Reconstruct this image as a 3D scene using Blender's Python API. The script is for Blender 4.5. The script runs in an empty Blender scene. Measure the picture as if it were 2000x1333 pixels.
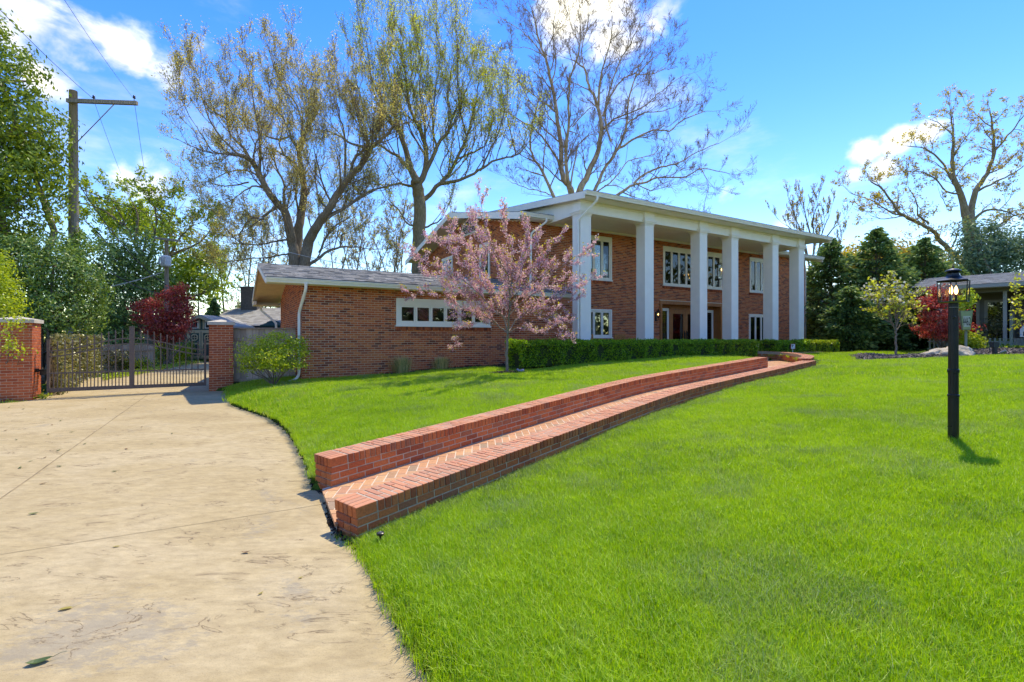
import bpy, math, random
import numpy as np
from mathutils import Vector, Matrix
from mathutils.geometry import delaunay_2d_cdt

random.seed(11)
rng = np.random.default_rng(11)
scene = bpy.context.scene
COL = scene.collection

# ------------------------------------------------------------------ camera, sky, sun, exposure
F, CX, HY, H = 960.0, 1000.0, 661.0, 1.70          # focal length in photo pixels, centre, horizon row, eye height
cam_d = bpy.data.cameras.new('camera')
cam = bpy.data.objects.new('camera', cam_d)
COL.objects.link(cam)
cam.location = (0, 0, H)
cam.rotation_euler = (math.pi / 2, 0, 0)
cam_d.sensor_width = 36.0
cam_d.lens = 36.0 * F / 2000.0
cam_d.shift_y = (HY - 666.5) / 2000.0
cam_d.clip_start = 0.05
cam_d.clip_end = 2000
scene.camera = cam

SUN_AZ, SUN_EL = math.radians(31.6), math.radians(60)
world = bpy.data.worlds.new("World")
scene.world = world
world.use_nodes = True
wn, wl = world.node_tree.nodes, world.node_tree.links
wn.clear()
w_out = wn.new('ShaderNodeOutputWorld')
w_bg = wn.new('ShaderNodeBackground')
w_bg.inputs['Strength'].default_value = 0.15
sky = wn.new('ShaderNodeTexSky')
sky.sky_type = 'NISHITA'
sky.sun_disc = False
sky.sun_elevation = SUN_EL
sky.sun_rotation = SUN_AZ
sky.air_density = 1.0
sky.dust_density = 0.05
sky.ozone_density = 2.2
hsv = wn.new('ShaderNodeHueSaturation')
hsv.inputs['Saturation'].default_value = 1.42
hsv.inputs['Hue'].default_value = 0.521
hsv.inputs['Value'].default_value = 1.0
wl.new(sky.outputs['Color'], hsv.inputs['Color'])
tc = wn.new('ShaderNodeTexCoord')


def wmath(op, a, b=None, c=None):
    n = wn.new('ShaderNodeMath')
    n.operation = op
    for i, v in enumerate((a, b, c)):
        if v is None:
            continue
        if isinstance(v, (int, float)):
            n.inputs[i].default_value = v
        else:
            wl.new(v, n.inputs[i])
    return n.outputs[0]


def wsmooth(x, lo, hi, a=0.0, b=1.0):
    n = wn.new('ShaderNodeMapRange')
    n.interpolation_type = 'SMOOTHSTEP'
    n.inputs['From Min'].default_value = lo
    n.inputs['From Max'].default_value = hi
    n.inputs['To Min'].default_value = a
    n.inputs['To Max'].default_value = b
    wl.new(x, n.inputs['Value'])
    return n.outputs['Result']


# clouds: where they hang in the sky (direction and angular radius), torn by noise
CLOUDS = [(60, 45, 120, 1), (150, 100, 130, 1), (110, 150, 90, 1), (235, 110, 95, 1), (320, 150, 70, .9), (20, 10, 90, 1), (300, 360, 85, .9), (370, 385, 60, .8), (250, 355, 40, .6),
          (1100, 10, 130, 1), (1200, 40, 110, .9), (1300, 15, 80, 1), (1060, 60, 60, .6), (1400, 50, 60, .45), (1270, 80, 60, .6),
          (1755, 275, 55, 1), (1690, 295, 50, .95), (1815, 268, 50, .9), (1720, 335, 50, .95), (1670, 345, 40, .8), (1850, 320, 90, .7), (1930, 330, 80, .7),
          (1510, 385, 45, .7), (1545, 385, 40, .7), (1440, 383, 50, .6), (1540, 425, 50, .7), (1800, 470, 60, .6), (1940, 450, 90, .6), (1120, 395, 60, .5),
          (560, 460, 90, .55), (60, 450, 110, .7), (720, 435, 28, .8), (460, 110, 110, .35), (-220, 250, 260, .9), (2300, 200, 240, .9), (1500, -420, 260, .8), (500, -500, 260, .7)]
dirs = []
for (px, py, r, s) in CLOUDS:
    v = Vector(((px - CX) / F, 1.0, (HY - py) / F))
    dirs.append((v.normalized(), 0.98 * r / F / v.length, s))
for k in range(16):
    a = math.radians(70 + 220 * k / 15.0)
    e = math.radians(8 + 47 * ((k * 7) % 16) / 16.0)
    dirs.append((Vector((math.sin(a) * math.cos(e), math.cos(a) * math.cos(e), math.sin(e))), 0.16 + 0.1 * ((k * 5) % 7) / 7, 0.85))
mask = None
for d, r, s in dirs:
    dist = wn.new('ShaderNodeVectorMath')
    dist.operation = 'DISTANCE'
    wl.new(tc.outputs['Generated'], dist.inputs[0])
    dist.inputs[1].default_value = d
    m = wmath('MULTIPLY', wsmooth(dist.outputs['Value'], r * 1.35, 0.0), s)
    mask = m if mask is None else wmath('MAXIMUM', mask, m)
wmap = wn.new('ShaderNodeMapping')
wmap.inputs['Scale'].default_value = (1, 1, 1.7)
wl.new(tc.outputs['Generated'], wmap.inputs['Vector'])
nz = wn.new('ShaderNodeTexNoise')
nz.inputs['Scale'].default_value = 9.0
nz.inputs['Detail'].default_value = 9.0
nz.inputs['Roughness'].default_value = 0.56
nz.inputs['Distortion'].default_value = 0.25
wl.new(wmap.outputs['Vector'], nz.inputs['Vector'])
dens = wmath('ADD', mask, wmath('MULTIPLY', wmath('SUBTRACT', nz.outputs['Fac'], 0.5), 2.3))
dens = wsmooth(dens, 0.45, 1.15)
# thin cirrus everywhere
cmap = wn.new('ShaderNodeMapping')
cmap.inputs['Scale'].default_value = (2.0, 1.0, 5.0)
cmap.inputs['Rotation'].default_value = (0, 0.6, 0)
wl.new(tc.outputs['Generated'], cmap.inputs['Vector'])
cn = wn.new('ShaderNodeTexNoise')
cn.inputs['Scale'].default_value = 2.2
cn.inputs['Detail'].default_value = 8.0
cn.inputs['Roughness'].default_value = 0.6
wl.new(cmap.outputs['Vector'], cn.inputs['Vector'])
cir = wsmooth(cn.outputs['Fac'], 0.52, 0.80, 0.0, 0.34)
dens = wmath('MAXIMUM', dens, cir)
shade = wsmooth(nz.outputs['Fac'], 0.35, 0.75, 3.3, 4.7)
ccol = wn.new('ShaderNodeCombineColor')
wl.new(wmath('MULTIPLY', shade, 0.96), ccol.inputs[0])
wl.new(wmath('MULTIPLY', shade, 0.99), ccol.inputs[1])
wl.new(wmath('MULTIPLY', shade, 1.04), ccol.inputs[2])
wmix = wn.new('ShaderNodeMix')
wmix.data_type = 'RGBA'
wl.new(dens, wmix.inputs['Factor'])
wl.new(hsv.outputs['Color'], wmix.inputs[6])
wl.new(ccol.outputs[0], wmix.inputs[7])
wl.new(wmix.outputs[2], w_bg.inputs['Color'])
wl.new(w_bg.outputs[0], w_out.inputs['Surface'])

sun_d = bpy.data.lights.new('sun', 'SUN')
sun_d.energy = 2.0
sun_d.angle = math.radians(0.53)
sun_d.color = (1.0, 0.96, 0.89)
sun = bpy.data.objects.new('sun', sun_d)
COL.objects.link(sun)
SUN_DIR = Vector((math.sin(SUN_AZ) * math.cos(SUN_EL), math.cos(SUN_AZ) * math.cos(SUN_EL), math.sin(SUN_EL)))
sun.location = SUN_DIR * 60
sun.rotation_euler = SUN_DIR.to_track_quat('Z', 'Y').to_euler()

scene.view_settings.view_transform = 'Standard'
scene.view_settings.look = 'None'
scene.view_settings.gamma = 1.0
scene.view_settings.use_curve_mapping = False
scene.view_settings.exposure = 1.38
scene.view_settings.use_white_balance = True
scene.view_settings.white_balance_temperature = 8100
scene.view_settings.white_balance_tint = 4.0
scene.render.engine = 'CYCLES'
scene.cycles.max_bounces = 8
scene.cycles.transparent_max_bounces = 12
scene.cycles.use_denoising = True
scene.cycles.caustics_reflective = False
scene.cycles.caustics_refractive = False

# ------------------------------------------------------------------ helpers: geometry
UP = Vector((0, 0, 1))
TH = math.atan2(0.5038, 0.8638)                     # the house stands turned by this angle
CT, ST = math.cos(TH), math.sin(TH)


def PX(px, py, Z):
    """the point at distance Z that the photo shows at pixel px, py"""
    return Vector(((px - CX) / F * Z, Z, H + (HY - py) / F * Z))


def hw(u, v, z=0.0):
    """house coordinates (along the front, back from the front, height over the eye) to the world"""
    return Vector((CT * u - ST * v, ST * u + CT * v, H + z))


def to_uv(X, Y):
    return CT * X + ST * Y, -ST * X + CT * Y


class MB:
    """collects polygons and builds ONE mesh object; every face carries a random number in the attribute rnd"""
    def __init__(s):
        s.V, s.Fc, s.R, s.M, s.n = [], [], [], [], 0

    def add(s, V, Fc, R=None, m=0):
        V = np.asarray(V, dtype=np.float64).reshape(-1, 3)
        Fc = np.asarray(Fc, dtype=np.int64)
        if Fc.ndim == 1:
            Fc = Fc.reshape(1, -1)
        s.V.append(V)
        s.Fc.append(Fc + s.n)
        k = len(Fc)
        if R is None:
            R = np.full(k, random.random())
        elif np.isscalar(R):
            R = np.full(k, float(R))
        s.R.append(np.asarray(R, dtype=np.float32))
        s.M.append(np.full(k, m, dtype=np.int32))
        s.n += len(V)

    def boxes(s, C, U, V, W, R=None, m=0):
        C = np.atleast_2d(np.asarray(C, float))
        n = len(C)
        U, V, W = (np.broadcast_to(np.atleast_2d(np.asarray(a, float)), (n, 3)) for a in (U, V, W))
        vs = []
        for a, b, c in ((-1, -1, -1), (1, -1, -1), (1, 1, -1), (-1, 1, -1), (-1, -1, 1), (1, -1, 1), (1, 1, 1), (-1, 1, 1)):
            vs.append(C + a * U + b * V + c * W)
        vs = np.stack(vs, 1).reshape(-1, 3)
        q = np.array([(0, 3, 2, 1), (4, 5, 6, 7), (0, 1, 5, 4), (1, 2, 6, 5), (2, 3, 7, 6), (3, 0, 4, 7)])
        fc = (q[None] + 8 * np.arange(n)[:, None, None]).reshape(-1, 4)
        if R is None:
            R = rng.random(n)
        R = np.repeat(np.broadcast_to(np.asarray(R, float).ravel(), (n,)), 6)
        s.add(vs, fc, R, m)

    def box(s, x0, x1, y0, y1, z0, z1, r=None, m=0):
        s.boxes([((x0 + x1) / 2, (y0 + y1) / 2, (z0 + z1) / 2)], ((x1 - x0) / 2, 0, 0), (0, (y1 - y0) / 2, 0), (0, 0, (z1 - z0) / 2), None if r is None else [r], m)

    def prism(s, pts, off, r=None, m=0):
        """a planar polygon pushed along the vector off"""
        p = np.asarray([tuple(q) for q in pts], float)
        n = len(p)
        o = np.asarray(tuple(off), float)
        V = np.concatenate([p, p + o])
        if r is None:
            r = random.random()
        s.add(V, [list(range(n))[::-1]], r, m)
        k = s.n - 2 * n
        s.add(np.zeros((0, 3)), [[k + n + i - s.n for i in range(n)]], r, m)
        s.add(np.zeros((0, 3)), [[k + i - s.n, k + (i + 1) % n - s.n, k + n + (i + 1) % n - s.n, k + n + i - s.n] for i in range(n)], r, m)

    def sweep(s, prof, path, r=None, m=0, closed=True, cap=True, up=UP):
        """profile points (side, up) swept along a polyline"""
        path = [Vector(p) for p in path]
        rings = []
        for i, p in enumerate(path):
            t = (path[min(i + 1, len(path) - 1)] - path[max(i - 1, 0)]).normalized()
            side = t.cross(up)
            if side.length < 1e-4:
                side = Vector((1, 0, 0))
            side.normalize()
            w = side.cross(t).normalized()
            rings.append([p + side * a + w * b for a, b in prof])
        n = len(prof)
        V = [tuple(q) for R_ in rings for q in R_]
        fc = []
        for i in range(len(path) - 1):
            for j in range(n if closed else n - 1):
                a, b = i * n + j, i * n + (j + 1) % n
                fc.append((a, b, b + n, a + n))
        if r is None:
            r = random.random()
        s.add(V, fc, r, m)
        if cap and closed:
            s.add(np.zeros((0, 3)), [[j - len(V) for j in range(n)][::-1]], r, m)
            s.add(np.zeros((0, 3)), [[(len(path) - 1) * n + j - len(V) for j in range(n)]], r, m)

    def tube(s, pts, rad, k=8, r=None, m=0):
        pts = np.asarray([tuple(p) for p in pts], float)
        rad = np.broadcast_to(np.asarray(rad, float), (len(pts),))
        t = np.gradient(pts, axis=0)
        t /= np.linalg.norm(t, axis=1, keepdims=True) + 1e-12
        mt = np.abs(t).mean(0)
        ref = np.zeros(3)
        ref[int(np.argmin(mt))] = 1
        n1 = np.cross(t, ref)
        n1 /= np.linalg.norm(n1, axis=1, keepdims=True) + 1e-12
        n2 = np.cross(t, n1)
        a = np.arange(k) * 2 * math.pi / k
        V = pts[:, None] + rad[:, None, None] * (np.cos(a)[None, :, None] * n1[:, None] + np.sin(a)[None, :, None] * n2[:, None])
        i = np.arange(len(pts) - 1)[:, None] * k
        j = np.arange(k)[None]
        j2 = (j + 1) % k
        fc = np.stack([i + j, i + j2, i + k + j2, i + k + j], -1).reshape(-1, 4)
        if r is None:
            r = random.random()
        s.add(V.reshape(-1, 3), fc, r, m)
        if k > 3:
            s.add(np.zeros((0, 3)), [[-len(pts) * k + q for q in range(k)]], r, m)
            s.add(np.zeros((0, 3)), [[-k + q for q in range(k)][::-1]], r, m)

    def lathe(s, prof, c, k=16, r=None, m=0):
        """(radius, height) profile turned round the vertical through c"""
        a = np.arange(k) * 2 * math.pi / k
        V = np.array([[(c[0] + R_ * math.cos(q), c[1] + R_ * math.sin(q), c[2] + z) for q in a] for R_, z in prof]).reshape(-1, 3)
        fc = [(i * k + j, i * k + (j + 1) % k, (i + 1) * k + (j + 1) % k, (i + 1) * k + j) for i in range(len(prof) - 1) for j in range(k)]
        s.add(V, fc, random.random() if r is None else r, m)

    def leaves(s, P, size, aspect=0.5, up=0.0, A=None, R=None, m=0):
        """one rhombic leaf at each point"""
        P = np.asarray(P, float)
        n = len(P)
        if n == 0:
            return
        if A is None:
            A = rng.normal(size=(n, 3))
        A = A + np.array([0, 0, up])
        A = A / (np.linalg.norm(A, axis=1, keepdims=True) + 1e-9)
        B = np.cross(A, rng.normal(size=(n, 3)))
        B /= np.linalg.norm(B, axis=1, keepdims=True) + 1e-9
        L = (np.asarray(size) * rng.uniform(0.7, 1.3, n))[:, None]
        V = np.stack([P - A * L * 0.5, P + B * L * aspect * 0.5, P + A * L * 0.5, P - B * L * aspect * 0.5], 1).reshape(-1, 3)
        fc = (np.arange(4)[None] + 4 * np.arange(n)[:, None])
        s.add(V, fc, rng.random(n) if R is None else R, m)

    def mesh(s, name, p0=(0, 0, 0), smooth=False):
        V = np.concatenate(s.V) - np.asarray(tuple(p0), float)
        me = bpy.data.meshes.new(name)
        me.vertices.add(len(V))
        me.vertices.foreach_set('co', V.astype(np.float32).ravel())
        loops = np.concatenate([f.ravel() for f in s.Fc])
        tot = np.concatenate([np.full(len(f), f.shape[1]) for f in s.Fc])
        start = np.concatenate([[0], np.cumsum(tot)[:-1]])
        me.loops.add(len(loops))
        me.loops.foreach_set('vertex_index', loops.astype(np.int32))
        me.polygons.add(len(tot))
        me.polygons.foreach_set('loop_start', start.astype(np.int32))
        me.polygons.foreach_set('loop_total', tot.astype(np.int32))
        me.polygons.foreach_set('material_index', np.concatenate(s.M))
        me.polygons.foreach_set('use_smooth', np.full(len(tot), bool(smooth)))
        at = me.attributes.new('rnd', 'FLOAT', 'FACE')
        at.data.foreach_set('value', np.concatenate(s.R))
        me.update(calc_edges=True)
        me.validate()
        return me


BASE = {}


def thing(name, label, cat, p0, rot=0.0, group=None):
    """an Empty at the base of a thing; p0 is given in the frame that is turned by rot"""
    o = bpy.data.objects.new(name, None)
    COL.objects.link(o)
    p0 = Vector(p0)
    o.location = Matrix.Rotation(rot, 3, 'Z') @ p0
    o.rotation_euler = (0, 0, rot)
    o.empty_display_size = 0.2
    o['label'] = label
    o['category'] = cat
    if group:
        o['group'] = group
    BASE[o.name] = p0
    return o


def tag(o, label=None, cat=None, group=None, kind=None):
    for k, v in (('label', label), ('category', cat), ('group', group), ('kind', kind)):
        if v:
            o[k] = v
    return o


def part(name, mb, mats, parent, smooth=False, kind=None, label=None):
    p0 = BASE[parent.name]
    o = bpy.data.objects.new(name, mb.mesh(name, p0, smooth))
    for m in (mats if isinstance(mats, (list, tuple)) else [mats]):
        o.data.materials.append(m)
    COL.objects.link(o)
    o.parent = parent
    BASE[o.name] = p0
    tag(o, label=label, kind=kind)
    return o


def single(name, mb, mats, label=None, cat=None, group=None, kind=None, smooth=False, origin=None):
    """a top-level object that is one mesh, its origin at its base"""
    V = np.concatenate(mb.V)
    p0 = origin if origin is not None else ((V[:, 0].min() + V[:, 0].max()) / 2, (V[:, 1].min() + V[:, 1].max()) / 2, V[:, 2].min())
    o = bpy.data.objects.new(name, mb.mesh(name, p0, smooth))
    for m in (mats if isinstance(mats, (list, tuple)) else [mats]):
        o.data.materials.append(m)
    o.location = p0
    COL.objects.link(o)
    BASE[o.name] = Vector(p0)
    return tag(o, label, cat, group, kind)


def copy_tree(o, parent=None):
    c = o.copy()
    COL.objects.link(c)
    if parent is not None:
        c.parent = parent
    BASE[c.name] = BASE[o.name]
    for ch in list(o.children):
        copy_tree(ch, c)
    return c


# ------------------------------------------------------------------ helpers: materials
def node_mat(name):
    m = bpy.data.materials.new(name)
    m.use_nodes = True
    nt = m.node_tree
    return m, nt, nt.nodes, nt.links, nt.nodes['Principled BSDF']


def ramp(ns, cols, interp='LINEAR'):
    r = ns.new('ShaderNodeValToRGB')
    r.color_ramp.interpolation = interp
    el = r.color_ramp.elements
    while len(el) < len(cols):
        el.new(0.5)
    for i, c in enumerate(cols):
        if len(c) == 4:
            el[i].position = c[3]
        else:
            el[i].position = i / max(1, len(cols) - (0 if interp == 'CONSTANT' else 1))
        el[i].color = (c[0], c[1], c[2], 1)
    return r


def noise(ns, ls, scale, detail=6, rough=0.55, vec=None, stretch=None, dist=0.0, coord='Object'):
    t = ns.new('ShaderNodeTexCoord')
    v = t.outputs[coord]
    if stretch:
        mp = ns.new('ShaderNodeMapping')
        mp.inputs['Scale'].default_value = stretch
        ls.new(v, mp.inputs['Vector'])
        v = mp.outputs['Vector']
    n = ns.new('ShaderNodeTexNoise')
    n.inputs['Scale'].default_value = scale
    n.inputs['Detail'].default_value = detail
    n.inputs['Roughness'].default_value = rough
    n.inputs['Distortion'].default_value = dist
    ls.new(v, n.inputs['Vector'])
    return n.outputs['Fac']


def mixc(ns, ls, fac, a, b, mode='MIX'):
    m = ns.new('ShaderNodeMix')
    m.data_type = 'RGBA'
    m.blend_type = mode
    for sock, v in ((m.inputs['Factor'], fac), (m.inputs[6], a), (m.inputs[7], b)):
        if isinstance(v, (int, float)):
            sock.default_value = v
        elif isinstance(v, tuple):
            sock.default_value = (v[0], v[1], v[2], 1)
        else:
            ls.new(v, sock)
    return m.outputs[2]


def mrange(ns, ls, x, lo, hi, a=0.0, b=1.0):
    n = ns.new('ShaderNodeMapRange')
    n.interpolation_type = 'SMOOTHSTEP'
    for k, v in (('From Min', lo), ('From Max', hi), ('To Min', a), ('To Max', b)):
        n.inputs[k].default_value = v
    ls.new(x, n.inputs['Value'])
    return n.outputs['Result']


def attr(ns, name='rnd'):
    a = ns.new('ShaderNodeAttribute')
    a.attribute_name = name
    return a.outputs['Fac']


def bump(ns, ls, bsdf, h, strength=0.3, dist=0.01):
    b = ns.new('ShaderNodeBump')
    b.inputs['Strength'].default_value = strength
    b.inputs['Distance'].default_value = dist
    ls.new(h, b.inputs['Height'])
    ls.new(b.outputs['Normal'], bsdf.inputs['Normal'])


def plain(name, col, rough=0.6, var=0.12, scale=6.0, bmp=0.15, metal=0.0, stretch=None, spec=0.4, dirt=None):
    """one colour, a little uneven, with fine relief"""
    m, nt, ns, ls, b = node_mat(name)
    n = noise(ns, ls, scale, stretch=stretch)
    lo = tuple(c * (1 - var) for c in col)
    hi = tuple(min(1, c * (1 + var)) for c in col)
    c = ramp(ns, [lo + (0.3,), hi + (0.7,)])
    ls.new(n, c.inputs['Fac'])
    out = c.outputs['Color']
    if dirt:
        n2 = noise(ns, ls, 1.7, 8, 0.65)
        out = mixc(ns, ls, mrange(ns, ls, n2, 0.5, 0.75, 0, 0.5), out, dirt)
    ls.new(out, b.inputs['Base Color'])
    b.inputs['Roughness'].default_value = rough
    b.inputs['Metallic'].default_value = metal
    b.inputs['Specular IOR Level'].default_value = spec
    if bmp:
        n3 = noise(ns, ls, scale * 6, 4, stretch=stretch)
        bump(ns, ls, b, n3, bmp, 0.004)
    return m


def pieces_mat(name, cols, rough=0.8, grain=60.0, bmp=0.4, var=0.25, stain=None, interp='LINEAR', stretch=None, spec=0.25, sunlit_top=None):
    """pieces that differ one from the next (bricks, shingles, boards): colour by the piece's own number"""
    m, nt, ns, ls, b = node_mat(name)
    r = ramp(ns, cols, interp)
    ls.new(attr(ns), r.inputs['Fac'])
    n = noise(ns, ls, grain, 5, stretch=stretch)
    g = ramp(ns, [(1 - var, 1 - var, 1 - var, 0.3), (1 + var * .6, 1 + var * .6, 1 + var * .6, 0.7)])
    ls.new(n, g.inputs['Fac'])
    out = mixc(ns, ls, 1.0, r.outputs['Color'], g.outputs['Color'], 'MULTIPLY')
    if stain:
        n2 = noise(ns, ls, stain[1], 8, 0.65)
        out = mixc(ns, ls, mrange(ns, ls, n2, stain[2], stain[2] + 0.16, 0, stain[3]), out, stain[0])
    if sunlit_top:                                       # sunlit look put into the colour: upward faces mixed paler
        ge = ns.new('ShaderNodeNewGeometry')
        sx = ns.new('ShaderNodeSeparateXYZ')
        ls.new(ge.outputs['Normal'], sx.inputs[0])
        out = mixc(ns, ls, mrange(ns, ls, sx.outputs['Z'], 0.5, 0.95, 0, sunlit_top[1]), out, sunlit_top[0])
    ls.new(out, b.inputs['Base Color'])
    b.inputs['Roughness'].default_value = rough
    b.inputs['Specular IOR Level'].default_value = spec
    bump(ns, ls, b, n, bmp, 0.004)
    return m


def leaf_mat(name, cols, trans=0.4, gloss=0.06, rough=0.4, tint=1.15):
    m, nt, ns, ls, b = node_mat(name)
    ns.remove(b)
    r = ramp(ns, cols)
    ls.new(attr(ns), r.inputs['Fac'])
    d = ns.new('ShaderNodeBsdfDiffuse')
    t = ns.new('ShaderNodeBsdfTranslucent')
    g = ns.new('ShaderNodeBsdfGlossy')
    g.inputs['Roughness'].default_value = rough
    g.inputs['Color'].default_value = (0.9, 0.95, 0.9, 1)
    ls.new(r.outputs['Color'], d.inputs['Color'])
    tcx = mixc(ns, ls, 1.0, r.outputs['Color'], (tint, tint * 0.98, tint * 0.7), 'MULTIPLY')
    ls.new(tcx, t.inputs['Color'])
    m1 = ns.new('ShaderNodeMixShader')
    m1.inputs[0].default_value = trans
    ls.new(d.outputs[0], m1.inputs[1])
    ls.new(t.outputs[0], m1.inputs[2])
    m2 = ns.new('ShaderNodeMixShader')
    m2.inputs[0].default_value = gloss
    ls.new(m1.outputs[0], m2.inputs[1])
    ls.new(g.outputs[0], m2.inputs[2])
    ls.new(m2.outputs[0], ns['Material Output'].inputs['Surface'])
    return m


def glass_mat(name, tint=(0.75, 0.8, 0.78), refl=1.0):
    m, nt, ns, ls, b = node_mat(name)
    ns.remove(b)
    t = ns.new('ShaderNodeBsdfTransparent')
    t.inputs['Color'].default_value = tint + (1,)
    g = ns.new('ShaderNodeBsdfGlossy')
    g.inputs['Roughness'].default_value = 0.02
    fr = ns.new('ShaderNodeFresnel')
    fr.inputs['IOR'].default_value = 1.5
    mm = ns.new('ShaderNodeMath')
    mm.operation = 'MULTIPLY_ADD'
    mm.use_clamp = True
    mm.inputs[1].default_value = 1.3 * refl
    mm.inputs[2].default_value = 0.02 * refl
    ls.new(fr.outputs[0], mm.inputs[0])
    n = noise(ns, ls, 1.3, 2)
    bp = ns.new('ShaderNodeBump')
    bp.inputs['Strength'].default_value = 0.05
    bp.inputs['Distance'].default_value = 0.02
    ls.new(n, bp.inputs['Height'])
    ls.new(bp.outputs[0], g.inputs['Normal'])
    mx = ns.new('ShaderNodeMixShader')
    ls.new(mm.outputs[0], mx.inputs[0])
    ls.new(t.outputs[0], mx.inputs[1])
    ls.new(g.outputs[0], mx.inputs[2])
    ls.new(mx.outputs[0], ns['Material Output'].inputs['Surface'])
    return m


def glow_mat(name, col, strength):
    m, nt, ns, ls, b = node_mat(name)
    b.inputs['Base Color'].default_value = col + (1,)
    b.inputs['Emission Color'].default_value = col + (1,)
    b.inputs['Emission Strength'].default_value = strength
    return m


M = {}
M['white'] = plain('white_paint', (0.90, 0.85, 0.755), 0.5, 0.03, 3, 0.06)
M['ceiling'] = plain('ceiling_paint', (0.86, 0.79, 0.67), 0.6, 0.03, 3, 0.05)
M['cream'] = plain('cream_window_paint', (0.88, 0.82, 0.70), 0.45, 0.03, 4, 0.05)
M['gutter'] = plain('gutter_metal_white', (0.88, 0.84, 0.75), 0.35, 0.04, 5, 0.04)
M['tan'] = plain('tan_soffit_board', (0.92, 0.74, 0.50), 0.6, 0.05, 4, 0.06)
M['black'] = plain('black_metal', (0.014, 0.014, 0.015), 0.32, 0.25, 14, 0.12, spec=0.5)
M['darkstrip'] = plain('dark_drip_edge', (0.02, 0.02, 0.022), 0.6)
M['bronze'] = plain('bronze_gate_paint', (0.13, 0.095, 0.08), 0.42, 0.12, 10, 0.08)
M['mortar'] = plain('mortar', (0.66, 0.53, 0.39), 0.95, 0.15, 20, 0.4)
M['mortar_grey'] = plain('grey_mortar', (0.47, 0.38, 0.28), 0.95, 0.2, 20, 0.5)
M['brick'] = pieces_mat('house_brick', [(0.20, 0.054, 0.028), (0.33, 0.080, 0.036), (0.48, 0.116, 0.045), (0.57, 0.143, 0.05), (0.61, 0.168, 0.054), (0.64, 0.20, 0.062), (0.53, 0.130, 0.050)],
                        0.85, 45, 0.5, 0.22)
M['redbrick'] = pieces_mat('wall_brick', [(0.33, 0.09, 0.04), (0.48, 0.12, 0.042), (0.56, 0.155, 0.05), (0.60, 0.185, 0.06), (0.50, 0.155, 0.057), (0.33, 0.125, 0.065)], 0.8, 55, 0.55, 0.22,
                           stain=((0.55, 0.44, 0.36), 5.0, 0.63, 0.4), sunlit_top=((0.66, 0.37, 0.24), 0.5))  # cap tops get a painted, sun-bleached-by-light tone over the brick colour
M['pillarbrick'] = pieces_mat('pillar_brick', [(0.38, 0.085, 0.035), (0.50, 0.12, 0.045), (0.56, 0.15, 0.055), (0.52, 0.13, 0.05), (0.34, 0.08, 0.04)], 0.8, 55, 0.5, 0.2)
M['paver'] = pieces_mat('paving_brick', [(0.34, 0.25, 0.165), (0.54, 0.28, 0.14), (0.60, 0.31, 0.16), (0.62, 0.34, 0.17), (0.58, 0.28, 0.15), (0.50, 0.26, 0.155), (0.64, 0.39, 0.20)], 0.85, 50, 0.4, 0.18)
M['shingle'] = pieces_mat('asphalt_shingle', [(0.12, 0.115, 0.105), (0.22, 0.21, 0.19), (0.33, 0.32, 0.29), (0.26, 0.25, 0.225), (0.42, 0.40, 0.365)], 0.95, 120, 0.5, 0.25)
M['oldshingle'] = pieces_mat('weathered_shingle', [(0.28, 0.26, 0.235), (0.38, 0.36, 0.325), (0.46, 0.44, 0.40)], 0.95, 90, 0.5, 0.25)
M['wood'] = pieces_mat('weathered_fence_wood', [(0.36, 0.28, 0.21), (0.46, 0.37, 0.285), (0.55, 0.45, 0.35)], 0.9, 14, 0.5, 0.28, stretch=(6, 6, 0.5))
M['darkwood'] = pieces_mat('brown_fence_wood', [(0.10, 0.065, 0.04), (0.17, 0.115, 0.07)], 0.9, 14, 0.5, 0.28, stretch=(6, 6, 0.5))
M['polewood'] = plain('grey_pole_wood', (0.30, 0.25, 0.20), 0.95, 0.35, 5, 0.6, stretch=(7, 7, 0.35))
M['doorwood'] = plain('oiled_door_wood', (0.42, 0.15, 0.04), 0.4, 0.3, 5, 0.15, stretch=(8, 8, 0.7))
M['chairwood'] = plain('orange_teak', (0.52, 0.23, 0.06), 0.5, 0.2, 8, 0.15)
M['stonecap'] = plain('cast_stone', (0.55, 0.50, 0.42), 0.9, 0.15, 9, 0.4, dirt=(0.3, 0.26, 0.2))
M['glass'] = glass_mat('window_glass')
M['lampglass'] = glass_mat('lantern_glass', (0.93, 0.93, 0.90), 0.45)
M['dark'] = plain('dark_interior', (0.035, 0.035, 0.035), 0.9)
M['room'] = plain('room_wall', (0.16, 0.15, 0.13), 0.9)
M['shutter'] = plain('shutter_louvre', (0.50, 0.52, 0.46), 0.5, 0.05)
M['green_shutter'] = plain('green_blind', (0.30, 0.40, 0.26), 0.5, 0.08)
M['curtain'] = plain('pale_curtain', (0.42, 0.47, 0.40), 0.8, 0.15, 5, 0.2, stretch=(20, 20, 0.4))
M['bulb'] = glow_mat('lit_bulb', (1.0, 0.62, 0.25), 3.0)
M['candle'] = plain('candle_sleeve', (0.75, 0.68, 0.5), 0.5)
M['bark'] = plain('grey_brown_bark', (0.21, 0.165, 0.12), 0.95, 0.45, 5, 0.8, stretch=(4, 4, 0.8))
M['bark_moss'] = plain('mossy_bark', (0.22, 0.18, 0.11), 0.95, 0.4, 4, 0.8, stretch=(4, 4, 0.8), dirt=(0.16, 0.17, 0.05))
M['bark_pale'] = plain('sycamore_bark', (0.42, 0.33, 0.23), 0.9, 0.45, 2.2, 0.5, stretch=(2, 2, 0.8))
M['bark_redbud'] = plain('redbud_bark', (0.26, 0.20, 0.15), 0.9, 0.35, 10, 0.6, stretch=(3, 3, 1))
M['twig'] = plain('dark_twig', (0.20, 0.145, 0.10), 0.9)
M['twig_pale'] = plain('tan_twig', (0.30, 0.22, 0.15), 0.9)
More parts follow.
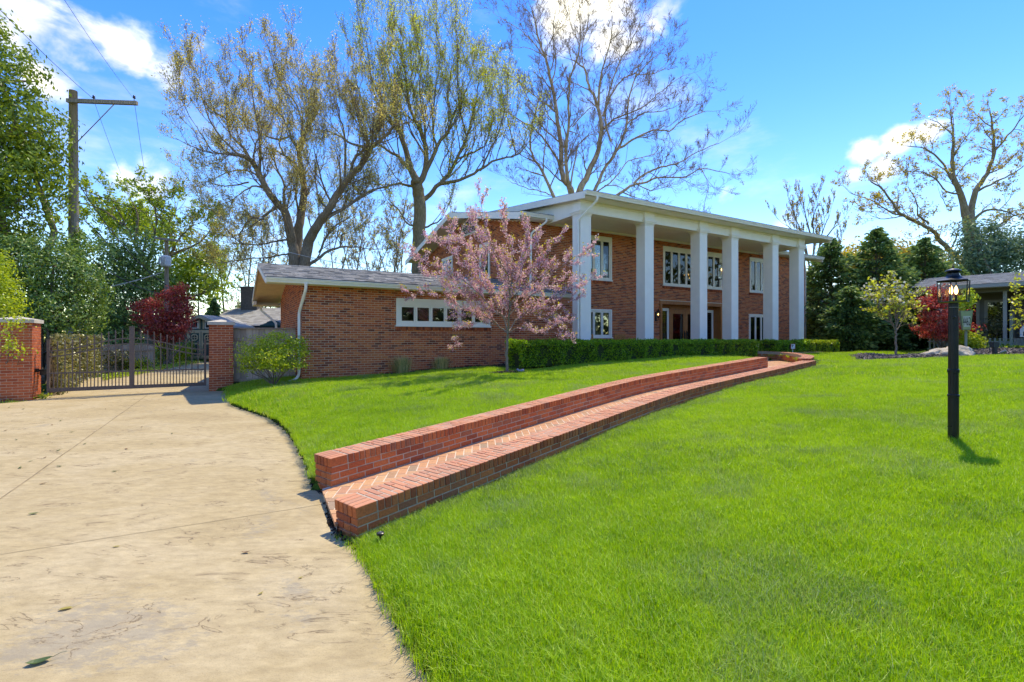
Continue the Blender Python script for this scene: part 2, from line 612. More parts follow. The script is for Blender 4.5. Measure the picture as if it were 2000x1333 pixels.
M['twig_red'] = plain('redbud_twig', (0.17, 0.075, 0.075), 0.9)

# ------------------------------------------------------------------ the lie of the land (heights are relative to the eye)
R0, RB, R1 = Vector((-1.2625, 4.0)), Vector((3.183, 9.12)), Vector((8.61, 13.92))     # outer foot of the wall on the lawn side
L0, LB, L1 = Vector((-1.88, 5.1)), Vector((2.69, 10.37)), Vector((7.60, 14.60))        # path side of the upper wall


def bend_line(a, b, c, n=60, soft=1.7):
    """a polyline from a over b to c with the corner eased"""
    p, q = b + (a - b).normalized() * soft, b + (c - b).normalized() * soft
    ctrl = [a.lerp(p, i / 20) for i in range(20)] + [(p.lerp(b, t)).lerp(b.lerp(q, t), t) for t in [i / 16 for i in range(16)]] + [q.lerp(c, i / 20) for i in range(21)]
    d = [0.0]
    for i in range(1, len(ctrl)):
        d.append(d[-1] + (ctrl[i] - ctrl[i - 1]).length)
    return np.array([tuple(v) for v in ctrl]), np.array(d)


RP, RD = bend_line(R0, RB, R1)
LP, LD = bend_line(L0, LB, L1)


def along(Pn, Dn, s):
    """point, direction and left normal at the arc length s (extrapolates at the ends)"""
    s = np.asarray(s, float)
    x = np.interp(s, Dn, Pn[:, 0])
    y = np.interp(s, Dn, Pn[:, 1])
    e = 0.08
    sa, sb = np.clip(s - e, 0, Dn[-1] - 2 * e), np.clip(s + e, 2 * e, Dn[-1])
    tx = np.interp(sb, Dn, Pn[:, 0]) - np.interp(sa, Dn, Pn[:, 0])
    ty = np.interp(sb, Dn, Pn[:, 1]) - np.interp(sa, Dn, Pn[:, 1])
    l = np.hypot(tx, ty)
    tx, ty = tx / l, ty / l
    over = np.where(s < 0, s, np.where(s > Dn[-1], s - Dn[-1], 0))
    return x + tx * over, y + ty * over, tx, ty, -ty, tx


def capR(s):
    s = np.asarray(s, float)
    return np.where(s < 6.78, -1.379 + 0.0618 * s, -0.960 + 0.0455 * (s - 6.78))


def capL(s):
    s = np.asarray(s, float)
    return np.where(s < 6.98, -1.249 + 0.0567 * s, -0.853 + 0.0450 * (s - 6.98))


def drive_rel(X, Y):
    return -1.70 + 0.0145 * np.clip(Y, -6, 30)


def D(px, py):
    Z = (1.70 * F) / (py - HY + 0.0145 * F)
    return ((px - CX) / F * Z, Z)


DRIVE = [(1.3, -1.5), (0.55, 0.8)] + [D(*p) for p in [(850, 1333), (790, 1220), (745, 1130), (705, 1072), (664, 1050)]] + \
        [(-1.55, 4.25), (-1.92, 5.08), (-2.13, 5.30)] + [D(*p) for p in [(612, 928), (600, 905), (580, 866), (556, 836), (526, 816), (484, 803), (455, 792), (446, 772), (447, 764)]]
_gate_a, _gate_b = hw(-0.35, 16.4), hw(-0.35, 17.2)
DRIVE += [tuple(_gate_a.xy), tuple(_gate_b.xy)] + [D(*p) for p in [(470, 722), (470, 706), (409, 703.5), (380, 705), (350, 711), (300, 721), (230, 732), (140, 745)]]
DRIVE += [tuple(hw(-4.2, 17.2).xy), tuple(hw(-4.2, 16.2).xy), tuple(hw(-5.0, 16.0).xy), tuple(hw(-9.0, 15.5).xy), (-19, 5), (-15, -1.5)]
DRIVE = np.array(DRIVE)


def inside(poly, X, Y):
    X, Y = np.asarray(X, float), np.asarray(Y, float)
    r = np.zeros(X.shape, bool)
    n = len(poly)
    for i in range(n):
        x1, y1 = poly[i]
        x2, y2 = poly[(i + 1) % n]
        c = (y1 > Y) != (y2 > Y)
        with np.errstate(divide='ignore', invalid='ignore'):
            r ^= c & (X < (x2 - x1) * (Y - y1) / (y2 - y1 + 1e-12) + x1)
    return r


def dist_poly(poly, X, Y, closed=True):
    X, Y = np.asarray(X, float), np.asarray(Y, float)
    d = np.full(X.shape, 1e9)
    n = len(poly)
    for i in range(n if closed else n - 1):
        ax, ay = poly[i]
        bx, by = poly[(i + 1) % n]
        vx, vy = bx - ax, by - ay
        t = np.clip(((X - ax) * vx + (Y - ay) * vy) / (vx * vx + vy * vy + 1e-12), 0, 1)
        d = np.minimum(d, np.hypot(X - ax - t * vx, Y - ay - t * vy))
    return d


def path_side(X, Y):
    """arc length along the lawn-side wall's foot and the distance to its right"""
    X, Y = np.asarray(X, float), np.asarray(Y, float)
    best = np.full(X.shape, 1e9)
    S = np.zeros(X.shape)
    Q = np.zeros(X.shape)
    pts = np.concatenate([[RP[0] - (RP[1] - RP[0]) / np.linalg.norm(RP[1] - RP[0]) * 12], RP, [RP[-1] + (RP[-1] - RP[-2]) / np.linalg.norm(RP[-1] - RP[-2]) * 60]])
    ds = np.concatenate([[-12], RD, [RD[-1] + 60]])
    for i in range(len(pts) - 1):
        ax, ay = pts[i]
        vx, vy = pts[i + 1] - pts[i]
        l2 = vx * vx + vy * vy
        t = np.clip(((X - ax) * vx + (Y - ay) * vy) / l2, 0, 1)
        dx, dy = X - ax - t * vx, Y - ay - t * vy
        d = np.hypot(dx, dy)
        m = d < best
        sgn = np.sign(vy * (X - ax) - vx * (Y - ay))
        best = np.where(m, d, best)
        S = np.where(m, ds[i] + t * (ds[i + 1] - ds[i]), S)
        Q = np.where(m, d * sgn, Q)
    return S, Q


def sstep(x, a, b):
    t = np.clip((np.asarray(x, float) - a) / (b - a), 0, 1)
    return t * t * (3 - 2 * t)


def wob(X, Y):
    return 0.012 * np.sin(1.3 * X + 0.7 * Y) + 0.010 * np.sin(0.5 * X - 1.9 * Y + 1) + 0.006 * np.sin(3.1 * X + 2.3 * Y)


CURVE = [(8.50, 13.98), (9.75, 15.9), (10.55, 17.9), (10.85, 19.2), (10.70, 20.3), (10.15, 20.9)]   # wall round the landing, outer side
LANDING = [(8.3, 14.1), (9.5, 16.0), (10.3, 18.0), (10.6, 19.3), (10.4, 20.3), (10.0, 21.2), (9.4, 22.0), (7.9, 20.2), (8.7, 18.2), (8.2, 16.6), (7.2, 15.0)]


def lawn_rel(X, Y):
    X, Y = np.asarray(X, float), np.asarray(Y, float)
    S, Q = path_side(X, Y)
    c = capR(np.clip(S, -0.0, 14.0)) + np.minimum(S, 0) * 0.05
    right = c - 0.285 + 0.0065 * np.clip(S, 0, 14) + 0.05 * np.clip(Q, 0, 5) + 0.03 * (1 - np.exp(-np.maximum(Q, 0) * 2))
    right = right + 0.62 * sstep(Y, 18.6, 24.5) * sstep(X - 0.86 * Y, -0.6, 1.4)
    left = np.minimum(-1.345 + 0.0376 * X + 0.0267 * Y, -0.70)
    di = dist_poly(DRIVE, X, Y)
    dr = drive_rel(X, Y)
    left = -np.log(np.exp(-9 * left) + np.exp(-9 * (dr + 0.10 + 0.42 * di))) / 9
    w = sstep(Q, -1.0, 0.0)
    z = left * (1 - w) + right * w + wob(X, Y)
    band = (Q <= 0.0) & (Q > -1.38) & (S > -0.02) & (S < RD[-1] + 0.1)
    z = np.where(band, c - 0.42, z)
    z = np.where(inside(LANDING, X, Y), -1.05, z)
    near = (~inside(DRIVE, X, Y)) & (di < 0.25)
    z = np.where(near & (w > 0.5), np.minimum(z, dr + 0.02 + di * 0.6), z)
    z = np.where(inside(DRIVE, X, Y), np.minimum(dr - 0.10, z), z)
    return z


def ground_z(X, Y):
    return H + lawn_rel(X, Y)


def gz(x, y):
    return float(ground_z(np.array([x]), np.array([y]))[0])


def dz(x, y):
    return H + float(drive_rel(x, y))


# ---- materials of the ground
m, nt, ns, ls, b = node_mat('lawn_soil_and_thatch')
n1 = noise(ns, ls, 0.5, 6, 0.6)
n2 = noise(ns, ls, 24, 4, 0.7)
c1 = ramp(ns, [(0.055, 0.105, 0.012, 0.35), (0.085, 0.15, 0.018, 0.65)])
ls.new(n1, c1.inputs['Fac'])
c2 = ramp(ns, [(0.45, 0.45, 0.45, 0.35), (1.25, 1.25, 1.2, 0.7)])
ls.new(n2, c2.inputs['Fac'])
ls.new(mixc(ns, ls, 1.0, c1.outputs['Color'], c2.outputs['Color'], 'MULTIPLY'), b.inputs['Base Color'])
b.inputs['Roughness'].default_value = 1.0
b.inputs['Specular IOR Level'].default_value = 0.1
bump(ns, ls, b, n2, 0.8, 0.03)
M['lawn'] = m

m, nt, ns, ls, b = node_mat('stamped_concrete')
tan = noise(ns, ls, 0.55, 7, 0.62, stretch=(1, 1.7, 1), dist=0.6)
c1 = ramp(ns, [(0.375, 0.285, 0.15, 0.25), (0.445, 0.345, 0.185, 0.45), (0.495, 0.395, 0.23, 0.62), (0.415, 0.32, 0.17, 0.8)])
ls.new(tan, c1.inputs['Fac'])
out = c1.outputs['Color']
mott = noise(ns, ls, 7.0, 8, 0.7, stretch=(1.0, 2.2, 1))
g = ramp(ns, [(0.78, 0.76, 0.74, 0.30), (1.10, 1.10, 1.10, 0.66)])
ls.new(mott, g.inputs['Fac'])
out = mixc(ns, ls, 1.0, out, g.outputs['Color'], 'MULTIPLY')
spk = noise(ns, ls, 140, 3, 0.7)
g2 = ramp(ns, [(0.74, 0.72, 0.70, 0.34), (1.04, 1.04, 1.04, 0.46), (1.1, 1.1, 1.1, 0.8)])
ls.new(spk, g2.inputs['Fac'])
out = mixc(ns, ls, 0.7, out, g2.outputs['Color'], 'MULTIPLY')
# grey wear where the colour coat has gone
wearA = noise(ns, ls, 0.75, 9, 0.66, dist=0.9)
wearB = noise(ns, ls, 16.0, 9, 0.78, stretch=(1, 2.4, 1))
mm = ns.new('ShaderNodeMath')
mm.operation = 'MULTIPLY_ADD'
mm.inputs[1].default_value = 0.5
ls.new(wearB, mm.inputs[0])
ls.new(wearA, mm.inputs[2])
wear = mrange(ns, ls, mm.outputs[0], 0.86, 0.95, 0, 0.5)
# the big scuffed patch in the foreground
tcx = ns.new('ShaderNodeTexCoord')
dd = ns.new('ShaderNodeVectorMath')
dd.operation = 'DISTANCE'
mp = ns.new('ShaderNodeMapping')
mp.vector_type = 'POINT'
mp.inputs['Scale'].default_value = (0.72, 1.5, 1)
mp.inputs['Rotation'].default_value = (0, 0, -0.35)
ls.new(tcx.outputs['Object'], mp.inputs['Vector'])
ls.new(mp.outputs['Vector'], dd.inputs[0])
_pp = Matrix.Rotation(-0.35, 3, 'Z') @ Vector((-2.15 * 0.72, 2.85 * 1.5, 0))
dd.inputs[1].default_value = (_pp.x, _pp.y, 0)
big = mrange(ns, ls, dd.outputs['Value'], 1.25, 0.1, 0, 0.17)
m3 = ns.new('ShaderNodeMath')
m3.operation = 'ADD'
ls.new(mm.outputs[0], m3.inputs[0])
ls.new(big, m3.inputs[1])
wear2 = mrange(ns, ls, m3.outputs[0], 0.85, 0.95, 0, 0.55)
mx = ns.new('ShaderNodeMath')
mx.operation = 'MAXIMUM'
ls.new(wear, mx.inputs[0])
ls.new(wear2, mx.inputs[1])
out = mixc(ns, ls, mx.outputs[0], out, (0.27, 0.24, 0.19))
# creases of the slate stamp: thin wandering lines
cr = noise(ns, ls, 1.05, 7, 0.55, stretch=(1.0, 2.6, 1), dist=1.3)
ab = ns.new('ShaderNodeMath')
ab.operation = 'ABSOLUTE'
sb = ns.new('ShaderNodeMath')
sb.operation = 'SUBTRACT'
sb.inputs[1].default_value = 0.5
ls.new(cr, sb.inputs[0])
ls.new(sb.outputs[0], ab.inputs[0])
line = mrange(ns, ls, ab.outputs[0], 0.0075, 0.0, 0, 1)
brk = mrange(ns, ls, noise(ns, ls, 2.3, 4, 0.65), 0.49, 0.60, 0, 1)
lm = ns.new('ShaderNodeMath')
lm.operation = 'MULTIPLY'
ls.new(line, lm.inputs[0])
ls.new(brk, lm.inputs[1])
dark = mixc(ns, ls, lm.outputs[0], out, (0.21, 0.155, 0.085))
soft = mrange(ns, ls, ab.outputs[0], 0.06, 0.0, 0, 0.3)
sm = ns.new('ShaderNodeMath')
sm.operation = 'MULTIPLY'
ls.new(soft, sm.inputs[0])
ls.new(brk, sm.inputs[1])
dark = mixc(ns, ls, sm.outputs[0], dark, (0.36, 0.26, 0.15))
ls.new(dark, b.inputs['Base Color'])
b.inputs['Roughness'].default_value = 0.85
b.inputs['Specular IOR Level'].default_value = 0.25
hb = ns.new('ShaderNodeMath')
hb.operation = 'MULTIPLY_ADD'
hb.inputs[1].default_value = -0.9
ls.new(lm.outputs[0], hb.inputs[0])
hb2 = ns.new('ShaderNodeMath')
hb2.operation = 'MULTIPLY_ADD'
hb2.inputs[1].default_value = 0.4
ls.new(mott, hb2.inputs[0])
ls.new(cr, hb2.inputs[2])
ls.new(hb2.outputs[0], hb.inputs[2])
bump(ns, ls, b, hb.outputs[0], 0.5, 0.025)
M['concrete'] = m

M['mulch'] = plain('dark_mulch', (0.055, 0.04, 0.03), 1.0, 0.4, 22, 0.9)
M['mulchchips'] = pieces_mat('mulch_chips', [(0.07, 0.055, 0.045), (0.17, 0.135, 0.11), (0.30, 0.25, 0.21), (0.21, 0.16, 0.13)], 0.95, 40, 0.4, 0.3)
M['darkchips'] = pieces_mat('dark_mulch_chips', [(0.03, 0.022, 0.017), (0.06, 0.042, 0.03), (0.09, 0.065, 0.05)], 0.95, 40, 0.4, 0.3)

# ---- lawn: one height field, fine near the path, coarse to the horizon
def axis(fine0, fine1, step, lo, hi):
    a = list(np.arange(fine0, fine1 + 1e-6, step))
    d, x = step, fine0
    left = []
    while x > lo:
        d *= 1.25
        x -= d
        left.append(x)
    d, x = step, fine1
    right = []
    while x < hi:
        d *= 1.25
        x += d
        right.append(x)
    return np.array(left[::-1] + a + right)


gx, gy = axis(-9, 12.5, 0.1, -420, 420), axis(0.2, 23, 0.1, -60, 900)
GX, GY = np.meshgrid(gx, gy)
GZ = ground_z(GX.ravel(), GY.ravel()).reshape(GX.shape)
GZ = np.where((np.abs(GX) > 45) | (GY > 60), H - 0.8, GZ)
nx, ny = len(gx), len(gy)
i = np.arange(ny - 1)[:, None] * nx + np.arange(nx - 1)[None]
lawn = MB()
lawn.add(np.stack([GX, GY, GZ], -1).reshape(-1, 3), np.stack([i, i + 1, i + nx + 1, i + nx], -1).reshape(-1, 4), 0.5)
single('lawn', lawn, M['lawn'], 'green lawn rising from the driveway to the houses', kind='structure', smooth=True, origin=(0, 0, 0))

# ---- driveway: one sheet cut to its outline
bd = []
for k in range(len(DRIVE)):
    a, c = DRIVE[k], DRIVE[(k + 1) % len(DRIVE)]
    n = max(1, int(np.hypot(*(c - a)) / 0.3))
    bd += [tuple(a + (c - a) * t / n) for t in range(n)]
grid = [(x, y) for x in np.arange(-19, 1.5, 0.45) for y in np.arange(-1.5, 30, 0.45)]
gi = inside(DRIVE, [p[0] for p in grid], [p[1] for p in grid]) & (dist_poly(DRIVE, [p[0] for p in grid], [p[1] for p in grid]) > 0.15)
inn = [p for p, k in zip(grid, gi) if k]
vs, es, fs, _, _, _ = delaunay_2d_cdt([Vector(p) for p in bd + inn], [(k, (k + 1) % len(bd)) for k in range(len(bd))], [list(range(len(bd)))], 1, 1e-4)
dv = MB()
top = np.array([(p.x, p.y, H + float(drive_rel(p.x, p.y))) for p in vs])
dv.add(top, [list(f) for f in fs if len(f) == 3], 0.5)
k = len(bd)
rim = np.array([(p[0], p[1], H + float(drive_rel(p[0], p[1]))) for p in bd])
dv.add(np.concatenate([rim, rim - np.array([0, 0, 0.14])]), [(j, j + k, (j + 1) % k + k, (j + 1) % k) for j in range(k)], 0.5)
drive = single('driveway', dv, M['concrete'], 'tan stamped concrete driveway leading through the gate', kind='structure', origin=(0, 0, 0))


def strip_on_drive(a, c, w):
    """a control joint sawn into the slab: a dark groove"""
    a, c = Vector(a), Vector(c)
    t = (c - a).normalized()
    s_ = Vector((-t.y, t.x)) * w / 2
    g_ = MB()
    n = max(2, int((c - a).length / 0.5))
    V = []
    for q in range(n + 1):
        p = a.lerp(c, q / n) + s_ * 0.6 * math.sin(q * 1.7)
        for sg in (-1, 1):
            V.append((p.x + sg * s_.x, p.y + sg * s_.y, H + float(drive_rel(p.x, p.y)) + 0.004))
    g_.add(V, [(2 * q, 2 * q + 1, 2 * q + 3, 2 * q + 2) for q in range(n)], 0.5)
    return g_


M['joint'] = plain('joint_dirt', (0.25, 0.19, 0.11), 1.0, 0.5, 6, 0.3)
part('control_joint', strip_on_drive(D(-60, 1018), D(288, 772), 0.012), M['joint'], drive)
part('control_joint', strip_on_drive(D(-140, 1106), D(642, 984), 0.006), M['joint'], drive)
part('control_joint', strip_on_drive(D(100, 777), D(404, 763), 0.03), M['joint'], drive)

# ------------------------------------------------------------------ brick laying
BRICK_MESH = {}


def brick_mesh(hx, hy, hz, mat, r):
    """shared box with broken edges; r picks its colour"""
    key = (round(hx, 3), round(hy, 3), round(hz, 3), mat.name, int(r * 16))
    if key not in BRICK_MESH:
        mb = MB()
        c = 0.0035
        V = []
        for sx in (-1, 1):
            for sy in (-1, 1):
                for sz in (-1, 1):
                    V += [(sx * (hx - c), sy * (hy - c), sz * hz), (sx * (hx - c), sy * hy, sz * (hz - c)), (sx * hx, sy * (hy - c), sz * (hz - c))]
        idx = {}
        for n_, (sx, sy, sz) in enumerate([(a, b_, c_) for a in (-1, 1) for b_ in (-1, 1) for c_ in (-1, 1)]):
            idx[(sx, sy, sz)] = n_ * 3
        r_ = (int(r * 16) + 0.5) / 16
        Fc4 = []
        for s_ in (-1, 1):
            o = [(-1, -1), (1, -1), (1, 1), (-1, 1)]
            fz = [idx[(a, b_, s_)] for a, b_ in o]
            fy = [idx[(a, s_, b_)] + 1 for a, b_ in o]
            fx = [idx[(s_, a, b_)] + 2 for a, b_ in o]
            Fc4 += [fz if s_ > 0 else fz[::-1], fy[::-1] if s_ > 0 else fy, fx if s_ > 0 else fx[::-1]]
        for a in (-1, 1):
            for b_ in (-1, 1):
                Fc4.append([idx[(-1, a, b_)], idx[(1, a, b_)], idx[(1, a, b_)] + 1, idx[(-1, a, b_)] + 1])
                Fc4.append([idx[(a, -1, b_)], idx[(a, 1, b_)], idx[(a, 1, b_)] + 2, idx[(a, -1, b_)] + 2])
                Fc4.append([idx[(a, b_, -1)] + 1, idx[(a, b_, 1)] + 1, idx[(a, b_, 1)] + 2, idx[(a, b_, -1)] + 2])
        mb.add(V, Fc4, r_)
        tri = [[idx[q], idx[q] + 1, idx[q] + 2] for q in idx]
        mb.add(np.zeros((0, 3)), np.array(tri) - 24, r_)
        me = mb.mesh('brick')
        me.materials.append(mat)
        BRICK_MESH[key] = me
    return BRICK_MESH[key]


def lay(bricks, parent, mat, limit=300, name='brick', rest='brickwork', key=None):
    """bricks: (centre, half u, half v, half w, rnd, whole). The ones that show largest become parts of their own, the rest one mesh"""
    eye = Vector((0, 0, H)) if key is None else key
    whole = [b_ for b_ in bricks if b_[5]]
    whole.sort(key=lambda b_: (Vector(b_[0]) - eye).length)
    own = whole[:limit]
    ids = set(id(b_) for b_ in own)
    p0 = BASE[parent.name]
    for C, U, V, W, r, _ in own:
        U, V, W = Vector(U), Vector(V), Vector(W)
        o = bpy.data.objects.new(name, brick_mesh(U.length, V.length, W.length, mat, min(r, 0.999)))
        COL.objects.link(o)
        o.parent = parent
        mt = Matrix((U.normalized(), V.normalized(), W.normalized())).transposed()
        o.matrix_local = Matrix.Translation(Vector(C) - p0) @ mt.to_4x4()
    others = [b_ for b_ in bricks if id(b_) not in ids]
    if others:
        mb = MB()
        mb.boxes([tuple(b_[0]) for b_ in others], [tuple(b_[1]) for b_ in others], [tuple(b_[2]) for b_ in others], [tuple(b_[3]) for b_ in others], [b_[4] for b_ in others])
        part(rest, mb, mat, parent, kind='stuff')


# ------------------------------------------------------------------ the ramp: two low brick walls and the herringbone path between
def wall_along(name, Pn, Dn, cap, side_in, ncourse, label, s_end, cat='brick wall', shift=0.0):
    """low wall whose reference line is its face; it lies to the left of the line (thickness .33). side_in: which long face the photograph shows (-1 the line's own side)"""
    TK = 0.33
    x, y, tx, ty, lx, ly = along(Pn, Dn, 0.0)
    root = thing(name, label, cat, (float(x + lx * TK / 2), float(y + ly * TK / 2), H + float(cap(0.0)) - 0.34))
    bricks = []
    core = MB()
    ss = np.append(np.arange(0.016, s_end - .02, 0.12), s_end - .012)
    ring = []
    for s in ss:
        x, y, tx, ty, lx, ly = [float(q) for q in along(Pn, Dn, s)]
        z = H + float(cap(s))
        for w, h in ((0.004, -0.004), (TK - 0.004, -0.004), (TK - 0.004, -0.55), (0.004, -0.55)):
            ring.append((x + lx * w, y + ly * w, z + h))
    n = len(ss)
    core.add(ring, [(4 * a + b_, 4 * a + (b_ + 1) % 4, 4 * a + 4 + (b_ + 1) % 4, 4 * a + 4 + b_) for a in range(n - 1) for b_ in range(4)], 0.5)
    core.add(np.zeros((0, 3)), [[-4 * n + q for q in range(4)][::-1]], 0.5)
    core.add(np.zeros((0, 3)), [[-4 + q for q in range(4)]], 0.5)
    part('mortar_core', core, M['mortar_grey'], root)

    def frame(s):
        x, y, tx, ty, lx, ly = [float(q) for q in along(Pn, Dn, s)]
        sl = float(cap(s + 0.05) - cap(s - 0.05)) / 0.1
        t = Vector((tx, ty, sl)).normalized()
        l = Vector((lx, ly, 0))
        w = t.cross(l).normalized()
        if w.z < 0:
            w = -w
        return Vector((x, y, H + float(cap(s)))), t, l, w

    # cap: the first five bricks run lengthwise, then bricks on edge across the wall
    P_, t, l, w = frame(0.1)
    P_ = P_ - t * 0.1
    for k in range(5):
        c = P_ + t * (0.098 - 0.012) + l * (-0.008 + (k + 0.5) * (TK + 0.016) / 5) - w * 0.046
        bricks.append((c, t * 0.098, l * 0.0295, w * 0.046, random.random(), True))
    s, k = 0.196, 0
    while s + 0.07 < s_end:
        P_, t, l, w = frame(s + 0.034)
        cut = (0.215, 0.105) if k % 2 == 0 else (0.105, 0.215)
        o = -0.010
        for L_ in cut:
            jit = random.uniform(-0.003, 0.003)
            bricks.append((P_ + l * (o + L_ / 2) - w * (0.046 + jit), t * 0.0278, l * (L_ / 2 - 0.002), w * 0.046, random.random(), True))
            o += L_ + 0.011
        s += 0.0677
        k += 1
    # courses under the cap on the long faces and on the end
    for face in ((0, 1) if side_in == 0 else ((0,) if side_in < 0 else (1,))):
        for cidx in range(ncourse):
            h = -0.092 - 0.010 - 0.0288 - cidx * 0.0677
            s = 0.005 if cidx % 2 == 0 else -0.096
            while s < s_end:
                s0, s1 = max(s, 0.005), min(s + 0.194, s_end)
                if s1 - s0 > 0.04:
                    P_, t, l, w = frame((s0 + s1) / 2)
                    off = 0.05 if face == 0 else TK - 0.05
                    jit = random.uniform(-0.0025, 0.0025)
                    bricks.append((P_ + l * (off + jit) + UP * h, t * ((s1 - s0) / 2), l * 0.05, w * 0.0288, random.random(), s1 - s0 > 0.15))
                s += 0.2045
    P_, t, l, w = frame(0.1)
    P_ = P_ - t * 0.1
    for cidx in range(ncourse):
        h = -0.092 - 0.010 - 0.0288 - cidx * 0.0677
        a = 0.100 if cidx % 2 == 0 else 0.204
        for q0, q1 in ((0.105, a + 0.0), (a + 0.010, TK - 0.002)) if cidx % 2 else ((0.105, TK - 0.002),):
            if q1 - q0 > 0.03:
                bricks.append((P_ + l * ((q0 + q1) / 2) + t * 0.047 + UP * h, t * 0.047, l * ((q1 - q0) / 2), w * 0.0288, random.random(), True))
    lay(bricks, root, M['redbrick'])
    return root


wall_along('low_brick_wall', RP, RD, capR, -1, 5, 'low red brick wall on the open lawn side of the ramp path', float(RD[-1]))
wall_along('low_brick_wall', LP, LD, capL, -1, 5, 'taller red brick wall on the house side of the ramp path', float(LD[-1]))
CV = np.array(CURVE)
cc = []
for q in range(len(CV) - 1):
    p0_, p1_, p2_, p3_ = CV[max(q - 1, 0)], CV[q], CV[q + 1], CV[min(q + 2, len(CV) - 1)]
    for t in np.linspace(0, 1, 8, endpoint=False):
        cc.append(0.5 * ((2 * p1_) + (-p0_ + p2_) * t + (2 * p0_ - 5 * p1_ + 4 * p2_ - p3_) * t * t + (-p0_ + 3 * p1_ - 3 * p2_ + p3_) * t ** 3))
cc.append(CV[-1])
cc = np.array(cc)
cd = np.concatenate([[0], np.cumsum(np.hypot(*(cc[1:] - cc[:-1]).T))])
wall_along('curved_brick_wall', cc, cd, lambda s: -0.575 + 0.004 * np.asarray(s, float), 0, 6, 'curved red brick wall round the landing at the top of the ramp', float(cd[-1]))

# the herringbone floor
pth = thing('brick_path', 'herringbone brick ramp path between two low walls', None, (-1.6, 4.8, H - 1.6))
del pth['category']
pth['kind'] = 'structure'


def floor_at(s, q):
    """point of the path floor at arc length s (of the upper wall) and q metres to its right"""
    x, y, tx, ty, lx, ly = along(LP, LD, s)
    z = capL(s) - 0.300
    return x - lx * q, y - ly * q, H + z


PW = 0.90
bed = MB()
ss = np.arange(-0.085, float(LD[-1]) + 0.4, 0.3)
V = []
for s in ss:
    for q in (-0.05, PW):
        sx = s - 0.4 * q * max(0.0, 1 - (s + .1) / 1.2)
        x, y, z = [float(a) for a in floor_at(sx, q)]
        V.append((x, y, z - 0.0035))
bed.add(V, [(2 * a, 2 * a + 1, 2 * a + 3, 2 * a + 2) for a in range(len(ss) - 1)], 0.5)
vv = np.array(V)
n2_ = len(vv)
skirt = np.array([V[0], V[1], (V[1][0], V[1][1], V[1][2] - 0.2), (V[0][0], V[0][1], V[0][2] - 0.2)])
bed.add(skirt, [(0, 3, 2, 1)], 0.5)
part('mortar_bed', bed, M['mortar'], pth)
W_ = 0.1035
bricks, edge = [], MB()


def clip_poly(poly, k, lim, keep_less):
    out = []
    for a in range(len(poly)):
        p, q = poly[a], poly[(a + 1) % len(poly)]
        pi = (p[k] <= lim) == keep_less
        qi = (q[k] <= lim) == keep_less
        if pi:
            out.append(p)
        if pi != qi:
            t = (lim - p[k]) / (q[k] - p[k])
            out.append(tuple(p[w_] + (q[w_] - p[w_]) * t for w_ in range(len(p))))
    return out


r2 = math.sqrt(0.5)
smax = float(LD[-1]) + 0.2
for i_ in range(-10, 130):
    for m_ in range(-40, 40):
        a0, b0 = (i_ + 4 * m_) * W_, i_ * W_
        for kind in (0, 1):
            if kind == 0:
                rect = (a0 + .005, a0 + 2 * W_ - .005, b0 + .005, b0 + W_ - .005)
            else:
                rect = (a0 + 2 * W_ + .005, a0 + 3 * W_ - .005, b0 - W_ + .005, b0 + W_ - .005)
            cx_, cy_ = (rect[0] + rect[1]) / 2, (rect[2] + rect[3]) / 2
            s_, q_ = (cx_ + cy_) * r2, (cx_ - cy_) * r2
            if not (-0.65 < s_ < smax and -0.12 < q_ < PW + 0.12):
                continue
            pl = [((x_ + y_) * r2, (x_ - y_) * r2) for x_, y_ in ((rect[0], rect[2]), (rect[1], rect[2]), (rect[1], rect[3]), (rect[0], rect[3]))]
            s_lo = -0.095
            pl = [(p[0], p[1], p[0] + 0.4 * p[1]) for p in pl]
            if min(p[2] for p in pl) < s_lo or max(p[0] for p in pl) > smax or min(p[1] for p in pl) < 0.005 or max(p[1] for p in pl) > PW - 0.005:
                for k_, lim, less in ((2, s_lo, False), (0, smax, True), (1, 0.005, False), (1, PW - 0.005, True)):
                    pl = clip_poly(pl, k_, lim, less)
                    if len(pl) < 3:
                        break
                if len(pl) < 3:
                    continue
                pts = [Vector([float(a) for a in floor_at(p[0], p[1])]) for p in pl]
                edge.prism([p + Vector((0, 0, -0.03)) for p in pts], (0, 0, 0.03))
            else:
                P0_ = Vector([float(a) for a in floor_at(s_, q_)])
                pts = [Vector([float(a) for a in floor_at(p[0], p[1])]) for p in pl]
                U_ = ((pts[1] + pts[2]) / 2 - (pts[0] + pts[3]) / 2) / 2
                V_ = ((pts[2] + pts[3]) / 2 - (pts[0] + pts[1]) / 2) / 2
                N_ = U_.cross(V_).normalized()
                if N_.z < 0:
                    N_ = -N_
                if U_.length < V_.length:
                    U_, V_ = V_, -U_
                U_ = U_.normalized() * (W_ - .005)
                V_ = V_.normalized() * (W_ / 2 - .005)
                V_ = N_.cross(U_.normalized()) * V_.length
                bricks.append((P0_ - N_ * (0.03 + random.uniform(0, 0.002)), U_, V_, N_ * 0.03, random.random(), True))
lay(bricks, pth, M['paver'])
part('cut_brickwork', edge, M['paver'], pth, kind='stuff')
